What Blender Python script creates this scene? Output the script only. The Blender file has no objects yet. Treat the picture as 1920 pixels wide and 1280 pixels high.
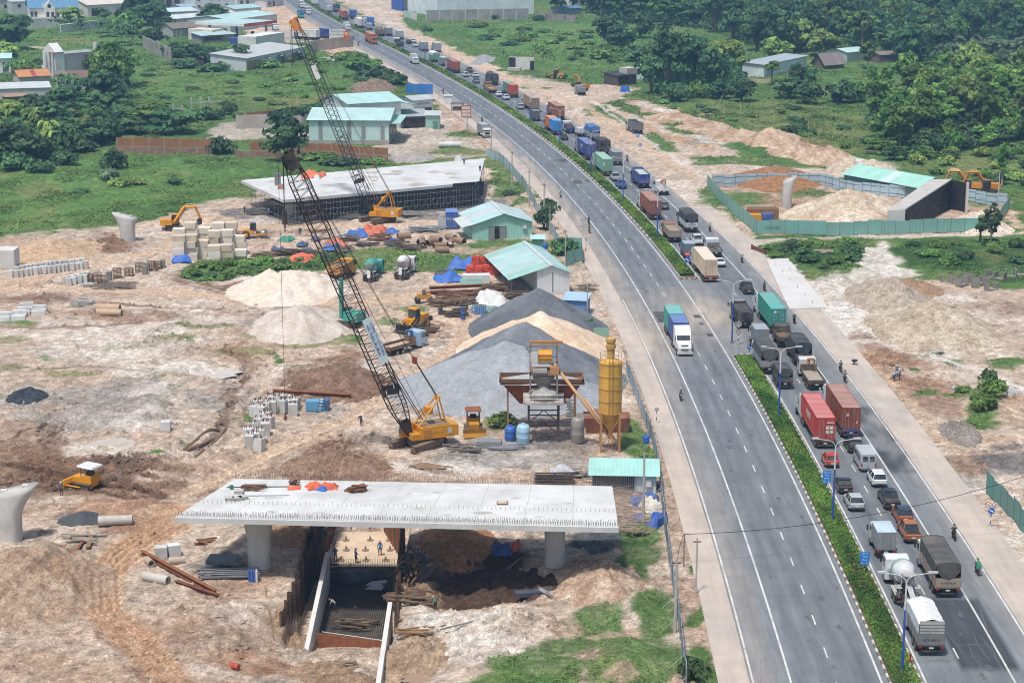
import bpy,math,random
import numpy as np
from mathutils import Matrix,Vector
R=math.radians
random.seed(7);rng=np.random.default_rng(7)
sc=bpy.context.scene
col=bpy.data.collections.new('scene_objects');sc.collection.children.link(col)
# ---------------------------------------------------------------- camera, sky, sun, exposure
F,H,TH,YH=3733.0,73.0,math.atan(910/3733.0),-270.0
cam_d=bpy.data.cameras.new('camera');cam=bpy.data.objects.new('camera',cam_d);col.objects.link(cam)
cam_d.sensor_width=36;cam_d.lens=36*F/1920;cam_d.clip_start=1;cam_d.clip_end=9000
cam.location=(0,0,H);cam.rotation_euler=(math.pi/2-TH,0,0)
sc.camera=cam
SUN_EL,SUN_AZ=69.0,212.0 # azimuth clockwise from +Y: the sun stands high, behind and left of the camera
world=bpy.data.worlds.new('World');sc.world=world;world.use_nodes=True
wn=world.node_tree.nodes;wl=world.node_tree.links
sky=wn.new('ShaderNodeTexSky');sky.sky_type='NISHITA';sky.sun_disc=False
sky.sun_elevation=R(SUN_EL);sky.sun_rotation=R(SUN_AZ);sky.air_density=1.0;sky.dust_density=2.5;sky.ozone_density=1.0
wl.new(sky.outputs[0],wn['Background'].inputs[0]);wn['Background'].inputs[1].default_value=0.135
sun_d=bpy.data.lights.new('sun','SUN');sun=bpy.data.objects.new('sun',sun_d);col.objects.link(sun)
sun_d.energy=3.5;sun_d.angle=R(6.0);sun_d.color=(1.0,0.975,0.94)
sd=Vector((math.sin(R(SUN_AZ))*math.cos(R(SUN_EL)),math.cos(R(SUN_AZ))*math.cos(R(SUN_EL)),math.sin(R(SUN_EL))))
sun.rotation_euler=sd.to_track_quat('Z','Y').to_euler();sun.location=sd*300
sc.view_settings.view_transform='Standard';sc.view_settings.look='None';sc.view_settings.gamma=1
sc.view_settings.exposure=0.08
sc.render.engine='CYCLES'
sc.cycles.filter_width=1.05;sc.cycles.use_denoising=True;sc.cycles.max_bounces=5;sc.cycles.diffuse_bounces=3;sc.cycles.glossy_bounces=2
sc.cycles.transmission_bounces=3;sc.cycles.transparent_max_bounces=6;sc.cycles.volume_bounces=0
sc.cycles.caustics_reflective=False;sc.cycles.caustics_refractive=False
# ---------------------------------------------------------------- plan coordinates
CT,ST=math.cos(TH),math.sin(TH)
def G(x,y,h=0.0):
 """map coordinates of the site plan -> a point at height h above datum"""
 s=CT*(y-YH)/(H-h);z=F/s
 return Vector(((x-960)/s,(z-(H-h)*ST)/CT,h))
def S(y,h=0.0):return CT*(y-YH)/(H-h)
def plan(X,Y):
 z=Y*CT+H*ST;s=F/z
 return 960+X*s,s*H/CT+YH
PC=[244.72498061,-381.74598836,-52.16360119,62.92841602,26.14384403]
def rx(Y): # the inner edge line of the left carriageway
 Yc=np.clip(Y,160,1000);t=Yc/1000
 x=np.polyval(PC,t);d=np.polyval(np.polyder(PC),t)/1000
 return x+d*(Y-Yc)
def rdx(Y):
 return float(np.polyval(np.polyder(PC),np.clip(Y,160,1000)/1000)/1000)
def road(u,Y,z=0.0): # offset u to the right of that line
 a=math.atan(rdx(Y));return Vector((float(rx(Y))+u*math.cos(a),Y-u*math.sin(a),z))
def rhead(Y):return-math.atan(rdx(Y)) # z rotation of something that heads along the road (+Y forward)
# ---------------------------------------------------------------- noise
_tab=rng.random((256,256))
def vn(x,y,sd=0):
 xi=np.floor(x).astype(int);yi=np.floor(y).astype(int);fx=x-xi;fy=y-yi
 fx=fx*fx*(3-2*fx);fy=fy*fy*(3-2*fy);a,b=37*sd,91*sd
 t=lambda i,j:_tab[(xi+i+a)%256,(yi+j+b)%256]
 return(t(0,0)*(1-fx)+t(1,0)*fx)*(1-fy)+(t(0,1)*(1-fx)+t(1,1)*fx)*fy
def fbm(x,y,o=4,sd=0,g=.5):
 r=0;a=1;n=0
 for i in range(o):
  r=r+a*vn(x*2**i+17.3*i,y*2**i-9.1*i,sd+i);n+=a;a*=g
 return r/n-.5
 # ---------------------------------------------------------------- mesh building
class MB:
 def __init__(s):s.v=[];s.f=[];s.m=[]
 def add(s,vs,fs,mi=0):
  n=len(s.v);s.v+=[tuple(p)for p in vs];s.f+=[tuple(i+n for i in f)for f in fs];s.m+=[mi]*len(fs);return s
 def box(s,x0,x1,y0,y1,z0,z1,mi=0,tx=0,ty=0,ty2=None):
  ty2=ty if ty2 is None else ty2 # tx: side inset at the top, ty / ty2: back / front inset at the top
  v=[(x0,y0,z0),(x1,y0,z0),(x1,y1,z0),(x0,y1,z0),(x0+tx,y0+ty,z1),(x1-tx,y0+ty,z1),(x1-tx,y1-ty2,z1),(x0+tx,y1-ty2,z1)]
  return s.add(v,[(3,2,1,0),(4,5,6,7),(0,1,5,4),(1,2,6,5),(2,3,7,6),(3,0,4,7)],mi)
 def cbox(s,c,d,M=None,mi=0):
  a,b,e=d[0]/2,d[1]/2,d[2]/2;o=Vector(c)
  v=[Vector(p)for p in((-a,-b,-e),(a,-b,-e),(a,b,-e),(-a,b,-e),(-a,-b,e),(a,-b,e),(a,b,e),(-a,b,e))]
  if M is not None:v=[M@p for p in v]
  return s.add([o+p for p in v],[(3,2,1,0),(4,5,6,7),(0,1,5,4),(1,2,6,5),(2,3,7,6),(3,0,4,7)],mi)
 def cyl(s,p0,p1,r0,r1=None,n=8,mi=0,cap=True):
  r1=r0 if r1 is None else r1;p0=Vector(p0);p1=Vector(p1);d=(p1-p0)
  if d.length<1e-6:return s
  q=d.to_track_quat('Z','Y');v=[]
  for p,r in((p0,r0),(p1,r1)):
   for i in range(n):
    a=2*math.pi*i/n;v.append(p+q@Vector((r*math.cos(a),r*math.sin(a),0)))
  f=[(i,(i+1)%n,n+(i+1)%n,n+i)for i in range(n)]
  if cap:f+=[tuple(range(n-1,-1,-1)),tuple(range(n,2*n))]
  return s.add(v,f,mi)
 def bar(s,p0,p1,r,mi=0):return s.cyl(p0,p1,r,r,4,mi,False)
 def path(s,pts,r,n=5,mi=0):
  for a,b in zip(pts,pts[1:]):s.cyl(a,b,r,r,n,mi,True)
  return s
 def lathe(s,prof,c=(0,0,0),n=14,mi=0,ax='z',cap=True):
  v=[];c=Vector(c)
  for r,h in prof:
   for i in range(n):
    a=2*math.pi*i/n;p=(r*math.cos(a),r*math.sin(a),h)
    v.append(c+Vector(p if ax=='z' else(h,p[0],p[1])if ax=='x' else(p[0],h,p[1])))
  k=len(prof);f=[(j*n+i,j*n+(i+1)%n,(j+1)*n+(i+1)%n,(j+1)*n+i)for j in range(k-1)for i in range(n)]
  if cap:f+=[tuple(range(n-1,-1,-1)),tuple(range((k-1)*n,k*n))]
  return s.add(v,f,mi)
 def prism(s,poly,a,b,ax='z',mi=0):
  n=len(poly);mk={'z':lambda p,t:(p[0],p[1],t),'x':lambda p,t:(t,p[0],p[1]),'y':lambda p,t:(p[0],t,p[1])}[ax]
  v=[mk(p,a)for p in poly]+[mk(p,b)for p in poly]
  return s.add(v,[tuple(range(n-1,-1,-1)),tuple(range(n,2*n))]+[(i,(i+1)%n,n+(i+1)%n,n+i)for i in range(n)],mi)
 def quad(s,a,b,c,d,mi=0):return s.add([a,b,c,d],[(0,1,2,3)],mi)
 def xf(s,M):s.v=[tuple(M@Vector(p))for p in s.v];return s
 def rot(s,rz,o=(0,0,0)):return s.xf(Matrix.Translation(o)@Matrix.Rotation(rz,4,'Z'))
_mc={}
def mesh_of(mb,key=None,smooth=False):
 if key is not None and key in _mc:return _mc[key]
 me=bpy.data.meshes.new('shape');me.from_pydata(mb.v,[],mb.f)
 if any(mb.m):me.polygons.foreach_set('material_index',mb.m)
 if smooth:me.polygons.foreach_set('use_smooth',[True]*len(me.polygons))
 if key is not None:_mc[key]=me
 return me
def obj(name,mb,mat,parent=None,loc=None,rz=0,smooth=False,key=None,label=None):
 me=mb if isinstance(mb,bpy.types.Mesh)else mesh_of(mb,key,smooth)
 o=bpy.data.objects.new(name,me);col.objects.link(o)
 mats=mat if isinstance(mat,(list,tuple))else[mat]
 while len(me.materials)<len(mats):me.materials.append(None)
 for i,m in enumerate(mats):
  if me.materials[i]is None:me.materials[i]=m
  elif me.materials[i]is not m:o.material_slots[i].link='OBJECT';o.material_slots[i].material=m
 if parent is not None:o.parent=parent
 if loc is not None:o.location=loc
 if rz:o.rotation_euler[2]=rz
 if label:o['label']=label
 return o
def tag(o,label,cat,group=None,kind=None):
 if label:o['label']=label
 if cat:o['category']=cat
 if group:o['group']=group
 if kind:o['kind']=kind
 return o
def thing(name,label,cat,loc=(0,0,0),rz=0,group=None):
 o=bpy.data.objects.new(name,None);col.objects.link(o);o.location=loc;o.rotation_euler[2]=rz;o.empty_display_size=.2
 return tag(o,label,cat,group)
def struct(name,mb,mat,parent=None,**k):
 o=obj(name,mb,mat,parent,**k)
 if parent is None:o['kind']='structure'
 return o
def clone(o,parent=None):
 c=o.copy();col.objects.link(c)
 if parent is not None:c.parent=parent
 for ch in o.children:clone(ch,c)
 return c
 # ---------------------------------------------------------------- materials
def lin(h):
 if isinstance(h,str):h=[int(h[i:i+2],16)for i in(0,2,4)]
 return tuple(((c/255)/12.92 if c/255<=.04045 else((c/255+.055)/1.055)**2.4)for c in h)
_mt={}
def mt(h,r=.6,metal=0.0,var=.14,scale=.9,grime=.18,gcol='9a8468',bump=0.0,wave=None,spec=.4):
 """painted / dusty procedural surface: tone noise, a film of site dust, optional bump or sheet corrugation"""
 k=(h,r,metal,var,scale,grime,gcol,bump,wave,spec)
 if k in _mt:return _mt[k]
 m=bpy.data.materials.new('surface_'+str(h));m.use_nodes=True;nt=m.node_tree;N=nt.nodes;L=nt.links
 b=N['Principled BSDF'];b.inputs['Roughness'].default_value=r;b.inputs['Metallic'].default_value=metal
 b.inputs['Specular IOR Level'].default_value=spec
 tc=N.new('ShaderNodeTexCoord');n1=N.new('ShaderNodeTexNoise');n1.inputs['Scale'].default_value=scale;n1.inputs['Detail'].default_value=6;n1.inputs['Roughness'].default_value=.65
 oi=N.new('ShaderNodeObjectInfo');ad=N.new('ShaderNodeVectorMath');ad.operation='ADD'
 L.new(tc.outputs['Object'],ad.inputs[0]);mu=N.new('ShaderNodeMath');mu.operation='MULTIPLY';mu.inputs[1].default_value=57.0
 L.new(oi.outputs['Random'],mu.inputs[0]);L.new(mu.outputs[0],ad.inputs[1]);L.new(ad.outputs[0],n1.inputs['Vector'])
 c=lin(h);rp=N.new('ShaderNodeValToRGB');e=rp.color_ramp.elements
 e[0].position=.28;e[1].position=.72
 e[0].color=tuple(x*(1-var)for x in c)+(1,);e[1].color=tuple(min(1,x*(1+var))for x in c)+(1,)
 L.new(n1.outputs[0],rp.inputs[0]);out=rp.outputs[0]
 if grime:
  n2=N.new('ShaderNodeTexNoise');n2.inputs['Scale'].default_value=scale*.55;n2.inputs['Detail'].default_value=8;n2.inputs['Roughness'].default_value=.7
  L.new(ad.outputs[0],n2.inputs['Vector']);r2=N.new('ShaderNodeValToRGB');r2.color_ramp.elements[0].position=.42;r2.color_ramp.elements[1].position=.75
  r2.color_ramp.elements[1].color=(grime*2.2 if grime<.45 else 1,)*3+(1,);L.new(n2.outputs[0],r2.inputs[0])
  mx=N.new('ShaderNodeMix');mx.data_type='RGBA';L.new(r2.outputs[0],mx.inputs[0]);L.new(out,mx.inputs[6]);mx.inputs[7].default_value=lin(gcol)+(1,);out=mx.outputs[2]
 L.new(out,b.inputs['Base Color'])
 if wave: # (axis, period in metres)
  w=N.new('ShaderNodeTexWave');w.bands_direction=wave[0].upper();w.inputs['Scale'].default_value=.314/wave[1]
  L.new(tc.outputs['Object'],w.inputs['Vector']);bp=N.new('ShaderNodeBump');bp.inputs['Strength'].default_value=.8;bp.inputs['Distance'].default_value=.04
  L.new(w.outputs[1],bp.inputs['Height']);L.new(bp.outputs[0],b.inputs['Normal'])
 elif bump:
  bp=N.new('ShaderNodeBump');bp.inputs['Strength'].default_value=1;bp.inputs['Distance'].default_value=bump
  n3=N.new('ShaderNodeTexNoise');n3.inputs['Scale'].default_value=scale*5;n3.inputs['Detail'].default_value=8;L.new(ad.outputs[0],n3.inputs['Vector'])
  L.new(n3.outputs[0],bp.inputs['Height']);L.new(bp.outputs[0],b.inputs['Normal'])
 _mt[k]=m;return m
GLASS=mt('222c32',.08,0,.15,1,.16,spec=.9)
TYRE=mt('1d1c1b',.85,0,.2,2,.3)
STEEL=mt('8d8f90',.45,.6,.2,1.5,.2)
DSTEEL=mt('3a3836',.6,.3,.25,1.5,.2)
RUST=mt('6d4330',.85,0,.35,1.2,.2,'8a5a3a')
RUST2=mt('8a5636',.85,0,.3,1.4,.2,'5a3a2a')
CONC=mt('b9b5ad',.85,0,.12,.8,.25,'8f887c',.01)
CONCW=mt('cfccc5',.85,0,.08,.5,.2,'a59c8e',.006)
CONCD=mt('8b867d',.9,0,.2,.8,.3,'6d6558',.02)
WOOD=mt('8a6f52',.85,0,.3,2,.2,'5d4a38')
WHITE=mt('d8d9d6',.45,0,.06,.8,.16)
YEL=mt('d7931c',.5,0,.12,.9,.16,'7d6040')
BLUET=mt('2765b0',.6,0,.25,1.2,.12)
ORANT=mt('dd6f4c',.7,0,.15,1.2,.1)
RED=mt('b8322a',.5)
BLACK=mt('141416',.7,0,.2,1,.12)
# lettering: each text is meshed once, before the scene fills up
_tx={}
for _w in('KLINE','CMA','EMC','KMTC','CAFE VONG','PETROLIMEX','TRAM DUNG','XE CONTAINER','NUOC MIA','KLÓNG','KOBELCO','CÔNG TY CỔ PHẦN','HẢI THIÊN ĐƯỜNG','ĐT','PROLIM','61 C 286 72','61 H 014 57','51 C 729 84','Làn xe','TRÁI','PHẢI','80 - 60','|||'):
 _c=bpy.data.curves.new('lettering','FONT');_c.body=_w;_c.extrude=.01;_c.align_x='CENTER';_c.align_y='CENTER';_c.resolution_u=2
 _q=bpy.data.objects.new('tmp',_c);col.objects.link(_q);_tx[_w]=bpy.data.meshes.new_from_object(_q.evaluated_get(bpy.context.evaluated_depsgraph_get()));bpy.data.objects.remove(_q);bpy.data.curves.remove(_c);_tx[_w].materials.clear()
def banner(parent,name,txt,size,loc,rot,mat):
 o=obj(name,_tx[txt],mat,parent,loc);o.rotation_euler=rot;o.scale=(size,size,.5);return o
 # ================================================================ terrain
 # --- what lies where: soil and plant cover painted on the site plan (plan units, see G)
DL,DP,BR,DB,CH,GY,OR,TR=(203,186,169),(194,170,152),(141,112,92),(97,76,62),(229,222,214),(168,164,159),(180,141,111),(211,187,163)
GG,GD,GO,GL,WET,ASH=(92,124,68),(62,92,52),(134,134,88),(108,146,80),(128,104,84),(118,119,120)
PL=[];P=[] # (kind, data, colour, opacity, feather, plant cover)
def poly(c,pts,op=1,fe=10,g=0):P.append(('p',np.array(pts,float),c,op,fe,g))
def el(c,x,y,a,b,op=.8,rot=0,fe=.35,g=0):P.append(('e',(x,y,a,b,R(rot)),c,op,fe,g))
def line(c,w,pts,op=.8,fe=.5,g=0):P.append(('l',(np.array(pts,float),w),c,op,fe,g))
# meadow and field tones
poly(GG,[(-4000,-2000),(6000,-2000),(6000,1900),(-4000,1900)],1,5,1)
poly(GL,[(-60,330),(180,300),(430,300),(520,292),(480,330),(330,372),(120,425),(-60,440)],.6,25,1)
el(GO,75,355,50,13,.7,g=1);el(GO,60,420,70,12,.4,g=1);el(GO,600,195,80,22,.75,g=.8);el(GO,500,205,90,30,.35,g=1)
poly(GL,[(240,125),(420,140),(640,140),(700,150),(560,185),(240,190)],.5,20,1)
poly(GL,[(40,60),(120,55),(240,75),(250,100),(40,105)],.5,10,1);el(DL,70,90,30,3,.9);el(GO,130,78,50,8,.7,g=1)
poly(GL,[(860,45),(1180,45),(1200,85),(1150,130),(1060,130),(900,80)],.55,14,1)
poly(GO,[(1230,205),(1500,190),(1640,230),(1640,280),(1500,300),(1330,260)],.5,30,1)
el(DP,1330,213,22,4,.8);el(DP,1400,150,60,6,.6,g=.3);el(GL,1590,150,60,12,.7,g=1);el(DP,1545,168,30,5,.5);el(DP,1400,170,10,8,.8)
el(GO,1800,310,120,20,.5,g=1)
poly(TR,[(330,15),(560,-10),(640,60),(700,105),(640,108),(560,70),(430,90),(460,60),(360,40)],1,8) # dusty apron of the filling station
poly((176,172,166),[(480,60),(600,52),(640,82),(560,82),(470,78)],.9,6)
# the works area left of the road
poly(DL,[(-60,446),(100,442),(185,428),(290,410),(370,388),(420,374),(470,374),(520,350),(640,330),(900,300),(935,285),(1000,345),(1090,460),(1160,560),(1215,640),(1340,960),(1440,1900),(-3000,1900),(-3000,446)],1,14)
poly(GG,[(905,292),(935,300),(985,352),(1000,380),(960,395),(925,360)],.9,10,.8)
el(DP,955,378,25,12,.9)
el(TR,420,415,130,12,.8);el(DL,60,458,90,24,.8);el(BR,200,455,62,20,.95,12);el(CH,75,478,70,12,.7);el(DL,150,445,60,10,.8)
line(TR,16,[(-20,545),(90,520),(200,490),(300,465),(400,425),(560,395),(760,415),(900,420)],.9)
line(TR,12,[(-20,540),(150,540),(300,545),(480,560),(640,570),(800,545),(900,560),(960,590)],.9)
line(DP,7,[(0,552),(150,553),(330,560),(520,566)],.6)
el(BR,40,560,90,10,.7);el(BR,230,545,60,8,.6);el(BR,360,520,60,14,.6);el(GY,500,600,80,14,.8);el(CH,440,525,40,18,.4)
el(CH,160,620,200,22,.5);el(BR,250,590,120,12,.6);el(DP,420,590,90,14,.5)
poly(ASH,[(410,400),(540,385),(700,395),(950,370),(985,395),(900,412),(700,418),(600,425),(480,425)],.75,10)
el(CH,620,418,200,6,.6);el(GY,560,432,90,6,.6)
for e in((330,635,60,10),(230,655,70,9),(480,630,50,9),(560,650,40,8),(20,690,40,6),(60,610,30,8),(120,700,60,5),(300,700,22,9),(640,640,40,12),(460,660,60,6),(310,740,18,20),(560,690,30,6),(20,640,40,8),(390,610,70,6)):
 el(GO,*e,.75,g=.55)
for e in((60,605,12,6),(655,635,20,10),(380,640,14,6),(520,675,16,5),(300,692,8,5),(505,668,8,4),(75,672,14,6),(470,785,26,8),(340,835,14,5),(310,860,18,4),(10,745,25,8)):
 el(GG,*e,.9,g=.9)
el(CH,220,660,180,25,.45);el(CH,260,695,60,12,.5);el(CH,420,700,70,12,.8);el(CH,350,690,60,12,.7);el(CH,420,640,40,14,.5)
el(GY,150,760,180,50,.75);el(DL,150,715,180,10,.7);el(GY,250,730,90,25,.6);el(BR,30,800,60,20,.5);el(GY,420,745,80,22,.7)
for k in range(7):line((150,140,128),2.2,[(20+k*8,720+k*11),(170,716+k*12),(300,735+k*10),(330,775+k*7)],.5)
el(BR,620,700,90,32,.95,-8);el(BR,660,670,40,14,.7);el(OR,880,645,70,10,.5);el(BR,800,622,60,10,.6);el(TR,800,600,130,18,.6)
el(GY,840,665,45,22,.6);el(DL,780,750,80,40,.7);el(DP,850,690,60,25,.5)
line(TR,22,[(330,930),(450,880),(560,830),(680,770),(790,700),(850,650),(900,600)],.9)
line(DP,6,[(350,925),(560,822),(700,752),(800,690)],.7);line((226,204,178),7,[(420,905),(600,825),(740,745)],.7)
el(BR,640,850,60,34,.9,-20);el(BR,560,880,80,14,.6);el(CH,730,850,60,20,.5);el(DL,720,870,110,24,.8);el(BR,780,905,110,8,.7)
el(GY,960,850,180,34,.85);el(CH,870,875,90,13,.7);el(WET,810,872,60,9,.8,8);el(GY,620,775,40,10,.6);el(ASH,850,770,120,12,.5)
el(ASH,985,745,190,45,.85);el(ASH,1000,610,110,18,.85);el(DP,1000,890,120,10,.7);el(DL,1090,900,60,14,.6);el(ASH,1040,835,70,10,.6)
el(ASH,860,640,60,8,.4);el(TR,1060,660,110,22,.9)
# front left: reddish worked earth and tracks
el(DB,150,880,150,42,.85);el(BR,60,870,120,60,.8);el(CH,220,840,110,14,.5);el((222,210,194),205,838,62,14,.85);el(BR,330,880,70,12,.7);el(DP,300,830,70,20,.5);el(DP,420,870,80,20,.6)
el(BR,250,920,180,18,.8);el(OR,260,955,140,20,.75);el(DL,100,990,130,30,.75);el(BR,250,985,60,16,.5);el(ASH,140,968,42,10,.9)
line(TR,46,[(320,960),(290,1000),(230,1040),(190,1080),(190,1140),(250,1200),(330,1300)],.85);line(OR,26,[(300,985),(240,1030),(195,1080),(200,1140),(260,1200),(340,1300)],.6)
for d in(-30,-14,12,28):line((168,124,92),5,[(305+d,980),(235+d,1035),(193+d,1085),(196+d,1140),(255+d,1205),(345+d,1310)],.55)
el(BR,60,1110,110,70,.75);el(GY,90,1060,90,30,.5);el(BR,380,1230,150,60,.5);el(DP,440,1090,90,40,.6);el(OR,470,1240,80,24,.6);el(WET,560,1245,110,12,.7);el(CH,420,1160,60,24,.4)
el((176,172,166),250,1030,1,1,.1);el(DL,330,1060,50,14,.6);el(ASH,420,1060,60,20,.6);el(OR,600,1005,130,26,.7);el(OR,860,1020,80,22,.8);el(BR,780,1010,40,16,.5)
el(DB,900,1085,110,46,.95);el((84,66,54),930,1070,80,26,.8);el((86,92,98),1120,1015,62,30,.95);el(CH,860,1190,120,40,.6);el(DL,960,1170,90,50,.6);el(CH,790,1160,40,14,.7)  # dark wet soil and blue-grey gravel carry the front deck's painted shadow
el(DP,1080,1090,60,30,.8);el(WET,790,1240,60,20,.6);el(CH,930,1230,80,25,.5);el(WET,640,1260,120,14,.6)
for e in((1110,1110,60,28),(1180,1070,50,60),(1120,1180,70,36),(1180,1250,110,50),(1010,1260,120,34),(1200,1000,40,34),(950,1290,130,26),(1230,1150,40,60),(1060,1220,50,16)):el(GG,*e,.9,g=.85)
for e in((1150,1200,40,14),(1060,1190,34,18),(1190,1190,26,16),(1170,1270,34,16),(1105,1245,30,12)):el(DP,*e,.75)
poly(GG,[(1165,770),(1215,800),(1238,900),(1180,880),(1160,840)],.95,10,.9)
el(GO,935,793,26,18,.9,g=.8)
# weed belts in the works area
poly(GG,[(330,507),(420,482),(520,488),(600,470),(700,466),(800,458),(945,452),(1050,455),(1095,470),(1100,500),(1060,520),(935,495),(860,520),(700,505),(560,505),(420,530),(345,522)],.95,8,1)
el(GG,790,585,22,8,.9,g=.8);el(GG,738,605,22,8,.7,g=.7);el(GG,30,600,30,8,.7,g=.7)
el(DP,930,470,160,8,.7);el(DP,830,465,90,7,.8);el(BR,520,440,140,10,.7)
poly(DL,[(1040,480),(1100,480),(1200,640),(1170,650),(1100,560)],.8,8)
for c_,w_,o_,p_ in((BR,9,.85,[(330,528),(420,542),(520,530),(640,508)]),(DB,4,.7,[(335,536),(430,549),(520,540)]),(BR,7,.8,[(0,556),(150,562),(330,578),(420,580)]),(DB,5,.8,[(430,650),(462,690),(440,735),(402,790),(360,850)]),(BR,12,.7,[(440,640),(475,690),(450,740),(410,800)]),(BR,8,.7,[(0,612),(100,618),(200,606),(300,600)]),(DB,3,.6,[(0,690),(90,694),(200,690),(300,700)]),(DB,5,.85,[(0,826),(40,806),(66,786)]),(DB,5,.85,[(70,822),(96,800),(110,786)]),(BR,14,.8,[(0,850),(80,862),(170,868),(300,900)]),(DB,10,.8,[(0,905),(120,915),(220,935),(320,930)]),(BR,10,.75,[(200,1000),(260,985),(320,960)]),(BR,9,.8,[(150,1060),(165,1120),(200,1200),(260,1290)]),(DB,3,.7,[(215,1100),(240,1160),(300,1230),(360,1300)]),(DB,3,.7,[(180,1090),(205,1160),(250,1220),(300,1290)]),(TR,9,.9,[(640,570),(760,560),(860,570),(960,585)]),(BR,5,.7,[(820,600),(900,628),(860,668),(800,700)]),(BR,4,.7,[(840,625),(880,650),(830,690)]),(CH,12,.8,[(660,870),(780,878),(900,892)]),(BR,7,.7,[(520,905),(600,880),(690,905),(800,915)]),(DB,3,.7,[(600,900),(625,850),(650,815)]),(DB,3,.7,[(625,905),(650,855),(672,818)]),(BR,5,.7,[(380,800),(460,770),(520,735)]),(BR,8,.8,[(1600,655),(1690,700),(1760,770),(1800,830)]),(DB,3,.6,[(1640,680),(1720,740),(1770,800)]),(BR,5,.6,[(1790,700),(1870,730),(1930,770)]),(DB,4,.8,[(1790,865),(1840,880),(1900,866)]),(CH,9,.8,[(1640,460),(1680,500),(1640,560),(1600,610)])):line(c_,w_,p_,o_,.6)
# verge between hoarding and road
poly(DP,[(1120,560),(1195,640),(1330,960),(1420,1300),(1300,1300),(1240,940),(1200,760),(1140,640)],.7,8)
for e in((1305,1150,16,30),(1320,1250,30,40),(1300,870,8,14),(1262,905,8,12),(1300,1060,8,16),(1248,800,10,14)):el(GG,*e,.95,g=.95)
# yards between warehouse and road, roadside left
poly((196,186,172),[(740,235),(810,210),(880,215),(935,270),(925,290),(880,300),(800,300),(690,285),(735,262)],1,6)
poly(DP,[(800,170),(850,200),(905,260),(935,288),(890,270),(830,215)],.9,6)
el(GG,870,253,45,6,.9,g=.9);el(GG,850,285,55,10,.9,g=.9);el(GG,800,185,25,8,.9,g=.9);el((186,182,176),780,292,50,7,.8);el(GO,885,288,40,6,.7,g=.6)
el((208,204,198),620,113,26,5,.9);el((208,204,198),690,150,14,5,.8);el(GY,690,165,40,8,.6)
poly((186,178,166),[(400,230),(500,222),(580,240),(575,262),(470,262),(390,262)],.95,6)
# right of the road: haul road, dusty verge and spoil
poly(DL,[(600,-20),(740,-20),(760,50),(850,90),(960,140),(1090,160),(1200,165),(1160,190),(1130,195),(1270,245),(1420,300),(1560,320),(1640,330),(1330,340),(1325,365),(1420,445),(1500,520),(1560,525),(1700,528),(1900,540),(2200,540),(2200,830),(2200,1900),(1800,1900),(1500,900),(1250,450),(1000,200),(700,40)],1,10)
line(TR,14,[(800,75),(960,150),(1100,200),(1200,270),(1300,330)],.6);line(CH,6,[(1120,195),(1250,290),(1330,330)],.5)
line(DP,26,[(1200,195),(1300,232),(1400,262),(1500,290),(1620,315)],.95);line(CH,10,[(1210,195),(1300,228),(1400,256)],.7);line((190,160,130),16,[(1210,238),(1260,258),(1330,272)],.9)
poly(GG,[(1085,195),(1130,200),(1180,228),(1170,235),(1110,215)],.9,8,.9);poly(GG,[(1200,245),(1240,250),(1290,285),(1250,290),(1215,265)],.9,8,.9)
poly(GG,[(1285,295),(1400,290),(1475,300),(1460,312),(1300,308)],.9,8,.9)
el((196,168,138),1300,268,40,9,.9,18);el(CH,1330,262,40,9,.8,12);el(BR,1500,285,60,12,.5);el(CH,1620,312,50,10,.9)
el(GG,1500,310,40,8,.8,g=.8);el(GG,1215,215,30,6,.6,g=.6);el(GG,985,163,14,4,.9,g=.8);el(GG,1025,165,18,4,.9,g=.8);el(GG,860,88,18,4,.9,g=.8);el(GY,905,110,26,6,.7)
poly(DP,[(1330,350),(1500,335),(1890,370),(1880,440),(1420,440)],1,8)
el(GG,1385,372,70,16,.9,g=.9);el(GG,1510,362,50,7,.8,g=.8);el(OR,1480,380,60,10,.5);el(OR,1850,405,60,18,.5);el(GG,1830,385,36,7,.8,g=.8)
line((208,200,188),10,[(1380,455),(1560,446),(1750,441),(1960,436)],.95);line(TR,12,[(1880,400),(1905,420),(1930,440),(1990,470)],.9)
poly(GD,[(1415,470),(1480,452),(1600,448),(1630,490),(1560,510),(1450,490)],.95,8,1)
poly(GD,[(1670,462),(1780,450),(1960,450),(1960,530),(1820,520),(1740,505),(1690,490)],.95,8,1);el(GO,1800,520,80,9,.7,g=.7)
poly(CH,[(1640,452),(1668,470),(1690,500),(1720,520),(1660,535),(1610,520),(1625,480)],.85,8)
poly((212,211,208),[(1437,488),(1478,486),(1552,578),(1480,580)],1,2)
el(CH,1620,590,130,40,.95);el(CH,1580,540,60,30,.8);el(CH,1560,640,60,16,.7);el(GY,1600,560,40,8,.4);el(BR,1700,560,70,18,.5);el(CH,1780,560,60,10,.6);el(GY,1750,620,110,30,.5);el(BR,1880,580,60,20,.5)
el(BR,1660,660,90,26,.7,20);el(OR,1700,700,110,30,.55,20);el(BR,1740,740,80,26,.55,25);el(CH,1720,655,110,12,.8,14);line(CH,18,[(1600,620),(1720,655),(1830,690),(1900,720),(1960,745)],.8)
el(TR,1880,760,70,30,.8);el(TR,1840,820,120,16,.8);el(BR,1830,870,60,24,.7);el(ASH,1890,860,70,30,.85);el(GY,1800,900,60,20,.7);el(CH,1890,1010,60,16,.6)
for e in((1850,755,34,40),(1800,740,40,8),(1740,735,20,8),(1750,660,30,6),(1800,680,30,8),(1890,680,40,8),(1845,790,40,16),(1720,700,14,4)):el(GG,*e,.92,g=.95)
el((196,186,174),1805,728,26,6,.9);el((186,180,172),1800,800,20,10,.6);el((172,176,178),1890,735,22,7,.9)
def track(c,w,pts,op=.9):PL.append(('l',(np.array(pts,float),w),c,op,.55,0))
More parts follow.
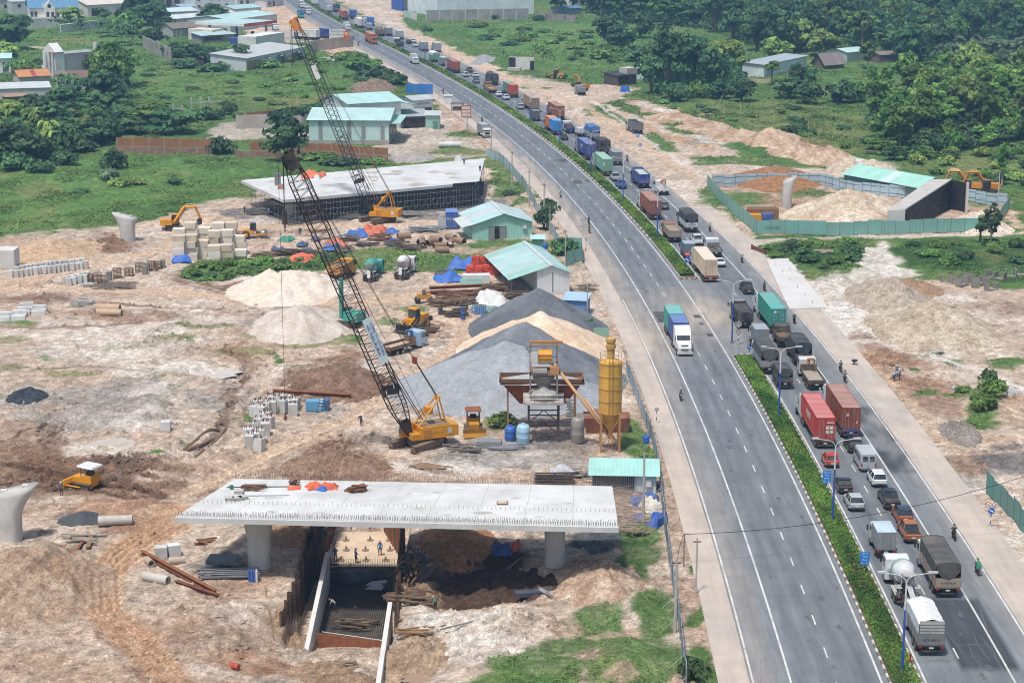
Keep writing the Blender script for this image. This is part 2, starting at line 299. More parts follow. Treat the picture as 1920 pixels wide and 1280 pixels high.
track(TR,30,[(335,930),(450,880),(560,830),(680,772),(790,705),(850,655),(910,600)]);track((224,204,180),9,[(380,915),(560,832),(720,755),(800,700)],.7);track((176,150,126),4,[(350,930),(560,838),(700,768)],.6);track((176,150,126),4,[(365,938),(575,842),(715,772)],.6)
track(TR,22,[(-20,542),(150,541),(300,547),(480,562),(640,572),(780,560),(880,570),(970,590)]);track(DP,5,[(0,548),(300,556),(500,570)],.6)
track(TR,20,[(-20,530),(90,518),(200,492),(300,466),(400,428),(560,424),(760,420),(900,424)]);track((202,166,132),58,[(330,962),(292,1002),(232,1042),(192,1085),(196,1145),(262,1210),(360,1310)],.72)
for d in(-34,-20,-6,10,24):track((170,130,100),4.5,[(312+d,985),(240+d,1036),(194+d,1088),(200+d,1145),(268+d,1212),(368+d,1310)],.65);track((228,200,172),3.5,[(318+d,985),(247+d,1036),(201+d,1088),(207+d,1145),(275+d,1212),(375+d,1310)],.55)
track((96,72,56),16,[(-20,870),(80,880),(180,905),(300,925)],.75);track(TR,22,[(660,790),(760,830),(700,870),(620,900)],.5);track(CH,16,[(700,872),(800,868),(900,885)],.7);track(GY,24,[(860,850),(980,858),(1100,870)],.7);track(TR,18,[(860,890),(980,895),(1090,905)],.6)
for k in range(5):track((148,134,120),3,[(600+k*12,905),(622+k*12,860),(650+k*12,815)],.6);track((190,166,144),4,[(800+k*16,705-k*8),(860+k*10,670-k*6),(890+k*8,630-k*4)],.5)
track(CH,12,[(1560,640),(1650,640),(1740,662),(1830,692),(1900,722),(1990,755)],.85);track((186,170,152),4,[(1600,640),(1740,668),(1850,705),(1930,740)],.6);track(CH,12,[(1650,455),(1672,490),(1655,530),(1610,590),(1570,640)],.85);track(TR,12,[(1640,690),(1720,760),(1790,850),(1920,845)],.6);track(TR,12,[(1890,400),(1912,425),(1960,445)],.8);track(TR,12,[(790,72),(960,150),(1100,200),(1200,268),(1310,335)],.7);track(CH,5,[(1110,190),(1230,275),(1320,335)],.6)
for w_,p_ in((110,[(-40,1240),(150,1260),(420,1300)]),(60,[(-20,960),(120,965),(300,985)]),(50,[(560,1000),(620,1010)]),(60,[(400,1235),(560,1250),(700,1270)])):track(OR,w_,p_,.38)
def seg_d(px,py,pts,closed):
 d=np.full(px.shape,1e9);ins=np.zeros(px.shape,bool);n=len(pts)
 for i in range(n if closed else n-1):
  ax,ay=pts[i];bx,by=pts[(i+1)%n]
  ex,ey=bx-ax,(by-ay)*2.5;wx,wy=px-ax,(py-ay)*2.5
  t=np.clip((wx*ex+wy*ey)/(ex*ex+ey*ey+1e-9),0,1)
  d=np.minimum(d,np.hypot(wx-t*ex,wy-t*ey))
  if closed:
   c=((ay>py)!=(by>py));xi=ax+(py-ay)/(by-ay+1e-12)*(bx-ax);ins^=c&(px<xi)
 return d,ins
def cover(X,Y):
 """albedo and plant cover of the ground at world points"""
 px,py=plan(X,Y);s=F/(Y*CT+H*ST)
 wx=fbm(X/7,Y/7,4,3)*2*3.0+fbm(X/1.5,Y/1.5,3,9)*1.6;wy=fbm(X/8+40,Y/8,4,5)*2*6
 qx=px+wx*s*np.clip(12/s,.5,1.3);qy=py+wy*s*.14
 c=np.zeros(X.shape+(3,));g=np.zeros(X.shape)
 det=fbm(X/2.2,Y/2.8,4,21)
 _paint(P,c,g,qx,qy,det)
 dirt=np.clip(1-g*1.6,0,1)
 big=fbm(X/10,Y/14,4,71);mid=fbm(X/3.5,Y/4.5,4,73);fin=fbm(X/.9,Y/1.3,3,75,.7)
 bl=lambda c_,k,w:c_*(1-np.clip(w,0,1)[:,None])+np.array(lin(k))*np.clip(w,0,1)[:,None]
 c=bl(c,BR,dirt*np.clip(big*1.5+mid*1.2-.16,0,.42));c=bl(c,CH,dirt*np.clip(-big*1.8+mid*1.4-.16,0,.5));c=bl(c,OR,dirt*np.clip(fbm(X/14,Y/10,3,79)*1.6-.2,0,.22))
 c=bl(c,DB,dirt*np.clip(mid*1.6+fin*1.8-.46,0,.75))
 c=c*(1+dirt*(.75*fin+.5*mid))[:,None]
 c=bl(c,GO,g*np.clip(big*2.6-.15,0,.6));c=bl(c,GD,g*np.clip(-big*2+mid*2.4-.15,0,.7));c=bl(c,GL,g*np.clip(mid*2.2-.1,0,.5))
 c=c*(1+g*.6*fin)[:,None];_paint(PL,c,g,px+.3*(qx-px),py+.3*(qy-py),det*.35)
 return np.clip(c*(1+.25*fin)[:,None],.01,.8),g
def _paint(P,c,g,qx,qy,det):
 for kind,data,colr,op,fe,gp in P:
  if kind=='p':lo,hi=data.min(0)-40,data.max(0)+40
  elif kind=='e':
   m_=max(data[2],data[3])if abs(data[4])>.01 else None
   lo=np.array([data[0]-(m_ or data[2])*1.4,data[1]-(m_ or data[3])*1.4]);hi=2*np.array(data[:2])-lo
  else:lo,hi=data[0].min(0)-data[1]*2,data[0].max(0)+data[1]*2
  I=np.nonzero((qx>lo[0])&(qx<hi[0])&(qy>lo[1])&(qy<hi[1]))
  if not len(I[0]):continue
  x,y=qx[I],qy[I]
  if kind=='p':
   d,ins=seg_d(x,y,data,True);w=np.where(ins,.5+d/fe,.5-d/fe)
  elif kind=='e':
   dx,dy=x-data[0],y-data[1];ca,sa=math.cos(data[4]),math.sin(data[4])
   d=np.hypot((dx*ca+dy*sa)/data[2],(-dx*sa+dy*ca)/data[3])+det[I]*.8;w=(1-d)/fe+.3
  else:
   d,_=seg_d(x,y,data[0],False);w=(1-d/data[1])/fe+det[I]*.6
  w=np.clip(w,0,1);w=(w*w*(3-2*w)*op)
  w=np.clip(w*(1+.6*det[I]*(op<.95)),0,1)[:,None]
  c[I]=c[I]*(1-w)+np.array(lin(colr))*w;g[I]=g[I]*(1-w[:,0])+gp*w[:,0]
  # --- relief: (x, y, radius across, radius deep in metres, height, sharpness)
BUMPS=[(200,460,6,9,.5,1),(40,1060,6,8,.6,.8),(150,890,14,12,-.7,1),
(1160,1130,5,9,1.3,.9),(960,1170,5,7,.6,.9),(890,1092,10,8.5,-3.1,.8),(560,1150,5,7,-1.2,.9),(770,1240,6,7,-1.4,.9),(1150,1240,6,8,.8,.8),(1000,1265,7,7,.5,.8),(820,1010,5,7,.8,1),
(400,1170,6,8,.8,.8),(440,1100,5,5,-.4,1),(300,870,8,10,.7,.8),(430,760,6,7,-.8,.8),(500,820,7,8,.7,.9),(450,700,7,9,-.5,1),(240,660,9,12,.5,1),(380,520,7,8,-.7,.9),
(1720,690,8,10,.7,.9),(1855,760,4,10,.9,.9),(1480,275,18,10,2.4,.7),(1560,300,9,7,1.6,.8),
(1540,475,13,14,.9,1),(1800,480,18,12,.8,1),(980,115,30,20,2.0,.8),(870,60,25,22,1.8,.8),(640,130,14,22,2.2,.8),(700,160,12,14,1.8,.8),
(960,378,4,6,1.0,.8),(300,330,40,30,.8,1),(1150,140,12,14,2.2,.8)]
BW=[(G(x,y).x,G(x,y).y,a,b,h,p)for x,y,a,b,h,p in BUMPS]
TX0,TX1,TY0,TY1,TZ=-22.2,-11.7,178.5,227.0,-4.0 # the underpass trench
RUTS=[([(320,960),(290,1000),(230,1040),(192,1080),(192,1140),(250,1200),(335,1300)],2.6,.26,.8),([(330,930),(450,880),(560,830),(680,770),(790,700),(850,650)],3.2,.2,1.1),([(-20,545),(90,520),(200,490),(300,465),(400,425)],3,.15,1.2),([(-20,540),(150,540),(300,545),(480,560),(640,570),(800,545)],3,.15,1.2),
([(0,790),(60,765),(120,790),(90,830)],3,.35,1.1),([(20,730),(170,722),(300,745),(330,790)],7,.16,1.3),([(0,900),(120,905),(250,925),(330,930)],3.5,.3,.9),([(620,900),(640,860),(660,820)],3.2,.3,.9),([(700,860),(800,880),(900,890)],3,.2,1),([(1600,620),(1720,655),(1830,690),(1960,745)],3,.2,1.2),([(1640,560),(1720,690),(1790,790)],3,.15,1.2),([(1790,870),(1840,850),(1920,830)],3,.2,1),([(360,860),(420,800),(470,760),(520,730)],3.5,.5,2.2),([(760,720),(830,690),(900,640)],4,.15,1.2)]
RUTW=[(np.array([G(*q).xy for q in p]),w,a,pd)for p,w,a,pd in RUTS]
CHURN=[(G(x,y).x,G(x,y).y,a,b)for x,y,a,b in((60,1110,11,14),(150,885,15,14),(620,705,9,10),(620,865,8,10),(300,860,12,14),(400,1180,9,9),(930,1080,9,8),(960,1180,9,8),(480,690,12,14),(200,455,7,9),(1700,690,10,14),(1720,580,14,20),(440,780,10,12),(560,1000,9,8),(830,1200,8,8),(300,640,20,16),(1500,285,20,10))]
def relief(X,Y,g=None):
 X=np.asarray(X,float);Y=np.asarray(Y,float);sh=X.shape;X=X.ravel();Y=Y.ravel()
 h=.6*fbm(X/6,Y/7,4,31)+.55*fbm(X/2.0,Y/2.4,3,33,.6)
 ri=1-np.abs(fbm(X/3.2,Y/3.6,4,51))*4;h=h+.12*ri
 for bx,by,a,b,hh,p in BW:
  I=np.nonzero((np.abs(X-bx)<a*1.25)&(np.abs(Y-by)<b*1.25))[0]
  if not len(I):continue
  x,y=X[I],Y[I];d=np.hypot((x-bx)/a,(y-by)/b)+.35*fbm(x/3,y/3,3,41);w=np.clip(1-d,0,1);w=w*w*(3-2*w);h[I]+=hh*w**p*(1+.12*ri[I])
 for bx,by,a,b in CHURN:
  I=np.nonzero((np.abs(X-bx)<a)&(np.abs(Y-by)<b))[0]
  if not len(I):continue
  x,y=X[I],Y[I];w=np.clip(1.3-1.3*np.hypot((x-bx)/a,(y-by)/b),0,1);k=1-np.abs(fbm(x/1.1,y/1.3,3,61,.6))*4.5;h[I]+=w*(.3*k+.25*fbm(x/.7,y/.8,2,63))
 for pts,w,a,pd in RUTW:
  lo,hi=pts.min(0)-w*2.2,pts.max(0)+w*2.2;I=np.nonzero((X>lo[0])&(X<hi[0])&(Y>lo[1])&(Y<hi[1]))[0]
  if not len(I):continue
  x,y=X[I]+.6*fbm(X[I]/3,Y[I]/3,2,8),Y[I];d=np.full(len(I),1e9)
  for(ax,ay),(bx,by)in zip(pts,pts[1:]):
   ex,ey=bx-ax,by-ay;t_=np.clip(((x-ax)*ex+(y-ay)*ey)/(ex*ex+ey*ey),0,1);q=np.hypot(x-ax-t_*ex,y-ay-t_*ey);d=np.minimum(d,q)
  h[I]*=1-.75*np.exp(-(d/(w*1.2))**2);h[I]+=-a*np.exp(-(d/w)**2)*(.35+.65*np.cos(6.283*d/pd))+a*.6*np.exp(-((d-w*1.25)/(w*.3))**2)
  # haul-road ruts and the trench
 w=np.clip((X-TX0+.25)/.35,0,1)*np.clip((TX1+.25-X)/.35,0,1)*np.clip((Y-TY0)/9,0,1)*np.clip((TY1-Y)/6,0,1)
 h=h*(1-w)+w*(TZ-.15+.15*fbm(X,Y,2,3))
 w2=np.exp(-((X+16.5)/9)**2-((Y-178)/9)**2);h=h-1.5*w2*(1-w)
 u=(X-rx(Y))/np.sqrt(1+0.03)
 f=np.clip((u+16.5)/1.5,0,1)*np.clip((22.5-u)/2.5,0,1);h=h*(1-f)-.10*f
 return h.reshape(sh)
def gz(x,y):return float(relief(np.array([x]),np.array([y]))[0])
def GZ(px,py,dz=0.0):
 p=G(px,py);p.z=gz(p.x,p.y)+dz;return p
def axis(a,b,step):return np.arange(a,b,step)
xs=np.concatenate([[-6000,-3500,-2000,-1200,-800,-560],axis(-420,-260,8),axis(-260,-150,2.2),axis(-150,-75,1.1),axis(-75,-64,.6),axis(-64,24,.32),axis(24,70,.55),axis(70,150,1.1),axis(150,260,2.2),axis(260,430,8),[440,580,800,1200,2000,3500,6000]])
ys=[158.0]
while ys[-1]<1250:ys.append(ys[-1]+max(.27,ys[-1]*.0017 if ys[-1]<330 else ys[-1]*.0024))
ys=np.concatenate([[-3000,-800,-200,20,90,130,150],ys,[1300,1400,1600,2000,2800,4500,8000]])
XX,YY=np.meshgrid(xs,ys);inn=(np.abs(XX)<440)&(YY>140)&(YY<1300)
cv=np.zeros(XX.shape+(3,));cv[:]=lin(GG);gm=np.ones(XX.shape)
cI,gI=cover(XX[inn],YY[inn]);cv[inn]=cI;gm[inn]=gI
ZZ=np.where(inn,relief(XX,np.clip(YY,1,3000)),-.1)
nx,ny=len(xs),len(ys)
idx=np.arange(nx*ny).reshape(ny,nx)
quads=np.stack([idx[:-1,:-1],idx[:-1,1:],idx[1:,1:],idx[1:,:-1]],-1).reshape(-1,4)
def np_mesh(name,V,Q,smooth=True):
 me=bpy.data.meshes.new(name);k=Q.shape[1]
 me.vertices.add(len(V));me.vertices.foreach_set('co',np.ascontiguousarray(V,np.float32).ravel())
 me.loops.add(Q.size);me.loops.foreach_set('vertex_index',np.ascontiguousarray(Q,np.int32).ravel())
 me.polygons.add(len(Q));me.polygons.foreach_set('loop_start',np.arange(0,Q.size,k,dtype=np.int32));me.polygons.foreach_set('loop_total',np.full(len(Q),k,np.int32))
 if smooth:me.polygons.foreach_set('use_smooth',np.ones(len(Q),bool))
 me.update(calc_edges=True);return me
gme=np_mesh('ground',np.stack([XX,YY,ZZ],-1).reshape(-1,3),quads)
ca=gme.color_attributes.new('soil','FLOAT_COLOR','POINT')
ca.data.foreach_set('color',np.concatenate([cv*1.06,gm[...,None]],-1).astype(np.float32).ravel())
def ground_mat(name='soil_and_grass',attr='soil',lump=.3,k=1.0):
 m=bpy.data.materials.new(name);m.use_nodes=True;N=m.node_tree.nodes;L=m.node_tree.links;b=N['Principled BSDF']
 b.inputs['Roughness'].default_value=.95;b.inputs['Specular IOR Level'].default_value=.12
 at=N.new('ShaderNodeAttribute');at.attribute_name=attr;tc=N.new('ShaderNodeTexCoord')
 def noise(sc_,d=8,r=.65):
  n=N.new('ShaderNodeTexNoise');n.inputs['Scale'].default_value=sc_;n.inputs['Detail'].default_value=d;n.inputs['Roughness'].default_value=r;L.new(tc.outputs['Object'],n.inputs['Vector']);return n.outputs[0]
 def ramp(src,p0,p1,c0,c1):
  r=N.new('ShaderNodeValToRGB');e=r.color_ramp.elements;e[0].position=p0;e[1].position=p1;e[0].color=tuple(1+(q-1)*k for q in c0)+(1,);e[1].color=tuple(1+(q-1)*k for q in c1)+(1,);L.new(src,r.inputs[0]);return r.outputs[0]
 def mul(a,c):
  x=N.new('ShaderNodeMix');x.data_type='RGBA';x.blend_type='MULTIPLY';x.inputs[0].default_value=1;L.new(a,x.inputs[6]);L.new(c,x.inputs[7]);return x.outputs[2]
 c=mul(at.outputs['Color'],ramp(noise(.8,8,.7),.36,.64,(.66,.63,.59),(1.2,1.2,1.19)))
 c=mul(c,ramp(noise(2.6,6,.75),.38,.62,(.66,.63,.6),(1.22,1.22,1.22)))
 c=mul(c,ramp(noise(7.0,4,.7),.36,.62,(.72,.7,.67),(1.16,1.16,1.16)))
 L.new(c,b.inputs['Base Color'])
 bp=N.new('ShaderNodeBump');bp.inputs['Strength'].default_value=.9;bp.inputs['Distance'].default_value=lump
 ad=N.new('ShaderNodeMath');ad.operation='ADD';L.new(noise(1.2,10,.7),ad.inputs[0]);L.new(noise(4.5,6,.7),ad.inputs[1])
 L.new(ad.outputs[0],bp.inputs['Height']);L.new(bp.outputs[0],b.inputs['Normal']);return m
GROUND=ground_mat()
struct('ground',gme,GROUND)
# ================================================================ carriageways
def asphalt(name,c,v=.2):
 m=bpy.data.materials.new(name);m.use_nodes=True;N=m.node_tree.nodes;L=m.node_tree.links;b=N['Principled BSDF'];b.inputs['Roughness'].default_value=.8;b.inputs['Specular IOR Level'].default_value=.25
 tc=N.new('ShaderNodeTexCoord');at=N.new('ShaderNodeAttribute');at.attribute_name='wear'
 mp=N.new('ShaderNodeMapping');mp.inputs['Scale'].default_value=(1,.08,1);L.new(tc.outputs['Object'],mp.inputs[0])
 def noise(src,s_,d=6):
  n=N.new('ShaderNodeTexNoise');n.inputs['Scale'].default_value=s_;n.inputs['Detail'].default_value=d;n.inputs['Roughness'].default_value=.65;L.new(src,n.inputs['Vector']);return n.outputs[0]
 def ramp(src,a,b_):
  r=N.new('ShaderNodeValToRGB');e=r.color_ramp.elements;e[0].position=.3;e[1].position=.7;e[0].color=(a,)*3+(1,);e[1].color=(b_,)*3+(1,);L.new(src,r.inputs[0]);return r.outputs[0]
 def mul(a,c_):
  x=N.new('ShaderNodeMix');x.data_type='RGBA';x.blend_type='MULTIPLY';x.inputs[0].default_value=1;L.new(a,x.inputs[6]);L.new(c_,x.inputs[7]);return x.outputs[2]
 q=mul(at.outputs['Color'],ramp(noise(mp.outputs[0],.9),1-v*1.3,1+v));q=mul(q,ramp(noise(tc.outputs['Object'],.25),.88,1.1));q=mul(q,ramp(noise(tc.outputs['Object'],6),.88,1.1))
 L.new(q,b.inputs['Base Color']);return m
ASPH=asphalt('asphalt',None);SHOULD=asphalt('shoulder_concrete',None,.1)
def strip(name,us,z,Y0,Y1,mat,step=3.0,tone=None,parent=None,th=None):
 """a sheet laid along the road; us = offsets; tone(u, Y) -> albedo"""
 Ya=np.arange(Y0,Y1+step*.5,step);us=np.array(us,float)
 a=np.arctan(np.polyval(np.polyder(PC),np.clip(Ya,160,1000)/1000)/1000)
 X=rx(Ya)[:,None]+us[None]*np.cos(a)[:,None];Y=Ya[:,None]-us[None]*np.sin(a)[:,None]
 n,k=X.shape;I=np.arange(n*k).reshape(n,k)
 V=np.stack([X,Y,np.full(X.shape,z)],-1).reshape(-1,3);Q=np.stack([I[:-1,:-1],I[:-1,1:],I[1:,1:],I[1:,:-1]],-1).reshape(-1,4)
 me=np_mesh(name,V,Q)
 if tone is not None:
  c=tone(np.broadcast_to(us[None],X.shape),X,Y);at=me.color_attributes.new('wear','FLOAT_COLOR','POINT')
  at.data.foreach_set('color',np.concatenate([c,np.ones(c.shape[:2]+(1,))],-1).astype(np.float32).ravel())
 return struct(name,me,mat,parent)
def blend(a,b,w):w=np.clip(w,0,1)[...,None];return a*(1-w)+np.array(b)*w
AG,AD,DU=np.array(lin((128,132,134)))*.86,np.array(lin((96,101,106)))*.86,np.array(lin((190,175,158)))*.86
def tone_l(u,X,Y):
 c=np.zeros(u.shape+(3,));c[:]=AG
 wheel=sum(np.exp(-((u-k)/.7)**2)for k in(-7.0,-5.2,-3.0,-1.2));c=blend(c,AD,.75*wheel*(.6+fbm(X/2,Y/25,3,2)))
 c=blend(c,DU*.9,np.clip((-8.6-u)/1.6,0,1)*(.3+.35*np.clip((Y-250)/150,0,1))*(1+fbm(X/3,Y/12,3,6)))
 c=blend(c,DU,np.exp(-((Y-318)/16)**2)*np.clip((u+13)/10,.1,1)*(.65+.9*fbm(X/4,Y/7,3,8)))
 c=blend(c,DU,np.exp(-((Y-300)/11)**2-((u+13)/5)**2)*.9)
 return c
def tone_r(u,X,Y):
 c=np.zeros(u.shape+(3,));c[:]=AG
 wheel=sum(np.exp(-((u-k)/.75)**2)for k in(5.1,7.0,9.2,11.1));c=blend(c,AD*.9,.6*wheel*(.7+fbm(X/2,Y/25,3,2)))
 c=blend(c,DU,np.clip((u-13.2)/2.6,0,1)*(.25+.5*np.clip((Y-380)/120,0,1))*(1+fbm(X/3,Y/12,3,6)))
 c=blend(c,DU,np.exp(-((Y-318)/14)**2)*np.clip((8-u)/5,0,1)*.7)
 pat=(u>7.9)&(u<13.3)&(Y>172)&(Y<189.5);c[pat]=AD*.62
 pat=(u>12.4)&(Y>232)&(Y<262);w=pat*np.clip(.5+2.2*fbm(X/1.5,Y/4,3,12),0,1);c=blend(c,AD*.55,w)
 return c
def tone_s(u,X,Y):
 c=np.zeros(u.shape+(3,));c[:]=np.array(lin((206,190,174)))*.86
 c=blend(c,np.array(lin((186,176,164)))*.86,.5+1.4*fbm(X/4,Y/9,3,15));return c
strip('carriageway',np.linspace(-12,.62,26),.0,150,1290,ASPH,1.5,tone_l)
strip('carriageway',np.linspace(3.7,15.9,26),.0,150,1290,ASPH,1.5,tone_r)
strip('crossing_apron',np.linspace(.62,3.7,8),-.002,289,346,ASPH,1.5,tone_l)
strip('shoulder',np.linspace(-14.9,-12,5),-.005,150,800,SHOULD,3,tone_s)
strip('shoulder',np.linspace(15.9,20.3,6),-.005,150,420,SHOULD,3,tone_s)
PAINT=mt('d0cec8',.7,0,.12,.8,.42,'8f8c86')
YMARK=1100
for u in(-11.7,-8.25,0.0):strip('edge_line',[u-.1,u+.1],.006,150,YMARK if u>-11 else 330,PAINT)
for u in(4.02,12.15):strip('edge_line',[u-.1,u+.1],.006,150,290,PAINT);strip('edge_line',[u-.1,u+.1],.006,345 if u<5 else 290.2,YMARK,PAINT)
strip('edge_line',[15.55,15.75],.006,150,420,PAINT)
mb=MB();mb2=MB()
for i in range(112):
 Y=166+i*8.3
 for m_,u in((mb,-4.15),(mb2,8.1)):
  if m_ is mb2 and 290<Y<345 and i%2:continue
  L_=2.2+Y*.0022;a,b,c,d=road(u-.075,Y,.006),road(u+.075,Y,.006),road(u+.075,Y+L_,.006),road(u-.075,Y+L_,.006);m_.quad(a,b,c,d)
struct('lane_dashes',mb,PAINT);struct('lane_dashes',mb2,PAINT)
DPATCH=asphalt('patch',None)
def patch(px,py,w,l):
 p=G(px,py);m=MB();h=rhead(p.y);M=Matrix.Translation((p.x,p.y,.005))@Matrix.Rotation(h,4,'Z')
 m.quad(*[M@Vector(q)for q in((-w/2,-l/2,0),(w/2,-l/2,0),(w/2,l/2,0),(-w/2,l/2,0))]);struct('road_patch',m,mt('46494c',.9,0,.2,.8,.1))
patch(1055,301,2.2,5);patch(1083,341,2,5.5);patch(1102,339,1.2,3);patch(1242,594,2.2,8);patch(1307,593,1.1,2.2);patch(1315,607,.7,1.5);patch(1331,628,.9,2)
r_=random.Random(3);m=MB();m2=MB()
for i in range(150):
 u=r_.choice((r_.uniform(-11.5,-.3),r_.uniform(4.3,15.4)));Y=166+r_.random()**1.6*330;al=r_.random()<.6;w=r_.uniform(.015,.035)
 for k in range(r_.randint(3,9)):
  u2,Y2=(u+r_.uniform(-.25,.25),Y+r_.uniform(.8,2.2))if al else(u+r_.uniform(.3,.8),Y+r_.uniform(-.4,.4))
  if not(-11.8<u2<.5 or 3.9<u2<15.7):break
  a,b=road(u,Y,.004),road(u2,Y2,.004);d=(b-a).normalized();n=Vector((d.y,-d.x,0))*w;m.quad(a-n,a+n,b+n,b-n);u,Y=u2,Y2
for i in range(90):u=r_.choice((-6.1,-2.1,6.0,10.1))+r_.gauss(0,.7);Y=166+r_.random()**1.5*300;c=road(u,Y,.0035);rr=r_.uniform(.12,.5);m2.add([c+Vector((rr*r_.uniform(.5,1)*math.cos(a),rr*2.4*r_.uniform(.5,1)*math.sin(a),i*2e-5))for a in np.linspace(0,5.7,10)],[tuple(range(10))])
struct('road_cracks',m,mt('66696c',.9));struct('oil_stains',m2,mt('54575a',.6,0,.2,1,.2))
struct('bare_slab',MB().prism([tuple(G(x,y).xy)for x,y in((1437,488),(1478,486),(1512,528),(1552,578),(1480,581),(1460,540))],-.3,.2),mt('c9c7c2',.85,0,.06,.3,.15))
# ================================================================ median: kerb, soil, hedge
KW,KG=mt('cdc6ba',.8,0,.15,1,.3),mt('6d6a66',.85,0,.2,1,.3)
MEDS=[(150,289.5),(347.5,1150)]
SOIL=mt('5d4a3a',.95,0,.3,1,.2,bump=.05)
medians=[]
for Y0,Y1 in MEDS:
 t=thing('median',None,None);t['kind']='structure';medians.append(t)
 strip('median_soil',np.linspace(.85,3.45,4),.13,Y0+.4,Y1-.4,SOIL,3,None,t)
kb=MB().box(-.13,.13,-.49,.49,-.1,.16,0,.03,.02)
k_me=mesh_of(kb)
def kerb_run(u,Y0,Y1,med):
 Y=Y0;i=0
 while Y<Y1:
  o=obj('kerb_stone',k_me,KW if i%2 else KG,med,road(u,Y),rhead(Y));i+=1;Y+=1.0
kerb_run(.72,163,289,medians[0]);kerb_run(3.58,163,289,medians[0]);kerb_run(.72,348,382,medians[1])
def kerb_rest(u,Y0,Y1,med):
 mb=MB();Y=Y0;i=0
 while Y<Y1:
  a,b=road(u,Y),road(u,Y+1.97);d=(b-a).normalized();n=Vector((d.y,-d.x,0))*.13
  mb.add([a-n,a+n,b+n,b-n]+[q+Vector((0,0,.16))for q in(a-n*.8,a+n*.8,b+n*.8,b-n*.8)],[(4,5,6,7),(0,1,5,4),(1,2,6,5),(2,3,7,6),(3,0,4,7)],i%2);i+=1;Y+=2
 o=obj('kerb_rest',mb,[KW,KG],med);o['kind']='stuff'
kerb_rest(.72,382.5,1145,medians[1]);kerb_rest(3.58,348,1145,medians[1])
for med,Ye,sg in((medians[0],289.6,1),(medians[1],347.4,-1)):
 mb=MB()
 for k in range(9):
  a0,a1=math.pi*k/9,math.pi*(k+1)/9
  pts=[road(2.15-math.cos(a)*r,Ye+sg*math.sin(a)*r*.9)for a in(a0,a1)for r in(1.3,1.56)]
  v=[pts[0],pts[1],pts[3],pts[2]];mb.add(v+[q+Vector((0,0,.16))for q in v],[(4,5,6,7),(0,1,5,4),(1,2,6,5),(2,3,7,6),(3,0,4,7)],k%2)
 obj('kerb_nose',mb,[KW,KG],med)
 obj('nose_soil',MB().prism([tuple(road(2.15-math.cos(a)*1.4,Ye-sg*.4+sg*math.sin(a)*1.5).xy)for a in np.linspace(0,math.pi,9)],0,.128),SOIL,med)
 # ================================================================ vegetation
def leaf_mat(name,a,b,tl=.35):
 m=bpy.data.materials.new(name);m.use_nodes=True;N=m.node_tree.nodes;L=m.node_tree.links;p=N['Principled BSDF']
 p.inputs['Roughness'].default_value=.7;p.inputs['Specular IOR Level'].default_value=.2
 at=N.new('ShaderNodeAttribute');at.attribute_name='leaf';oi=N.new('ShaderNodeObjectInfo')
 mx=N.new('ShaderNodeMix');mx.data_type='RGBA';mx.inputs[6].default_value=lin(a)+(1,);mx.inputs[7].default_value=lin(b)+(1,);L.new(at.outputs['Fac'],mx.inputs[0])
 hs=N.new('ShaderNodeHueSaturation');mr=N.new('ShaderNodeMapRange');mr.inputs[3].default_value=.72;mr.inputs[4].default_value=1.28;L.new(oi.outputs['Random'],mr.inputs[0]);L.new(mr.outputs[0],hs.inputs['Value'])
 m2=N.new('ShaderNodeMapRange');m2.inputs[3].default_value=.485;m2.inputs[4].default_value=.52;L.new(oi.outputs['Random'],m2.inputs[0]);L.new(m2.outputs[0],hs.inputs['Hue'])
 L.new(mx.outputs[2],hs.inputs['Color']);L.new(hs.outputs[0],p.inputs['Base Color'])
 tr=N.new('ShaderNodeBsdfTranslucent');L.new(hs.outputs[0],tr.inputs[0]);ms=N.new('ShaderNodeMixShader');ms.inputs[0].default_value=tl
 L.new(p.outputs[0],ms.inputs[1]);L.new(tr.outputs[0],ms.inputs[2]);L.new(ms.outputs[0],N['Material Output'].inputs[0]);return m
LEAF_D=leaf_mat('leaves_dark','355238','6a8a56');LEAF_M=leaf_mat('leaves_mid','43642f','88a654');LEAF_L=leaf_mat('leaves_light','64803c','b0c06c');LEAF_G=leaf_mat('leaves_grey','4d6344','93a37c')
LEAF_N=leaf_mat('leaves_fresh','4c6e34','94b05a');GRASS=leaf_mat('grass_blades','587640','93b062',.3);HEDGE=leaf_mat('hedge_leaves','3f5f2a','86a34c',.3);HEDGR=leaf_mat('hedge_russet','5a5a30','9a7a4a',.3)
BARK=mt('5a4c3c',.95,0,.3,2,.2);BARKL=mt('a89a86',.9,0,.2,2,.2)
def leaf_mesh(C,sz,up=.3,asp=1.5,br=None,seed=0,N0=None):
 """one small quad per leaf spray"""
 r=np.random.default_rng(seed);n=len(C);nn=r.normal(size=(n,3));nn[:,2]=np.abs(nn[:,2])*.8+up
 if N0 is not None:nn=nn*.55+N0*1.2
 nn/=np.linalg.norm(nn,axis=1)[:,None];t=np.cross(nn,r.normal(size=(n,3)));t/=np.linalg.norm(t,axis=1)[:,None]+1e-9;b=np.cross(nn,t)
 s=(np.asarray(sz)*(.6+.8*r.random(n)))[:,None]
 V=np.stack([C-t*s*asp*.5,C-b*s*.5,C+t*s*asp*.5,C+b*s*.5],1).reshape(-1,3)
 me=np_mesh('leaves',V,np.arange(4*n).reshape(n,4),False)
 k=(r.random(n)if br is None else np.clip(br+.25*(r.random(n)-.5),0,1))
 at=me.attributes.new('leaf','FLOAT','POINT');at.data.foreach_set('value',np.repeat(k,4).astype(np.float32));return me
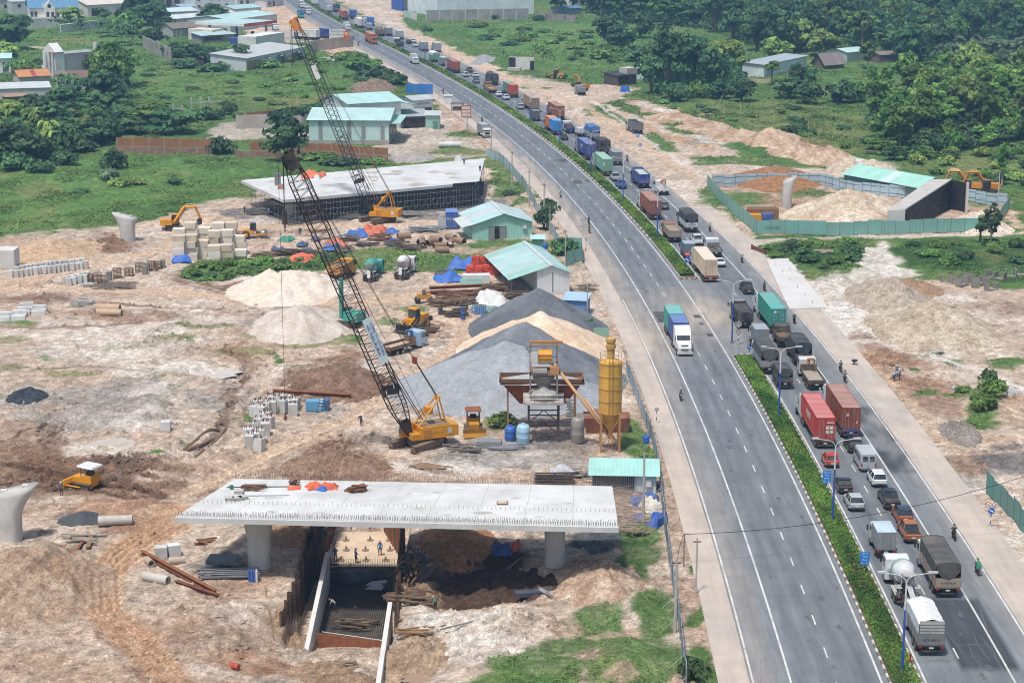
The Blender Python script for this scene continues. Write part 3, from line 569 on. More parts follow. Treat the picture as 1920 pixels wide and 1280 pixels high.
def crown_mesh(kind,seed):
 r=np.random.default_rng(seed);C=[];NN=[];B=[]
 spec={'broad':(24,46,.32,(1,1,.75)),'airy':(26,36,.24,(.8,.8,1.25)),'layer':(16,60,.36,(1.1,1.1,.45)),'bush':(16,40,.38,(1,1,.6)),'big':(44,44,.25,(1,1,.8))}[kind]
 K,n,cr,ax=spec
 for i in range(K):
  d=r.normal(size=3);d/=np.linalg.norm(d);rad=r.random()**.4*.78
  c=d*rad*np.array(ax)
  if kind=='layer':c[2]=(r.integers(0,3)-1)*.3+.05*r.normal();c[:2]*=1-.18*abs(c[2])
  if kind=='bush':c[2]=abs(c[2])*.9-.15
  k=cr*(.65+.7*r.random());e=r.normal(size=(n,3));e/=np.linalg.norm(e,axis=1)[:,None];e[:,2]=np.where(r.random(n)<.75,np.abs(e[:,2]),e[:,2])
  w=np.array([1,1,.45 if kind=='layer' else.8]);C.append(c+e*k*w*(.75+.35*r.random((n,1))));NN.append(e);B.append(np.full(n,r.random()))
 C=np.concatenate(C);return leaf_mesh(C,.17 if kind!='big' else.12,br=np.concatenate(B),seed=seed,N0=np.concatenate(NN))
CR={k:[crown_mesh(k,100+i+10*j)for i in range(4)]for j,k in enumerate(('broad','airy','layer','bush','big'))}
def palm_mesh(seed,nst=5,blades=8):
 r=np.random.default_rng(seed);V=[];Q=[];k=[]
 for s_ in range(nst):
  bx,by=r.normal(size=2)*.45;hz=.55+.5*r.random()
  for j in range(blades):
   a=r.random()*6.28;L_=.5+.35*r.random();w=.09;pr=None;kk=r.random()
   for i in range(5):
    t=i/4;d=L_*t;z=hz+.45*math.sin(t*2.4)*L_-.3*t*t*L_;ww=w*math.sin(math.pi*(.12+.8*t))
    cx,cy=bx+math.cos(a)*d,by+math.sin(a)*d;q=[(cx-math.sin(a)*ww,cy+math.cos(a)*ww,z),(cx+math.sin(a)*ww,cy-math.cos(a)*ww,z)]
    n=len(V);V+=q;k+=[kk,kk]
    if i:Q.append((n-2,n-1,n+1,n))
 me=np_mesh('fronds',np.array(V),np.array(Q),True);at=me.attributes.new('leaf','FLOAT','POINT');at.data.foreach_set('value',np.array(k,np.float32));return me
PALM=[palm_mesh(i)for i in range(3)]
_tr={}
def trunk_mesh(kind,v):
 k=(kind,v)
 if k not in _tr:
  r=random.Random(v*7+1);m=MB();rr={'broad':.05,'airy':.022,'layer':.03,'bush':.03,'big':.045,'palm':.03}[kind]
  bx,by=r.uniform(-.05,.05),r.uniform(-.05,.05);m.cyl((0,0,-.06),(bx*.5,by*.5,.35),rr*1.3,rr,7);m.cyl((bx*.5,by*.5,.35),(bx,by,.62),rr,rr*.7,6)
  for i in range(5):
   a=i*1.257+r.random();m.cyl((bx*.6,by*.6,.36+.05*i),(bx+.2*math.cos(a),by+.2*math.sin(a),.62+.06*i),rr*.5,rr*.18,5)
  _tr[k]=mesh_of(m)
 return _tr[k]
TREES=0
def tree(px,py,h,r,kind='broad',leaf=None,label='',group=None,z=None,name=None,cz=None,bark=None):
 """h total height, r crown radius in metres"""
 global TREES;TREES+=1
 p=G(px,py)if not isinstance(px,Vector)else px;zz=gz(p.x,p.y)if z is None else z
 nm=name or('forest_tree' if group=='trees of the far wood' else 'grove_tree' if group and 'grove' in group else None)or{'bush':'bush','palm':'banana_clump'}.get(kind,'tree')
 t=thing(nm,label,{'bush':'bush','palm':'banana plant'}.get(kind,'tree'),(p.x,p.y,zz),random.uniform(0,6.28),group)
 v=random.randrange(4)
 if kind=='palm':
  o=obj('fronds',PALM[v%3],leaf or LEAF_M,t);o.scale=(r,r,h)
  o=obj('stem',trunk_mesh(kind,v),BARK,t);o.scale=(h*.6,h*.6,h*.8);return t
 fz={'broad':.75,'airy':1.25,'layer':.5,'bush':.6,'big':.8}[kind]
 ch=min(h*.45,r*fz*1.15)if kind!='airy' else h*.42
 o=obj('crown',CR[kind][v],leaf or LEAF_D,t);o.scale=(r,r,ch/fz);o.location[2]=h-ch if kind!='bush' else h*.3
 if kind=='bush':o.scale=(r,r,h*.9)
 o=obj('trunk',trunk_mesh(kind,v),bark or(BARKL if kind=='airy' else BARK),t);o.scale=(h*.8,h*.8,h)
 return t
def inpoly(x,y,P_):
 c=False;n=len(P_)
 for i in range(n):
  (ax,ay),(bx,by)=P_[i],P_[(i+1)%n]
  if(ay>y)!=(by>y)and x<ax+(y-ay)/(by-ay)*(bx-ax):c=not c
 return c
def scatter(pl,sp,fn,seed=1,cap=400):
 """points at least sp metres apart inside a plan polygon"""
 r=random.Random(seed);W=[tuple(G(*q).xy)for q in pl];x0,x1=min(w[0]for w in W),max(w[0]for w in W);y0,y1=min(w[1]for w in W),max(w[1]for w in W)
 got=[];cell={}
 for _ in range(int((x1-x0)*(y1-y0)/sp/sp*6)+60):
  x,y=r.uniform(x0,x1),r.uniform(y0,y1);k=(int(x//sp),int(y//sp))
  if not inpoly(x,y,W)or any((x-a)**2+(y-b)**2<sp*sp for i in(-1,0,1)for j in(-1,0,1)for a,b in cell.get((k[0]+i,k[1]+j),())):continue
  cell.setdefault(k,[]).append((x,y));got.append((x,y));fn(Vector((x,y,0)),r)
  if len(got)>=cap:break
 return got
 # --- the wood at the top right
def f_wood(p,r):
 k=r.choice(['broad','big','airy','big']);tree(p,0,r.uniform(11,19),r.uniform(5.2,8),k,r.choice([LEAF_D,LEAF_D,LEAF_D,LEAF_M]),'tree in the dense dark wood at the top right','trees of the far wood')
scatter([(1090,8),(1130,40),(1260,52),(1330,60),(1420,100),(1500,104),(1530,92),(1640,96),(1660,120),(1760,125),(1800,85),(2010,70),(1990,0),(1080,-3)],10.6,f_wood,3,300)
# --- pale tall trees by the right edge
def f_airy(p,r):tree(p,0,r.uniform(11,16.5),r.uniform(4.2,6.2),r.choice(['airy','airy','big']),r.choice([LEAF_N,LEAF_M,LEAF_N,LEAF_M,LEAF_L]),'tall slender pale green tree in the grove by the right edge','pale slender grove trees')
scatter([(1640,215),(1700,185),(1800,165),(1960,165),(1990,260),(1900,262),(1790,268),(1700,290),(1650,290)],7.2,f_airy,5,70)
def f_under(p,r):tree(p,0,r.uniform(3.5,7.5),r.uniform(3,4.6),r.choice(['bush','broad','big']),r.choice([LEAF_D,LEAF_M,LEAF_N]),'low leafy tree filling the front of the pale grove','undergrowth of the pale grove')
scatter([(1642,225),(1700,240),(1800,240),(1960,235),(1980,272),(1900,275),(1790,282),(1710,302),(1650,302)],5.2,f_under,8,60)
def f_grey(p,r):tree(p,0,r.uniform(8,12),r.uniform(4,6),'airy',LEAF_G,'greyish young tree in the plantation behind the pale grove','grey plantation trees')
scatter([(1760,130),(1830,112),(1990,100),(1990,150),(1800,155)],9,f_grey,6,40)
def f_scrub(p,r):tree(p,0,r.uniform(1.8,3.4),r.uniform(1.8,3.2),'bush',r.choice([LEAF_M,LEAF_L,LEAF_D]),'low scrub bush on the slope below the pale grove','scrub below the pale grove')
scatter([(1700,300),(1800,285),(1960,290),(1960,360),(1880,350),(1750,325)],7,f_scrub,7,40)
def mass(name,label,pl,n,hmax,sz,mat_,seed):
 r=np.random.default_rng(seed);W=np.array([G(*q).xy for q in pl]);lo,hi=W.min(0),W.max(0);P_=lo+(hi-lo)*r.random((n*3,2));ins=seg_d(P_[:,0],P_[:,1],W,True)[1];P_=P_[ins][:n];k=np.clip(.5+2*fbm(P_[:,0]/9,P_[:,1]/9,3,seed),.1,1)
 o=obj(name,leaf_mesh(np.concatenate([P_,(hmax*k*r.random(len(P_))**.4)[:,None]],1),sz,br=np.clip(.1+.8*k,0,1),seed=seed),mat_);tag(o,label,'undergrowth',None,'stuff')
mass('undergrowth','dark undergrowth filling the far wood',[(1090,8),(1130,40),(1260,50),(1330,58),(1420,96),(1500,100),(1530,90),(1640,94),(1660,116),(1760,120),(1800,85),(2010,70),(1990,-10),(1080,-10)],26000,8,1.5,LEAF_D,31)
mass('undergrowth','undergrowth between the trunks of the pale grove',[(1650,215),(1720,185),(1800,165),(1990,150),(1990,262),(1900,264),(1790,272),(1700,292),(1655,292)],9000,5.5,1.0,LEAF_D,32)
mass('undergrowth','undergrowth of the left thicket',[(-40,238),(120,228),(215,218),(222,262),(150,285),(90,300),(-40,308)],5000,4,.9,LEAF_D,33)
mass('undergrowth','undergrowth behind the roadside workshop',[(1205,150),(1290,120),(1400,130),(1400,160),(1360,180),(1240,185)],4000,5,1.1,LEAF_D,34)
for x,y,h,r,k,l,lb in[
(1253,165,21,8.5,'big',LEAF_D,'tall spreading tree with a bare trunk beside the roadside workshop'),(1222,178,12,5,'broad',LEAF_D,'dark tree standing left of the workshop shed'),(1300,160,17,7,'big',LEAF_D,'large dark tree right of the tall spreading one'),
(1340,165,13,6,'broad',LEAF_D,'round dark tree near the meadow edge, left of the white wall'),(1365,150,13,6.5,'layer',LEAF_L,'tree with flat pale green layers above the workshop'),(1310,185,7,4.5,'bush',LEAF_M,'dense shrub under the large dark tree'),
(1270,190,6,5,'bush',LEAF_D,'wide shrub right of the blue tarpaulin'),(1348,185,6,4.5,'broad',LEAF_D,'small tree right of the shrubs by the workshop'),(1390,190,6.5,5,'broad',LEAF_D,'short round tree on the bank, third from the workshop'),
(1478,185,7,5,'broad',LEAF_D,'short round tree on the bank below the white wall'),(1515,195,6.5,5,'broad',LEAF_D,'short wide tree on the bank left of the dark gap'),(1575,193,7,5.5,'broad',LEAF_D,'wide low tree on the bank next to the pale grove'),(1615,192,6,4.5,'broad',LEAF_M,'low tree on the bank touching the pale grove'),
(1498,158,7,3.6,'broad',LEAF_D,'small tree on the meadow in front of the white wall'),(1523,162,6,3,'broad',LEAF_D,'small tree on the meadow in front of the thatched hut'),(1447,160,8,2.6,'layer',LEAF_M,'thin small tree with a pale trunk on the meadow'),(1627,130,11,4.6,'airy',LEAF_M,'slender tree with a pale trunk right of the thatched hut'),
(1455,118,9,6,'broad',LEAF_L,'bright green tree left of the long white wall'),(1500,98,12,6,'broad',LEAF_L,'pale green tree behind the long white wall'),(1545,105,10,7,'broad',LEAF_L,'pale green tree behind the thatched hut'),
(1488,268,5.5,4,'bush',LEAF_D,'dark round bush on the slope above the spoil bank'),(1885,262,9,4,'broad',LEAF_M,'leafy tree standing free at the right edge'),(1878,350,11,1.8,'airy',LEAF_M,'thin young tree behind the two excavators'),
(1142,88,11,7.5,'broad',LEAF_D,'round tree at the end of the green field, left one of two'),(1165,92,10,6.5,'big',LEAF_D,'round tree at the end of the green field, right one of two'),(1200,72,9,6,'broad',LEAF_D,'dark tree above the green field'),(1195,115,7,7,'bush',LEAF_D,'wide shrub mass below the green field trees'),(1225,135,7,7,'bush',LEAF_M,'shrub mass left of the tall spreading tree'),(1120,110,5,6,'bush',LEAF_M,'low shrub on the green field edge'),
(1045,30,14,6,'airy',LEAF_D,'tall tree right of the long white factory'),(1075,20,13,6,'broad',LEAF_D,'dark tree in front of the white villa'),(1100,25,10,3.4,'palm',LEAF_D,'palm in front of the blue roof'),(1060,8,11,5,'broad',LEAF_D,'tree between the factory and the white villa'),
(928,37,3.2,3,'bush',LEAF_D,'bush at the foot of the factory wall'),(1012,40,3.5,3.5,'bush',LEAF_D,'bush at the right end of the factory wall'),(800,62,2.6,3,'bush',LEAF_D,'small bush by the factory gate'),
# left side
(15,95,13,9,'broad',LEAF_D,'big dark tree at the left edge below the white house'),(35,60,7,6,'broad',LEAF_D,'dark tree at the far left corner'),(10,120,8,6,'broad',LEAF_L,'light green tree at the left edge above the small white house'),(60,140,5,6,'bush',LEAF_M,'thicket on the meadow left of the grey gabled house'),(85,125,4,6,'bush',LEAF_D,'dark thicket behind the grey gabled house'),(30,150,5,4,'palm',LEAF_M,'banana clump beside the small white house'),
(132,42,6.5,5.5,'broad',LEAF_L,'round bright green tree beside the blue-roofed house'),(190,38,5.5,5,'broad',LEAF_M,'low round tree in front of the white hall'),(108,58,5,3.4,'palm',LEAF_D,'dark palm left of the white boundary wall'),(150,65,5.5,4.6,'palm',LEAF_D,'spiky dark palm in front of the white boundary wall'),
(262,48,16,11,'layer',LEAF_D,'large layered dark tree right of the white hall'),(288,62,12,8,'layer',LEAF_D,'wide tree in front of the large layered one'),(240,65,10,7,'broad',LEAF_M,'mid green tree left of the brown-roofed hut'),(308,64,7,5,'broad',LEAF_D,'dark tree left of the blue containers'),
(205,70,6,6,'palm',LEAF_D,'banana clump at the top of the meadow, leftmost'),(228,80,6.5,6,'palm',LEAF_D,'banana clump at the top of the meadow, second from left'),(250,85,6.5,6,'palm',LEAF_D,'banana clump above the concrete retaining wall'),(185,62,5,5,'palm',LEAF_D,'banana clump next to the white boundary wall'),(285,88,7,6,'broad',LEAF_D,'dark tree hanging over the concrete retaining wall'),
(402,52,10,7,'broad',LEAF_D,'dark spreading tree between the white sheds'),(335,108,5.5,7,'broad',LEAF_D,'dense tree below the blue containers, left one'),(370,116,6.5,8,'broad',LEAF_D,'dense tree below the blue containers, middle one'),(405,120,6.5,7.5,'big',LEAF_D,'dense tree below the blue containers, right one'),(442,124,7,7,'layer',LEAF_D,'flat dark tree left of the workshop with awnings'),(350,128,4,6,'bush',LEAF_D,'dark thicket under the dense trees'),(395,135,4,6,'bush',LEAF_D,'dark thicket at the foot of the ruined wall'),(425,130,4,5,'bush',LEAF_M,'thicket beside the ruined wall'),
(520,118,4,7,'bush',LEAF_D,'climbing shrub on the workshop wall, left'),(545,112,4,6,'bush',LEAF_D,'climbing shrub on the workshop wall, right'),(505,128,3.5,6,'bush',LEAF_M,'shrub at the foot of the workshop'),(600,125,3,5,'bush',LEAF_M,'shrub beside the rubble heap'),
(205,185,17,8,'big',LEAF_M,'tall leafy tree right of the grey gabled house'),(222,165,15,7,'broad',LEAF_M,'leafy tree behind the tall one by the grey gabled house'),(168,145,8,3,'airy',LEAF_M,'narrow tree against the grey gabled house'),(195,212,12,8,'broad',LEAF_D,'dark tree above the brick wall, upper'),(218,225,8,6,'broad',LEAF_D,'dark tree above the brick wall, lower'),
(128,140,4,5,'palm',LEAF_D,'banana clump between the tin-roofed sheds'),(115,175,5,4,'palm',LEAF_D,'banana clump behind the flat grey roofs'),(140,178,5,5,'palm',LEAF_D,'banana clump below the brown-roofed shed'),
(95,238,9,8,'broad',LEAF_D,'big dark tree left of the brick wall, upper'),(132,230,9.5,7,'broad',LEAF_D,'big dark tree left of the brick wall, middle'),(140,214,6,6,'broad',LEAF_L,'yellowish tree below the flat grey roofs'),(60,225,7,6,'broad',LEAF_D,'dark tree below the flat grey roofs'),(30,250,8,7,'broad',LEAF_L,'light green tree at the left edge of the thicket'),(8,245,8,7,'broad',LEAF_M,'mid green tree at the left edge'),
(45,255,6,5,'palm',LEAF_M,'banana clump at the left edge of the thicket'),(75,262,7,5,'palm',LEAF_L,'bright banana clump inside the thicket'),(90,285,6,4.5,'palm',LEAF_L,'bright banana clump at the front of the thicket'),(110,265,9,7,'broad',LEAF_D,'dark tree at the front of the thicket'),(15,285,8,7,'broad',LEAF_D,'dark bush-like tree at the front left of the thicket'),(55,300,7,6,'broad',LEAF_D,'dark low tree at the front of the thicket'),(30,320,5,5,'bush',LEAF_D,'bush below the thicket at the left edge'),
(170,265,5,6,'bush',LEAF_M,'shrub at the left end of the brick wall'),(150,285,4,5,'bush',LEAF_D,'shrub on the meadow below the thicket, upper'),(120,310,4.5,4.5,'bush',LEAF_D,'shrub on the meadow below the thicket, lower'),(75,325,4,4,'bush',LEAF_D,'rounded bush on the bright meadow near the thicket'),
(212,322,5.5,3.8,'bush',LEAF_D,'round dark bush alone on the bright meadow'),(205,340,3,3.2,'bush',LEAF_G,'greyish small bush on the bright meadow'),(222,352,2.4,2.6,'bush',LEAF_L,'small light bush in front of the greyish one'),(250,348,1.8,3.6,'bush',LEAF_L,'low light scrub on the bright meadow'),(330,348,1.6,2.4,'bush',LEAF_D,'tiny dark scrub on the bright meadow'),(150,362,1.6,2.4,'bush',LEAF_D,'tiny scrub in the dry part of the meadow'),
(240,250,6,6.5,'layer',LEAF_D,'flat spreading tree behind the brick wall, left'),(325,250,6,7,'layer',LEAF_D,'flat spreading tree behind the brick wall, middle'),(280,235,6,7,'broad',LEAF_M,'rounded tree behind the brick wall'),(390,225,5,5,'bush',LEAF_D,'shrub beside the concrete post frame'),(430,215,5,3,'bush',LEAF_D,'shrub right of the concrete post frame'),
(415,288,5.5,4.6,'bush',LEAF_D,'round shrub standing in the gap of the brick wall'),(545,262,8.5,6,'layer',LEAF_D,'layered dark tree left of the green warehouse'),(535,302,8,5.2,'layer',LEAF_D,'layered dark tree in front of the brick wall'),(600,300,2.2,5,'bush',LEAF_M,'low shrub along the brick wall, left'),(640,308,2.2,6,'bush',LEAF_D,'low shrub along the brick wall, right'),(688,296,3.5,2.4,'bush',LEAF_D,'shrub climbing the warehouse corner'),(700,307,2,4,'bush',LEAF_M,'low shrub beside the rubble below the warehouse'),
(615,225,2.5,8,'bush',LEAF_D,'shrubs behind the warehouse'),(585,212,3,6,'bush',LEAF_D,'shrub left of the concrete tank behind the warehouse'),(705,150,6,8,'bush',LEAF_D,'thick shrub by the road embankment, lower'),(680,135,6,8,'bush',LEAF_M,'thick shrub by the road embankment, upper'),(740,160,4,6,'bush',LEAF_D,'shrub above the blue hoarding'),(655,120,5,8,'bush',LEAF_M,'bright shrub on the embankment slope'),
(1858,462,9,2.6,'airy',LEAF_D,'thin dark tree in front of the teal hoarding'),(1838,455,5,1.8,'broad',LEAF_D,'small dark tree beside the thin one at the teal hoarding'),(1808,735,0.8,1.6,'bush',LEAF_M,'low weeds beside the pale puddle'),(1858,745,3,2.4,'bush',LEAF_M,'bush on the bank beside the curved dirt track, upper'),(1845,772,2.6,2.4,'bush',LEAF_M,'bush on the bank beside the curved dirt track, lower'),(1850,725,3.2,1.6,'bush',LEAF_D,'tallest bush on the bank beside the dirt track'),
(1030,395,3.5,2.4,'bush',LEAF_D,'bush behind the upper green site hut'),(1020,430,4.5,2.4,'broad',LEAF_D,'leafy bush right of the upper green site hut'),(1060,478,4,3,'bush',LEAF_D,'shrub between the two green site huts'),(985,475,2,3.4,'bush',LEAF_M,'low shrub beside the footpath to the hut'),(940,800,2.6,2.2,'bush',LEAF_M,'weedy shrub left of the batching plant'),
(1190,1000,1.6,1.8,'bush',LEAF_M,'shrub below the tarpaulins by the hoarding'),(1300,1270,2.4,1.7,'bush',LEAF_D,'shrub at the foot of the concrete pole'),(958,372,2.0,2.6,'bush',LEAF_D,'round shrub by the hoarding near the scaffold')]:
 tree(x,y,h,r,k,l,lb)
def f_veg(lb,gr,h,r_,leafs,seed,pl,sp,cap=60):scatter(pl,sp,lambda p,r:tree(p,0,r.uniform(*h),r.uniform(*r_),'bush',r.choice(leafs),lb,gr),seed,cap)
f_veg('leafy shrub in the weed belt across the works area','shrubs of the weed belt',(.8,1.8),(1.2,2.2),[LEAF_M,LEAF_D,GRASS],11,[(340,512),(420,488),(560,490),(640,478),(640,500),(560,503),(420,525),(345,522)],2.6,40)
f_veg('leafy shrub in the weeds below the teal hoarding, left patch','shrubs left of the white spoil track',(1,2.2),(1.4,2.6),[LEAF_M,LEAF_D],12,[(1425,470),(1480,455),(1590,452),(1615,488),(1550,505),(1460,490)],4,40)
f_veg('leafy shrub in the weeds below the teal hoarding, right patch','shrubs right of the white spoil track',(1,2.2),(1.4,2.8),[LEAF_M,LEAF_D],13,[(1685,465),(1780,455),(1940,455),(1940,500),(1760,498)],5,40)
f_veg('small shrub on the green field beyond the haul road','shrubs on the green field',(1.5,3.5),(3,5),[LEAF_M,LEAF_D,GRASS],14,[(860,55),(1000,52),(1180,70),(1150,120),(1050,120),(930,85)],13,40)
f_veg('low shrub on the sloping meadow right of the haul road','shrubs on the right meadow',(.8,2),(1.6,3),[LEAF_M,LEAF_D,GRASS],15,[(1230,195),(1500,205),(1640,240),(1640,300),(1520,280),(1350,245)],9,50)
f_veg('low shrub on the meadow behind the brick wall','shrubs on the back meadow',(.8,2.2),(1.8,4),[LEAF_M,LEAF_D,GRASS],16,[(250,120),(420,145),(680,130),(720,160),(600,215),(300,225)],13,60)
scatter([(-30,235),(120,225),(215,215),(225,268),(150,290),(90,300),(-30,305)],8,lambda p,r:tree(p,0,r.uniform(5,8.5),r.uniform(4,6.5),r.choice(['broad','big','bush']),r.choice([LEAF_D,LEAF_D,LEAF_M,LEAF_L]),'tree of the dense thicket left of the brick wall','trees of the left thicket'),21,40)
# --- grass and weeds: blades spread where the ground bears plants
def weeds(n,y0,y1,size,seed,thr=.35):
 r=np.random.default_rng(seed);py=r.uniform(y0,y1,n*3);pxx=r.uniform(-40,1960,n*3);s=CT*(py-YH)/H
 X=(pxx-960)/s;Y=(F/s-H*ST)/CT;u=X-rx(Y);_,g=cover(X,Y);dens=fbm(X/6,Y/8,3,44)*1.6+.5
 k=(g>thr)&(r.random(len(g))<g*np.clip(dens,.1,1))&((u<-15.2)|(u>20.5));X,Y=X[k][:n],Y[k][:n];hmul=.5+1.5*np.clip(dens[k][:n]-.3,0,1)
 Z=relief(X,Y);m=5;sz=size*hmul
 C=np.repeat(np.stack([X,Y,Z],-1),m,0);C+=r.normal(size=C.shape)*np.repeat(sz,m)[:,None]*np.array([.8,.8,.0]);C[:,2]+=np.repeat(sz,m)*r.random(len(C))*.7
 return leaf_mesh(C,np.repeat(sz,m)*.75,up=.5,br=np.repeat(np.clip(.5+1.2*fbm(X/9,Y/9,3,48),0,1),m),seed=seed)
for i,(n,a,b,sz)in enumerate(((14000,-5,130,.55),(18000,130,260,.42),(18000,260,420,.3),(14000,420,620,.3),(9000,620,900,.24),(14000,900,1300,.2))):
 o=obj('grass_and_weeds',weeds(n,a,b,sz,60+i),GRASS);tag(o,'grass and weeds growing over fields and verges','grass',None,'stuff')
 # --- hedge plants of the median
for med,(Y0,Y1)in zip(medians,MEDS):
 Y0=max(Y0,160);n=int((Y1-Y0)*(300 if Y0<200 else 60));r=np.random.default_rng(int(Y0));Y=Y0+.8+(Y1-Y0-1.6)*r.random(n)**(1 if Y0<200 else 1.5);u=r.uniform(.85,3.35,n)
 hgt=.45+.25*fbm(Y/2.5,u*1.1,3,90);a=np.arctan(np.polyval(np.polyder(PC),np.clip(Y,160,1000)/1000)/1000)
 C=np.stack([rx(Y)+u*np.cos(a),Y-u*np.sin(a),.14+hgt*r.random(n)**.35],-1);tone=np.clip(.5+1.6*fbm(Y/6,u/2,3,93),0,1)
 o=obj('hedge_leaves',leaf_mesh(C,.115+.36*(Y-160)/900,br=tone,seed=5),HEDGE,med);o['kind']='stuff'
 rd=r.random(n)<np.clip(fbm(Y/9,u/2,3,97)*1.5-.05,0,.35)
 if rd.sum()>20:o=obj('hedge_leaves',leaf_mesh(C[rd]+np.array([.03,0,.04]),.12,seed=6),HEDGR,med);o['kind']='stuff'
 # ================================================================ vehicles (rear at y = 0, nose towards +Y)
def paint(h,g=.14,r=.38):return mt(h,r+.1,0,.12,.9,g+.12,'8d7f70',spec=.4)
LAMPR=mt('a01f18',.3,0,.05,1,.1);LAMPO=mt('d07a20',.3,0,.05,1,.1);LAMPW=mt('dfe3e3',.15,0,.05,1,.08);PLATE=mt('d9d8d0',.5,0,.04,1,.1);CHROME=mt('b8bbbd',.25,.8,.1,1,.1)
WH={}
def wheel(t,x,y,r=.5,w=.28,near=True,rim=None):
 k=(round(r,2),round(w,2))
 if k not in WH:
  WH[k]=(mesh_of(MB().lathe([(r*.6,-w/2),(r*.94,-w/2),(r,-w*.3),(r,w*.3),(r*.94,w/2),(r*.6,w/2)],n=14,ax='x')),
  mesh_of(MB().lathe([(.02,-w*.53),(r*.3,-w*.56),(r*.6,-w*.5),(r*.6,w*.5),(r*.3,w*.56),(.02,w*.53)],n=10,ax='x')))
 o=obj('wheel',WH[k][0],TYRE,t,(x,y,r))
 if near:obj('rim',WH[k][1],rim or STEEL,o)
 return o
def axle(t,ys_,r=.5,tr=1.05,dual=False,near=True):
 for y in ys_:
  for s in(-1,1):
   wheel(t,s*(tr if not dual else tr-.08),y,r,.3 if not dual else.55,near)
def lights(t,w,y,z,near=True,plate=True):
 if not near:return
 for s in(-1,1):obj('tail_light',MB().box(-.16,.16,-.03,.04,-.07,.07),LAMPR,t,(s*(w/2-.22),y,z),key='tl')
 if plate:obj('number_plate',MB().box(-.22,.22,-.025,.02,-.07,.07),PLATE,t,(0,y-.01,z-.06),key='np')
def cab_over(t,y,c,w=2.4,h=2.85,l=1.9,near=True,air=True):
 m=MB().prism([(y,.55),(y+l*.98,.5),(y+l,1.1),(y+l*.97,1.75),(y+l*.84,h-.06),(y+l*.76,h),(y+.12,h),(y,h-.15)],-w/2,w/2,'x')
 cb=obj('cab',m,paint(c,.12),t,key=('cab',y,w,h,l))
 if not near:
  obj('windscreen',MB().quad((-w*.44,y+l*.975+.015,1.72),(w*.44,y+l*.975+.015,1.72),(w*.42,y+l*.85+.02,h-.2),(-w*.42,y+l*.85+.02,h-.2)),GLASS,cb,key=('ws',y,w,h,l));return cb
 obj('windscreen',MB().quad((-w*.44,y+l*.975+.015,1.72),(w*.44,y+l*.975+.015,1.72),(w*.42,y+l*.85+.02,h-.2),(-w*.42,y+l*.85+.02,h-.2)),GLASS,cb,key=('ws',y,w,h,l))
 for s in(-1,1):
  x=s*(w/2+.012);obj('side_window',MB().quad((x,y+l*.3,1.75),(x,y+l*.9,1.75),(x,y+l*.8,h-.3),(x,y+l*.3,h-.3)),GLASS,cb,key=('sw',s,y,w,h,l))
  obj('mirror',MB().box(-.09,.09,-.06,.06,-.3,.3),BLACK,cb,(s*(w/2+.2),y+l*.9,h-.75),key='mir');obj('mirror_arm',MB().bar((0,0,0),(-s*.2,0,.1),.025),BLACK,cb,(s*(w/2+.2),y+l*.9,h-.5),key=('ma',s))
  obj('headlight',MB().box(-.2,.2,-.02,.04,-.1,.1),LAMPW,cb,(s*(w/2-.3),y+l,.8),key='hl')
 obj('bumper',MB().box(-w/2,w/2,y+l-.05,y+l+.12,.35,.68),paint('7d7f80'),cb,key=('bu',y,w,l));obj('grille',MB().box(-w*.33,w*.33,y+l-.02,y+l+.03,.95,1.5),BLACK,cb,key=('gr',y,w,l))
 if air:obj('wind_deflector',MB().prism([(y+.2,h),(y+l*.7,h),(y+.5,h+.5),(y+.2,h+.55)],-w*.4,w*.4,'x'),paint(c,.12),cb,key=('wd',y,w,h,l))
 return cb
def conv_cab(t,y,c,near=True):
 """long-nosed tractor: sleeper, cab, bonnet"""
 w=2.35;m=MB().prism([(y,.7),(y+4.9,.7),(y+5.0,1.2),(y+4.75,1.75),(y+3.1,1.98),(y+2.75,2.75),(y+2.35,3.05),(y+1.6,3.55),(y+.15,3.7),(y,3.6)],-w/2,w/2,'x')
 for i,p in enumerate(m.v):
  if p[1]>y+3:m.v[i]=(p[0]*(.84 if p[1]>y+4.6 else.92),p[1],p[2])
 cb=obj('cab',m,paint(c,.1),t,key=('ccab',y))
 obj('windscreen',MB().quad((-.98,y+3.1+.02,2.0),(.98,y+3.1+.02,2.0),(1.0,y+2.77+.02,2.7),(-1.0,y+2.77+.02,2.7)),GLASS,cb,key=('cws',y))
 if near:
  for s in(-1,1):
   x=s*(w/2+.012);obj('side_window',MB().quad((x,y+1.9,1.95),(x,y+2.9,1.95),(x,y+2.65,2.65),(x,y+1.9,2.65)),GLASS,cb,key=('csw',s,y))
   obj('mirror',MB().box(-.09,.09,-.06,.06,-.35,.35),paint('c8c8c8'),cb,(s*1.45,y+2.95,2.3),key='cmir');obj('mirror_arm',MB().bar((0,0,0),(-s*.3,0,0),.025),BLACK,cb,(s*1.45,y+2.95,2.0),key=('cma',s))
   obj('headlight',MB().box(-.2,.2,-.05,.06,-.13,.13),LAMPW,cb,(s*.8,y+4.93,1.15),key='chl');obj('exhaust_stack',MB().cyl((s*1.0,y-.15,.8),(s*1.0,y-.15,3.5),.08,.08,8),CHROME,t,key=('ex',s,y))
  obj('grille',MB().quad((-.55,y+5.01,.85),(.55,y+5.01,.85),(.5,y+4.82,1.7),(-.5,y+4.82,1.7)),DSTEEL,cb,key=('cgr',y));obj('bumper',MB().box(-1.15,1.15,y+4.85,y+5.15,.35,.75),paint('c6c8c8'),cb,key=('cbu',y))
 return cb
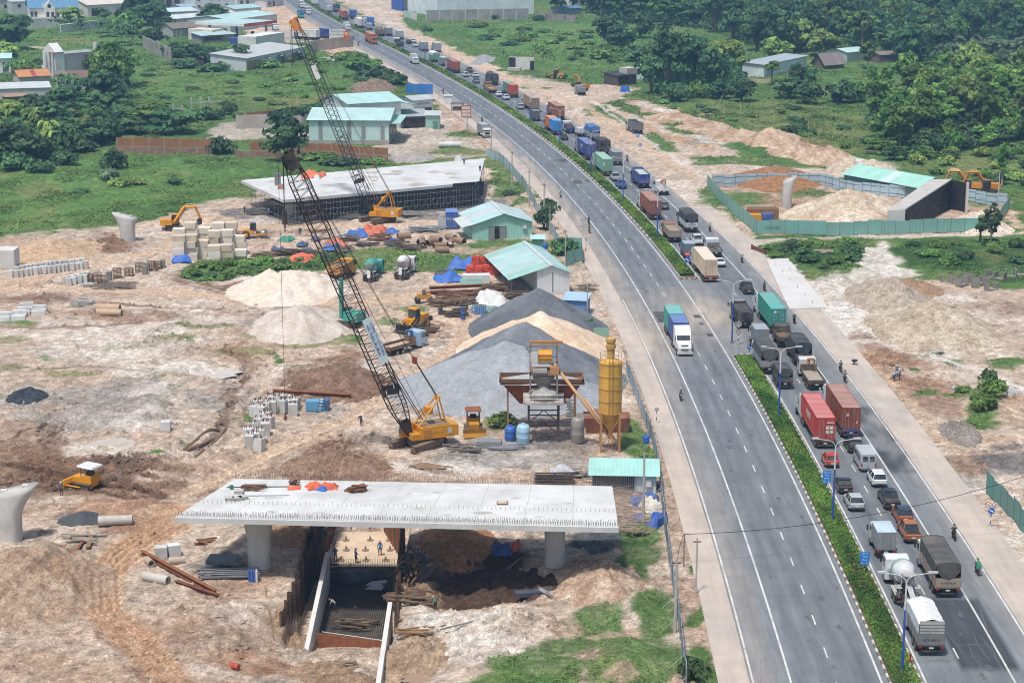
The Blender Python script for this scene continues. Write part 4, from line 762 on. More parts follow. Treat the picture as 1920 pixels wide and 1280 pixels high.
def container(t,y,L_,c,h=2.75,z=1.25,near=True,logo=None,lc='e8e8e4',patches=None):
 """corrugated shipping container, doors at its rear"""
 w=1.22;p=.3 if near else.6;n=int((L_-.3)/p);d=.045;m=MB()
 for s in(-1,1):
  V=[];x0=s*(w-.02);x1=s*(w-.02-d);yy=y+.15
  for i in range(n):
   for q,xx in((0,x0),(.34,x0),(.5,x1),(.84,x1)):V+=[(xx,yy+(i+q)*p,z+.12),(xx,yy+(i+q)*p,z+h-.08)]
  V+=[(x0,y+L_-.15,z+.12),(x0,y+L_-.15,z+h-.08)]
  m.add(V,[((2*i,2*i+2,2*i+3,2*i+1)if s>0 else(2*i+1,2*i+3,2*i+2,2*i))for i in range(len(V)//2-1)])
 m.box(-w+.05,w-.05,y+.1,y+L_-.1,z+h-.12,z+h-.05)
 for s in(-1,1):m.box(s*w-(.1 if s>0 else 0),s*w+(0 if s>0 else.1),y,y+L_,z,z+.14);m.box(s*w-(.09 if s>0 else 0),s*w+(0 if s>0 else.09),y,y+L_,z+h-.1,z+h)
 for yy in(y,y+L_-.14):
  for s in(-1,1):m.box(s*w-(.14 if s>0 else 0)+.003*s,s*w+(0 if s>0 else.14)+.003*s,yy,yy+.14,z-.004,z+h+.004)
  m.box(-w+.14,w-.14,yy+.01,yy+.13,z,z+.12);m.box(-w+.14,w-.14,yy+.01,yy+.13,z+h-.12,z+h-.002)
 m.box(-w+.02,w-.02,y+L_-.08,y+L_-.03,z+.1,z+h-.1)
 cm=paint(c,.2,.55);o=obj('container',m,cm,t,key=('cont',y,L_,h,z,near))
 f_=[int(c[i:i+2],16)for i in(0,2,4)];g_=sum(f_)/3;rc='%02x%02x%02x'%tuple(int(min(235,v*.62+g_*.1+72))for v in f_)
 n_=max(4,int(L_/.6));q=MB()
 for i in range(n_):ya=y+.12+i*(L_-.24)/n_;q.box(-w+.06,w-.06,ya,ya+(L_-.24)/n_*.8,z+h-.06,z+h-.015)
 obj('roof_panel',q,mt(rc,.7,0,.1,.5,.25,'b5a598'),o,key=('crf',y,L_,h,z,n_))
 for s in(-1,1):
  q=MB();a,b=(.02,w-.12)if s>0 else(-w+.12,-.02);q.box(a,b,y+.03,y+.07,z+.12,z+h-.12)
  if near:
   for k in range(4):q.box(a+.06,b-.06,y+.015,y+.03,z+.28+k*(h-.4)/4,z+.28+(k+.62)*(h-.4)/4)
  dr=obj('door',q,cm,o,key=('door',s,y,h,z,near))
  if near:
   for k in(.32,.72):obj('locking_bar',MB().cyl((0,0,0),(0,0,h-.3),.028,.028,6),mt('a8a49c',.5,.3),dr,(a+(b-a)*k,y-.01,z+.15),key=('lb',h))
 if patches:
  for a,b,ww,hh,pc in patches:obj('sticker',MB().box(-ww/2,ww/2,-.006,.006,-hh/2,hh/2),mt(pc,.6),o,(a,y-.012,z+b),key=('st',ww,hh))
 if logo:banner(o,'lettering',logo,min(1.25,L_/len(logo)*1.25),(-w-.012,y+L_/2,z+h*.55),(math.pi/2,0,-math.pi/2),mt(lc,.6,0,.1,1,.15))
 return o
def chassis(t,y0,y1,near=True,c='2a2928'):
 m=MB()
 for s in(-1,1):m.box(s*.45-.07,s*.45+.07,y0,y1,.72,1.02)
 for k in range(int((y1-y0)/1.5)+1):m.box(-.38,.38,y0+.1+k*1.5,y0+.25+k*1.5,.78,.96)
 m.box(-1.15,1.15,y0,y0+.18,.98,1.2);obj('chassis',m,mt(c,.75,0,.2,1,.25),t,key=('ch',y0,y1))
 obj('under_run_bar',MB().box(-1.05,1.05,y0-.02,y0+.1,.42,.6),mt(c,.75,0,.2,1,.25),t,key=('ur',y0))
def semi(t,boxes,cab='d6d8d6',conv=True,near=True,rails='2a2928',LT=12.4):
 """boxes: [(y, length, colour, height, logo, patches)]"""
 chassis(t,0,LT,near,rails)
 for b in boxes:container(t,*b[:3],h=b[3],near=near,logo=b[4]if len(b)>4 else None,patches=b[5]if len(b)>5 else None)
 axle(t,(.9,2.2,3.5),.5,1.02,True,near);lights(t,2.3,-.03,.84,near)
 y=LT+.1
 (conv_cab if conv else cab_over)(t,y,cab,near=near)
 obj('fuel_tank',MB().cyl((-1.0,y-1.0,.8),(-1.0,y+.6,.8),.32,.32,10),CHROME,t,key=('ft',y))
 axle(t,(LT-2.0,LT-.7),.5,1.02,True,near);axle(t,(LT+(4.1 if conv else 1.2),),.5,1.05,False,near);return LT+(5.1 if conv else 2.1)
def tarp_body(t,y0,y1,z0,z1,w,c,arch=.12,flap=True,near=True,side='7d7568',boards=.75,rag=.04,tail=None):
 """canvas over hoops with drop-side boards and a tail gate"""
 m=MB();n=max(6,int((y1-y0)/.55));pr=[(-w/2,z0+boards*.5),(-w/2-.015,(z0+z1)/2),(-w/2,z1-.16),(-w*.42,z1),(-w*.2,z1+arch*.7),(0,z1+arch),(w*.2,z1+arch*.7),(w*.42,z1),(w/2,z1-.16),(w/2+.015,(z0+z1)/2),(w/2,z0+boards*.5)];k=len(pr);V=[]
 r=random.Random(int(y1*100+w*10))
 for i in range(n+1):
  y=y0+(y1-y0)*i/n;sag=0 if i%2==0 else-rag
  for j,(x,z)in enumerate(pr):V.append((x+r.uniform(-.012,.012),y,z+(sag if 2<j<8 else 0)+r.uniform(-rag,rag)*.35))
 m.add(V,[(i*k+j,(i+1)*k+j,(i+1)*k+j+1,i*k+j+1)for i in range(n)for j in range(k-1)]);m.add(pr2:=[(x,y1,z)for x,z in pr],[tuple(range(k))])
 cv_=mt(c,.8,0,.16,.8,.22,'8a7d6c',.015);tp=obj('canvas_cover',m,cv_,t,smooth=False,key=('tarp',y0,y1,z0,z1,w,arch,rag))
 if flap:
  q=MB();zz=z0+boards*.9;pts=[(-w/2,z1-.16),(-w*.42,z1),(0,z1+arch),(w*.42,z1),(w/2,z1-.16),(w*.46,(z1+zz)/2),(w*.25,zz+.15),(0,zz-.05),(-w*.25,zz+.15),(-w*.46,(z1+zz)/2)]
  V=[(x,y0-.03-.04*(i>4),z)for i,(x,z)in enumerate(pts)];q.add(V,[tuple(range(len(V)))]);q.bar((-w*.45,y0-.05,z1-.3),(0,y0-.08,zz),.03);q.bar((w*.45,y0-.05,z1-.3),(0,y0-.08,zz),.03);obj('rear_flap',q,cv_,tp,key=('flap',y0,z0,z1,w,boards))
 else:
  q=MB();zz=z0+boards;q.box(-w/2+.06,w/2-.06,y0-.01,y0+.03,zz,z1+arch*.4)
  for i in range(4):q.box(-w/2+.05,w/2-.05,y0-.05,y0-.01,zz+.08+i*(z1-zz)/4,zz+.2+i*(z1-zz)/4)
  q.box(-.04,.04,y0-.07,y0-.05,zz,z1+arch*.5);obj('rear_slats',q,mt('a8a9a4',.7,0,.15,1,.3),t,key=('rsl',y0,z0,z1,w,boards))
 bm_=mt(side,.7,0,.15,1,.3)
 sb=MB()
 for s in(-1,1):sb.box(s*w/2-.03,s*w/2+.03,y0,y1,z0,z0+boards)
 sb.box(-w/2,w/2,y1-.05,y1,z0,z1-.2);sb.box(-w/2-.02,w/2+.02,y0,y1,z0-.16,z0);obj('cargo_bed',sb,bm_,t,key=('bed',y0,y1,z0,z1,w,boards))
 if near:
  hp=MB()
  for i in range(int((y1-y0)/1.6)+1):
   y=y0+.04+i*1.6
   for s in(-1,1):hp.box(s*w/2+s*.01-.035,s*w/2+s*.01+.035,y,y+.07,z0-.1,z0+boards+.15)
  obj('stakes',hp,mt('3b3835',.6),t,key=('stk',y0,y1,z0,w,boards))
 tg=MB().box(-w/2,w/2,y0-.05,y0,z0,z0+boards)
 if near:
  for q_ in(-.5,-.17,.17,.5):tg.box(q_*w*.96-.03,q_*w*.96+.03,y0-.075,y0-.05,z0,z0+boards)
 g=obj('tail_gate',tg,mt(tail or side,.7,0,.15,1,.3),t,key=('tg',y0,z0,w,boards,near));return g
def canvas_truck(t,L_=8.5,c='3a3f44',cab='cfd1cf',w=2.4,zt=3.6,near=True,side='7d7568',boards=.8,tail=None,ax=2,arch=.12,flap=True,rag=.04,num=None):
 y1=L_-2.1;chassis(t,.15,L_-.6,near);g=tarp_body(t,0,y1,1.25,zt,w,c,arch,flap,near,side,boards,rag,tail);cab_over(t,L_-1.95,cab,w*.96,min(2.85,zt-.3),1.9,near,False)
 axle(t,[1.7,3.0][:ax],.48,w/2-.2,True,near);axle(t,(L_-1.1,),.48,w/2-.18,False,near);lights(t,w,-.06,.98,near)
 if num:banner(g,'lettering',num,.3,(0,-.085,1.25+boards*.5),(math.pi/2,0,0),mt('30404a'))
def box_truck(t,L_=6,c='8d959a',cab='cfd1cf',w=2.1,zt=3.1,near=True,doors=True,roof=None):
 y1=L_-1.9;chassis(t,.1,L_-.5,near);m=MB().box(-w/2,w/2,0,y1,1.0,zt);n=int(y1/.45)
 if near:
  for i in range(n):
   for s in(-1,1):m.box(s*w/2+(0 if s>0 else-.02),s*w/2+(.02 if s>0 else 0),.1+i*.45,.32+i*.45,1.1,zt-.12)
 b=obj('cargo_box',m,paint(c,.18,.5),t,key=('cbx',L_,w,zt,near));obj('box_roof',MB().box(-w/2-.02,w/2+.02,-.02,y1+.02,zt,zt+.06),paint(roof or 'b9c4c8',.15,.5),b,key=('cbr',L_,w,zt))
 if near and doors:
  for s in(-1,1):dr=obj('rear_door',MB().box(min(s*.02,s*(w/2-.08)),max(s*.02,s*(w/2-.08)),-.03,0,1.08,zt-.08),paint(c,.25,.5),b,key=('cbd',s,w,zt));obj('locking_bar',MB().cyl((s*w*.2,-.05,1.1),(s*w*.2,-.05,zt-.12),.022,.022,6),STEEL,dr,key=('cbl',s,w,zt))
 cab_over(t,L_-1.8,cab,w*.92,min(2.5,zt-.3),1.75,near,False);axle(t,(1.2,),.42,w/2-.16,True,near);axle(t,(L_-.95,),.42,w/2-.15,False,near);lights(t,w,-.04,.88,near)
def dump_truck(t,L_=8.3,c='3d4347',cab='c9cbc9',load='8a7a68',cover=None,near=True,zt=2.75,ax=3,box='plain'):
 y1=L_-2.2;w=2.45;chassis(t,.3,L_-.6,near);m=MB()
 z0=1.25;V=[(-w/2,0,z0+.15),(w/2,0,z0+.15),(w/2,y1,z0),(-w/2,y1,z0)]
 m.box(-w/2,w/2,.05,y1,z0-.08,z0+.02)
 for s in(-1,1):m.box(s*w/2-.05,s*w/2+.05,.05,y1,z0,zt);
 m.box(-w/2,w/2,y1-.08,y1,z0,zt+.25);m.box(-w/2-.02,w/2+.02,y1-.1,y1+.55,zt+.25,zt+.33)
 for s in(-1,1):
  m.box(s*w/2-.09,s*w/2+.09,.05,y1,zt-.02,zt+.12)
  for i in range(int(y1/.75)):m.box(s*(w/2+.055)-.05,s*(w/2+.055)+.05,.2+i*.75,.34+i*.75,z0,zt)
 o=obj('tipper_body',m,paint(c,.3,.6),t,key=('tip',L_,zt));tg=MB().box(-w/2,w/2,-.02,.06,z0-.05,zt)
 for q_ in(-.35,0,.35):tg.box(q_*w-.05,q_*w+.05,-.06,-.02,z0,zt-.05)
 tg.box(-w/2,w/2,-.06,-.02,zt-.3,zt-.2);obj('tail_gate',tg,paint(c,.35,.6),o,key=('tipg',zt))
 q=MB();N_=8;hh=(.12 if cover else.32);V=[]
 for i in range(N_+1):
  for j in range(7):a,b=i/N_,j/6;V.append(((b-.5)*(w-.08),.08+a*(y1-.2),zt-.1+hh*math.sin(math.pi*a)**.6*math.sin(math.pi*b)+random.uniform(-.04,.04)+(.1 if cover else 0)))
 q.add(V,[(i*7+j,i*7+j+1,(i+1)*7+j+1,(i+1)*7+j)for i in range(N_)for j in range(6)])
 if load or cover:obj('canvas_cover' if cover else 'load',q,mt(cover or load,.9,0,.25,1.2,.15,bump=.03),t,smooth=bool(cover))
 cab_over(t,L_-2.0,cab,2.4,2.85,1.95,near,False);axle(t,[1.0,2.3][:max(1,ax-1)],.52,1.0,True,near);axle(t,(L_-1.15,)if ax<4 else(L_-1.15,L_-2.6),.52,1.05,False,near);lights(t,2.4,.18,.95,near)
def mixer_truck(t,drum='d5d7d4',cab='d5d7d4',band=None,near=True):
 L_=8.6;chassis(t,.5,8.0,near,'4a4a48');cab_over(t,6.7,cab,2.4,2.9,1.9,near,False)
 m=MB().lathe([(.25,-2.9),(.62,-2.85),(.85,-2.2),(1.18,-.9),(1.2,.4),(1.0,1.3),(.55,1.75),(.1,1.8)],n=18,ax='y');M=Matrix.Translation((0,4.0,2.55))@Matrix.Rotation(R(-13),4,'X');m.xf(M)
 d=obj('drum',m,paint(drum,.2,.5),t,smooth=True,key='drum');bd=MB().lathe([(1.195,-.75),(1.225,-.7),(1.24,.2),(1.215,.3)],n=18,ax='y',cap=False).xf(M);obj('drum_band',bd,paint(band or '7fb0a4',.2,.5),d,smooth=True,key='dband')
 hp=MB().lathe([(.32,2.55),(.75,3.3),(.78,3.34),(.7,3.3),(.3,2.6)],(0,.75,0),10);obj('hopper',hp,paint('a9a9a4',.3,.6),t,key='hop')
 fr=MB()
 for s in(-1,1):fr.bar((s*.9,.9,1.05),(s*.5,.9,2.9),.06);fr.bar((s*.9,.4,1.05),(s*.85,.4,2.3),.05);fr.box(s*.95-.3,s*.95+.3,.2,1.3,2.0,2.05);fr.bar((s*1.2,.2,2.05),(s*1.2,.2,2.9),.03);fr.bar((s*1.2,1.3,2.05),(s*1.2,1.3,2.9),.03);fr.bar((s*1.2,.2,2.9),(s*1.2,1.3,2.9),.03)
 obj('rear_frame',fr,paint('b4b5b1',.3),t,key='rfr');ct=MB().prism([(-.28,0),(.28,0),(.2,-.22),(-.2,-.22)],0,2.1,'y').xf(Matrix.Translation((0,.75,2.5))@Matrix.Rotation(R(12),4,'Z')@Matrix.Rotation(R(38),4,'X')@Matrix.Rotation(math.pi,4,'Z'))
 obj('chute',ct,paint('b4b5b1',.35),t,key='chute');tk=MB().cyl((-.9,6.35,1.8),(.9,6.35,1.8),.35,.35,12);obj('water_tank',tk,paint(drum,.2),t,smooth=True,key='wtk')
 mg=MB()
 for s in(-1,1):mg.box(s*1.05-.2,s*1.05+.2,.7,3.6,1.1,1.16)
 obj('mudguards',mg,paint('b4b5b1',.3),t,key='mgd');axle(t,(1.5,2.85),.52,1.0,True,near);axle(t,(7.6,),.52,1.05,False,near);lights(t,2.2,.42,1.0,near)
def flatbed(t,L_=9,bed='8a8378',cab='d0d2d0',crane='d08a4a',load=None,near=True,drop='5c5a56'):
 y1=L_-2.9;chassis(t,.1,L_-.6,near);m=MB().box(-1.2,1.2,0,y1,1.12,1.25);obj('bed',m,mt(bed,.85,0,.2,.8,.3),t,key=('fb',L_));q=MB()
 for s in(-1,1):q.box(s*1.2-.04,s*1.2+.04,0,y1,1.25,1.62)
 q.box(-1.2,1.2,y1-.06,y1,1.25,2.2);q.box(-1.2,1.2,-.04,0,1.05,1.6);obj('drop_sides',q,mt(drop,.7,0,.2,1,.3),t,key=('ds',L_));cab_over(t,L_-1.95,cab,2.35,2.8,1.9,near,False)
 if crane:
  c=MB().cyl((0,y1+.45,1.0),(0,y1+.45,2.9),.28,.22,8);c.box(-.5,.5,y1+.15,y1+.75,1.0,1.35);k=obj('loader_crane',c,paint(crane,.25),t,key=('lc',L_));b=MB()
  for a,e,r_ in(((0,y1+.45,2.85),(.5,y1-1.5,3.35),.2),((.5,y1-1.5,3.35),(.6,y1-1.0,2.2),.14)):b.cyl(a,e,r_,r_*.8,4)
  obj('crane_boom',b,paint(crane,.25),k,key=('lb',L_))
 axle(t,(1.5,2.8)if L_>7.5 else(1.3,),.48,1.0,True,near);axle(t,(L_-1.1,),.48,1.03,False,near);lights(t,2.3,-.05,.98,near)
 if load:obj('load',load,mt('5f5348',.85,0,.3,2,.2),t)
def loft(st,n=8):
 m=MB();V=[]
 for y,w,z0,z1 in st:V+=[(-w*.82,y,z0),(w*.82,y,z0),(w,y,z0+.14),(w,y,z1-.16),(w*.9,y,z1),(-w*.9,y,z1),(-w,y,z1-.16),(-w,y,z0+.14)]
 k=len(st);m.add(V,[(i*8+j,i*8+(j+1)%8,(i+1)*8+(j+1)%8,(i+1)*8+j)for i in range(k-1)for j in range(8)]+[tuple(range(7,-1,-1)),tuple(range((k-1)*8,k*8))]);return m
CARS={'suv':(4.5,[(0,.76,.42,.9),(.1,.86,.3,1.06),(.5,.92,.24,1.1),(2.2,.93,.24,1.06),(3.3,.91,.24,1.02),(4.0,.86,.26,.94),(4.4,.74,.34,.76),(4.5,.62,.42,.62)],(.12,3.1,.35,.9,1.02,1.66),.36),
'sedan':(4.5,[(0,.74,.42,.86),(.1,.84,.3,.98),(.6,.89,.2,1.0),(2.2,.9,.2,.96),(3.3,.88,.2,.92),(4.0,.84,.22,.84),(4.4,.72,.3,.68),(4.5,.6,.38,.58)],(.75,3.2,.65,.9,.93,1.44),.33),
'hatch':(3.8,[(0,.74,.42,.88),(.1,.83,.28,1.0),(.5,.87,.2,1.02),(2.0,.88,.2,.98),(2.8,.86,.2,.94),(3.4,.81,.24,.86),(3.7,.72,.32,.7),(3.8,.6,.38,.6)],(.1,2.7,.4,.8,.96,1.52),.31),
'mpv':(4.4,[(0,.76,.42,.95),(.1,.86,.3,1.05),(.5,.9,.22,1.08),(2.2,.9,.22,1.02),(3.4,.88,.22,.98),(3.9,.84,.25,.88),(4.3,.74,.32,.72),(4.4,.62,.4,.62)],(.1,3.4,.3,1.0,1.0,1.66),.33),
'pickup':(5.3,[(0,.82,.5,1.02),(.08,.92,.42,1.1),(1.6,.93,.36,1.1),(3.0,.93,.32,1.1),(4.1,.91,.32,1.08),(4.9,.87,.34,1.0),(5.2,.76,.42,.84),(5.3,.64,.5,.7)],(1.5,3.95,.3,.75,1.06,1.78),.4)}
def car(t,kind='suv',c='b9bcbd',roof=None,near=True,glass=True,bed=None):
 L_,st,(g0,g1,ra,rb,zb,zt),wr=CARS[kind];P_=mt(c,.28,0,.08,.9,.16,'8d7f70',spec=.6);b=obj('body',loft(st),P_,t,smooth=False,key=('car',kind));w=st[3][1]*.93;wt=w*.76
 gm_=MB().add([(-w,g0,zb),(w,g0,zb),(w,g1,zb),(-w,g1,zb),(-wt,g0+ra,zt-.03),(wt,g0+ra,zt-.03),(wt,g1-rb,zt-.03),(-wt,g1-rb,zt-.03)],[(4,5,6,7),(0,1,5,4),(1,2,6,5),(2,3,7,6),(3,0,4,7)])
 obj('windows',gm_,GLASS,t,key=('gl',kind));r_=MB().add([(-wt-.02,g0+ra-.12,zt-.03),(wt+.02,g0+ra-.12,zt-.03),(wt+.02,g1-rb+.1,zt-.05),(-wt-.02,g1-rb+.1,zt-.05),(-wt*.86,g0+ra+.05,zt+.03),(wt*.86,g0+ra+.05,zt+.03),(wt*.86,g1-rb-.1,zt+.02),(-wt*.86,g1-rb-.1,zt+.02)],[(3,2,1,0),(4,5,6,7),(0,1,5,4),(1,2,6,5),(2,3,7,6),(3,0,4,7)])
 e=.012
 for s in(-1,1):
  for(ya,yb_)in((g0,g0+ra),(g1,g1-rb),((g0+g1)/2,(g0+g1)/2-.05)):
   r_.cyl((s*(w+e*0),ya,zb-.02),(s*(wt+.015),yb_,zt-.01),.045,.04,5)
 obj('roof',r_,mt(roof,.3,0,.05,.7,.1)if roof else P_,t,key=('rf',kind))
 if kind=='pickup':
  q=MB().box(-w+.05,w-.05,.12,g0-.05,1.0,1.115);obj('load_bed_cover',q,mt(bed or '26282a',.7),t,key='pbed')
 y0=-.015;zl=st[1][3]-.2
 for s in(-1,1):obj('tail_light',MB().box(-.15,.15,-.02,.05,-.09,.09),LAMPR,t,(s*(st[1][1]-.2),.05 if kind!='pickup' else.03,zl),key='ctl');
 obj('bumper',MB().box(-st[1][1]*.92,st[1][1]*.92,-.06,.12,.34,.56),mt('2a2b2c' if near else '333333',.6),t,key=('cb',kind))
 if near:
  obj('number_plate',MB().box(-.2,.2,-.02,.02,-.07,.07),PLATE,t,(0,-.03,zl-.18),key='cnp')
  for s in(-1,1):obj('mirror',MB().box(-.1,.1,-.06,.06,-.07,.07),P_ if c not in('16181b','1c2024')else BLACK,t,(s*(w+.12),g1-rb*.55,zb+.1),key='cmr');obj('headlight',MB().box(-.16,.16,-.03,.03,-.06,.06),LAMPW,t,(s*.55,L_-.07,st[-2][3]-.08),key='chd')
 ws=st[3][1]-.08
 for y in(.82,L_-.88):
  for s in(-1,1):wheel(t,s*ws,y,wr,.2,near)
def van(t,c='b4b8ba',near=True):
 L_=5.6;m=loft([(0,.88,.45,2.3),(.08,.97,.35,2.42),(.6,.99,.3,2.46),(3.9,.99,.3,2.44),(4.5,.97,.3,1.75),(5.2,.93,.32,1.2),(5.5,.8,.4,.95),(5.6,.66,.45,.8)]);b=obj('body',m,mt(c,.35,0,.06,.7,.14,'8d7b66'),t,key='van');w=1.0
 for s in(-1,1):
  obj('side_window',MB().quad((s*w,.5,1.35),(s*w,4.0,1.35),(s*w,3.9,2.0),(s*w,.5,2.0)),GLASS,b,key=('vsw',s));obj('rear_window',MB().quad((s*.12,-.012,1.4),(s*.72,-.012,1.4),(s*.7,-.005,2.05),(s*.12,-.005,2.05)),GLASS,b,key=('vrw',s))
  obj('tail_light',MB().box(-.08,.08,-.03,.05,-.22,.22),LAMPR,t,(s*.84,0,1.0),key='vtl');obj('mirror',MB().box(-.1,.1,-.06,.06,-.15,.15),BLACK,t,(s*1.15,4.2,1.5),key='vmr')
  for y in(1.1,4.6):wheel(t,s*.88,y,.36,.22,near)
 obj('door_seam',MB().box(-.012,.012,-.012,.03,.55,2.25),BLACK,b,key='vsm');obj('windscreen',MB().quad((-.85,4.56,1.72),(.85,4.56,1.72),(.8,3.98,2.36),(-.8,3.98,2.36)),GLASS,b,key='vws');obj('bumper',MB().box(-.9,.9,-.08,.1,.38,.6),mt('6d7072',.6),t,key='vbu');lights(t,.1,-.05,1.1,False)
 # ---------------------------------------------------------------- people
CLS={}
def body_mesh(pose,seed=0):
 """one continuous skinned figure; joints in metres, facing +Y"""
 J={}
 if pose=='ride':J.update(pel=(0,0,.0),ch=(0,.12,.45),nk=(0,.16,.6),hd=(0,.2,.72),top=(0,.2,.84),shL=(-.19,.13,.5),elL=(-.3,.3,.28),wrL=(-.27,.55,.3),hiL=(-.1,.03,-.02),knL=(-.17,.42,-.04),anL=(-.16,.3,-.45),toL=(-.17,.46,-.5))
 elif pose=='bend':J.update(pel=(0,0,.9),ch=(0,.32,1.2),nk=(0,.44,1.26),hd=(0,.56,1.26),top=(0,.68,1.24),shL=(-.19,.36,1.2),elL=(-.24,.46,.92),wrL=(-.18,.6,.68),hiL=(-.1,0,.86),knL=(-.13,.12,.46),anL=(-.12,-.02,.08),toL=(-.13,.16,.03))
 else:J.update(pel=(0,0,.93),ch=(0,.02,1.32),nk=(0,.02,1.48),hd=(0,.04,1.6),top=(0,.04,1.72),shL=(-.19,0,1.4),elL=(-.29,.06,1.12),wrL=(-.24,.3,1.02)if pose=='work' else(-.3,.12,.86),hiL=(-.1,0,.9),knL=(-.13,.06,.48),anL=(-.13,0,.08),toL=(-.14,.17,.03))
 for k in[k for k in J if k.endswith('L')]:x,y,z=J[k];J[k[:-1]+'R']=(-x,y+(.06 if k[:2]in('kn','an','to')and pose!='ride' else 0),z)
 for s in 'LR':
  w=Vector(J['wr'+s]);d=(w-Vector(J['el'+s])).normalized();sx=-1 if s=='L' else 1;J['pa'+s]=tuple(w+d*.07)
  for i,(o,l)in enumerate(((.034,.085),(.012,.1),(-.012,.095),(-.034,.075))):q=w+d*.09+Vector((sx*o,0,0));J[f'f{i}{s}']=tuple(q);J[f'g{i}{s}']=tuple(q+d*l*.7+Vector((0,0,-.03)))
  J['t0'+s]=tuple(w+d*.03+Vector((-sx*.045,0,.01)));J['t1'+s]=tuple(w+d*.08+Vector((-sx*.06,0,0)))
 E_=[('pel','ch'),('ch','nk'),('nk','hd'),('hd','top')]
 for s in 'LR':E_+=[('ch','sh'+s),('sh'+s,'el'+s),('el'+s,'wr'+s),('wr'+s,'pa'+s),('pel','hi'+s),('hi'+s,'kn'+s),('kn'+s,'an'+s),('an'+s,'to'+s),('wr'+s,'t0'+s),('t0'+s,'t1'+s)]+[('pa'+s,f'f{i}{s}')for i in range(4)]+[(f'f{i}{s}',f'g{i}{s}')for i in range(4)]
 rad={'pel':.155,'ch':.165,'nk':.065,'hd':.1,'top':.07,'sh':.085,'el':.055,'wr':.035,'pa':.038,'hi':.11,'kn':.075,'an':.05,'to':.045}
 nm=list(J);me=bpy.data.meshes.new('figure');me.from_pydata([J[n]for n in nm],[(nm.index(a),nm.index(b))for a,b in E_],[]);o=bpy.data.objects.new('figure_tmp',me);col.objects.link(o)
 md=o.modifiers.new('s','SKIN');
 for i,n in enumerate(nm):r_=rad.get(n,rad.get(n[:-1],.011));me.skin_vertices[0].data[i].radius=(r_,r_*(.75 if n in('pel','ch')else 1));me.skin_vertices[0].data[i].use_root=n=='pel'
 o.modifiers.new('u','SUBSURF').levels=1
 dg=bpy.context.evaluated_depsgraph_get();out=bpy.data.meshes.new_from_object(o.evaluated_get(dg));bpy.data.objects.remove(o)
 cl=lambda n:0 if n[0]in 'fgt' and n!='top' or n[:2]in('wr','pa')or n in('hd','nk','top')else 2 if n[:2]in('hi','kn')else 3 if n[:2]in('an','to')else 1
 pts=np.array([J[n]for n in nm]);idx_=[];mids=[]
 for a,b in E_:A,B=np.array(J[a]),np.array(J[b]);mids+=[A*.75+B*.25,A*.4+B*.6];idx_+=[cl(b)if cl(b)in(0,3)or a=='pel' and b[:2]=='hi' else cl(a)]*2
 mids=np.array(mids);pc=np.array([tuple(p.center)for p in out.polygons]);near_=((pc[:,None]-mids[None])**2).sum(-1).argmin(1);out.materials.clear();out.polygons.foreach_set('material_index',np.array(idx_)[near_].astype(np.int32));out.polygons.foreach_set('use_smooth',np.ones(len(out.polygons),bool));return out,J
FIG={p:body_mesh(p)for p in('ride','bend','work','stand')}
SKIN=mt('9a6b4f',.6,0,.08,3,0);SHOE=mt('1d1b1a',.7)
HELM=mesh_of(MB().lathe([(.128,-.03),(.135,.02),(.125,.08),(.09,.125),(.03,.145)],n=10),smooth=True);HAT=mesh_of(MB().lathe([(.17,-.005),(.13,.01),(.125,.05),(.09,.1),(.03,.115)],n=10),smooth=True)
EYE=mesh_of(MB().box(-.05,-.022,0,.012,-.008,.008).box(.022,.05,0,.012,-.008,.008));NOSE=mesh_of(MB().prism([(0,-.03),(.025,-.02),(0,.02)],-.012,.012,'x'));MOUTH=mesh_of(MB().box(-.022,.022,0,.008,-.005,.005))
def person(p,rz,pose,shirt,trousers,label,hat='d8d8d4',helm=False,group=None):
 me,J=FIG[pose];t=thing('person',label,'person',p,rz,group);b=obj('body',me,[SKIN,mt(shirt,.85),mt(trousers,.85),SHOE],t)
 hd=J['hd'];fy=.1
 obj('helmet' if helm else 'hat',HELM if helm else HAT,mt(hat,.35),b,(hd[0],hd[1]+.01,hd[2]+.05));obj('eyes',EYE,BLACK,b,(hd[0],hd[1]+fy,hd[2]+.025));obj('nose',NOSE,SKIN,b,(hd[0],hd[1]+fy,hd[2]));obj('mouth',MOUTH,mt('6d3d35'),b,(hd[0],hd[1]+fy-.005,hd[2]-.05));return t
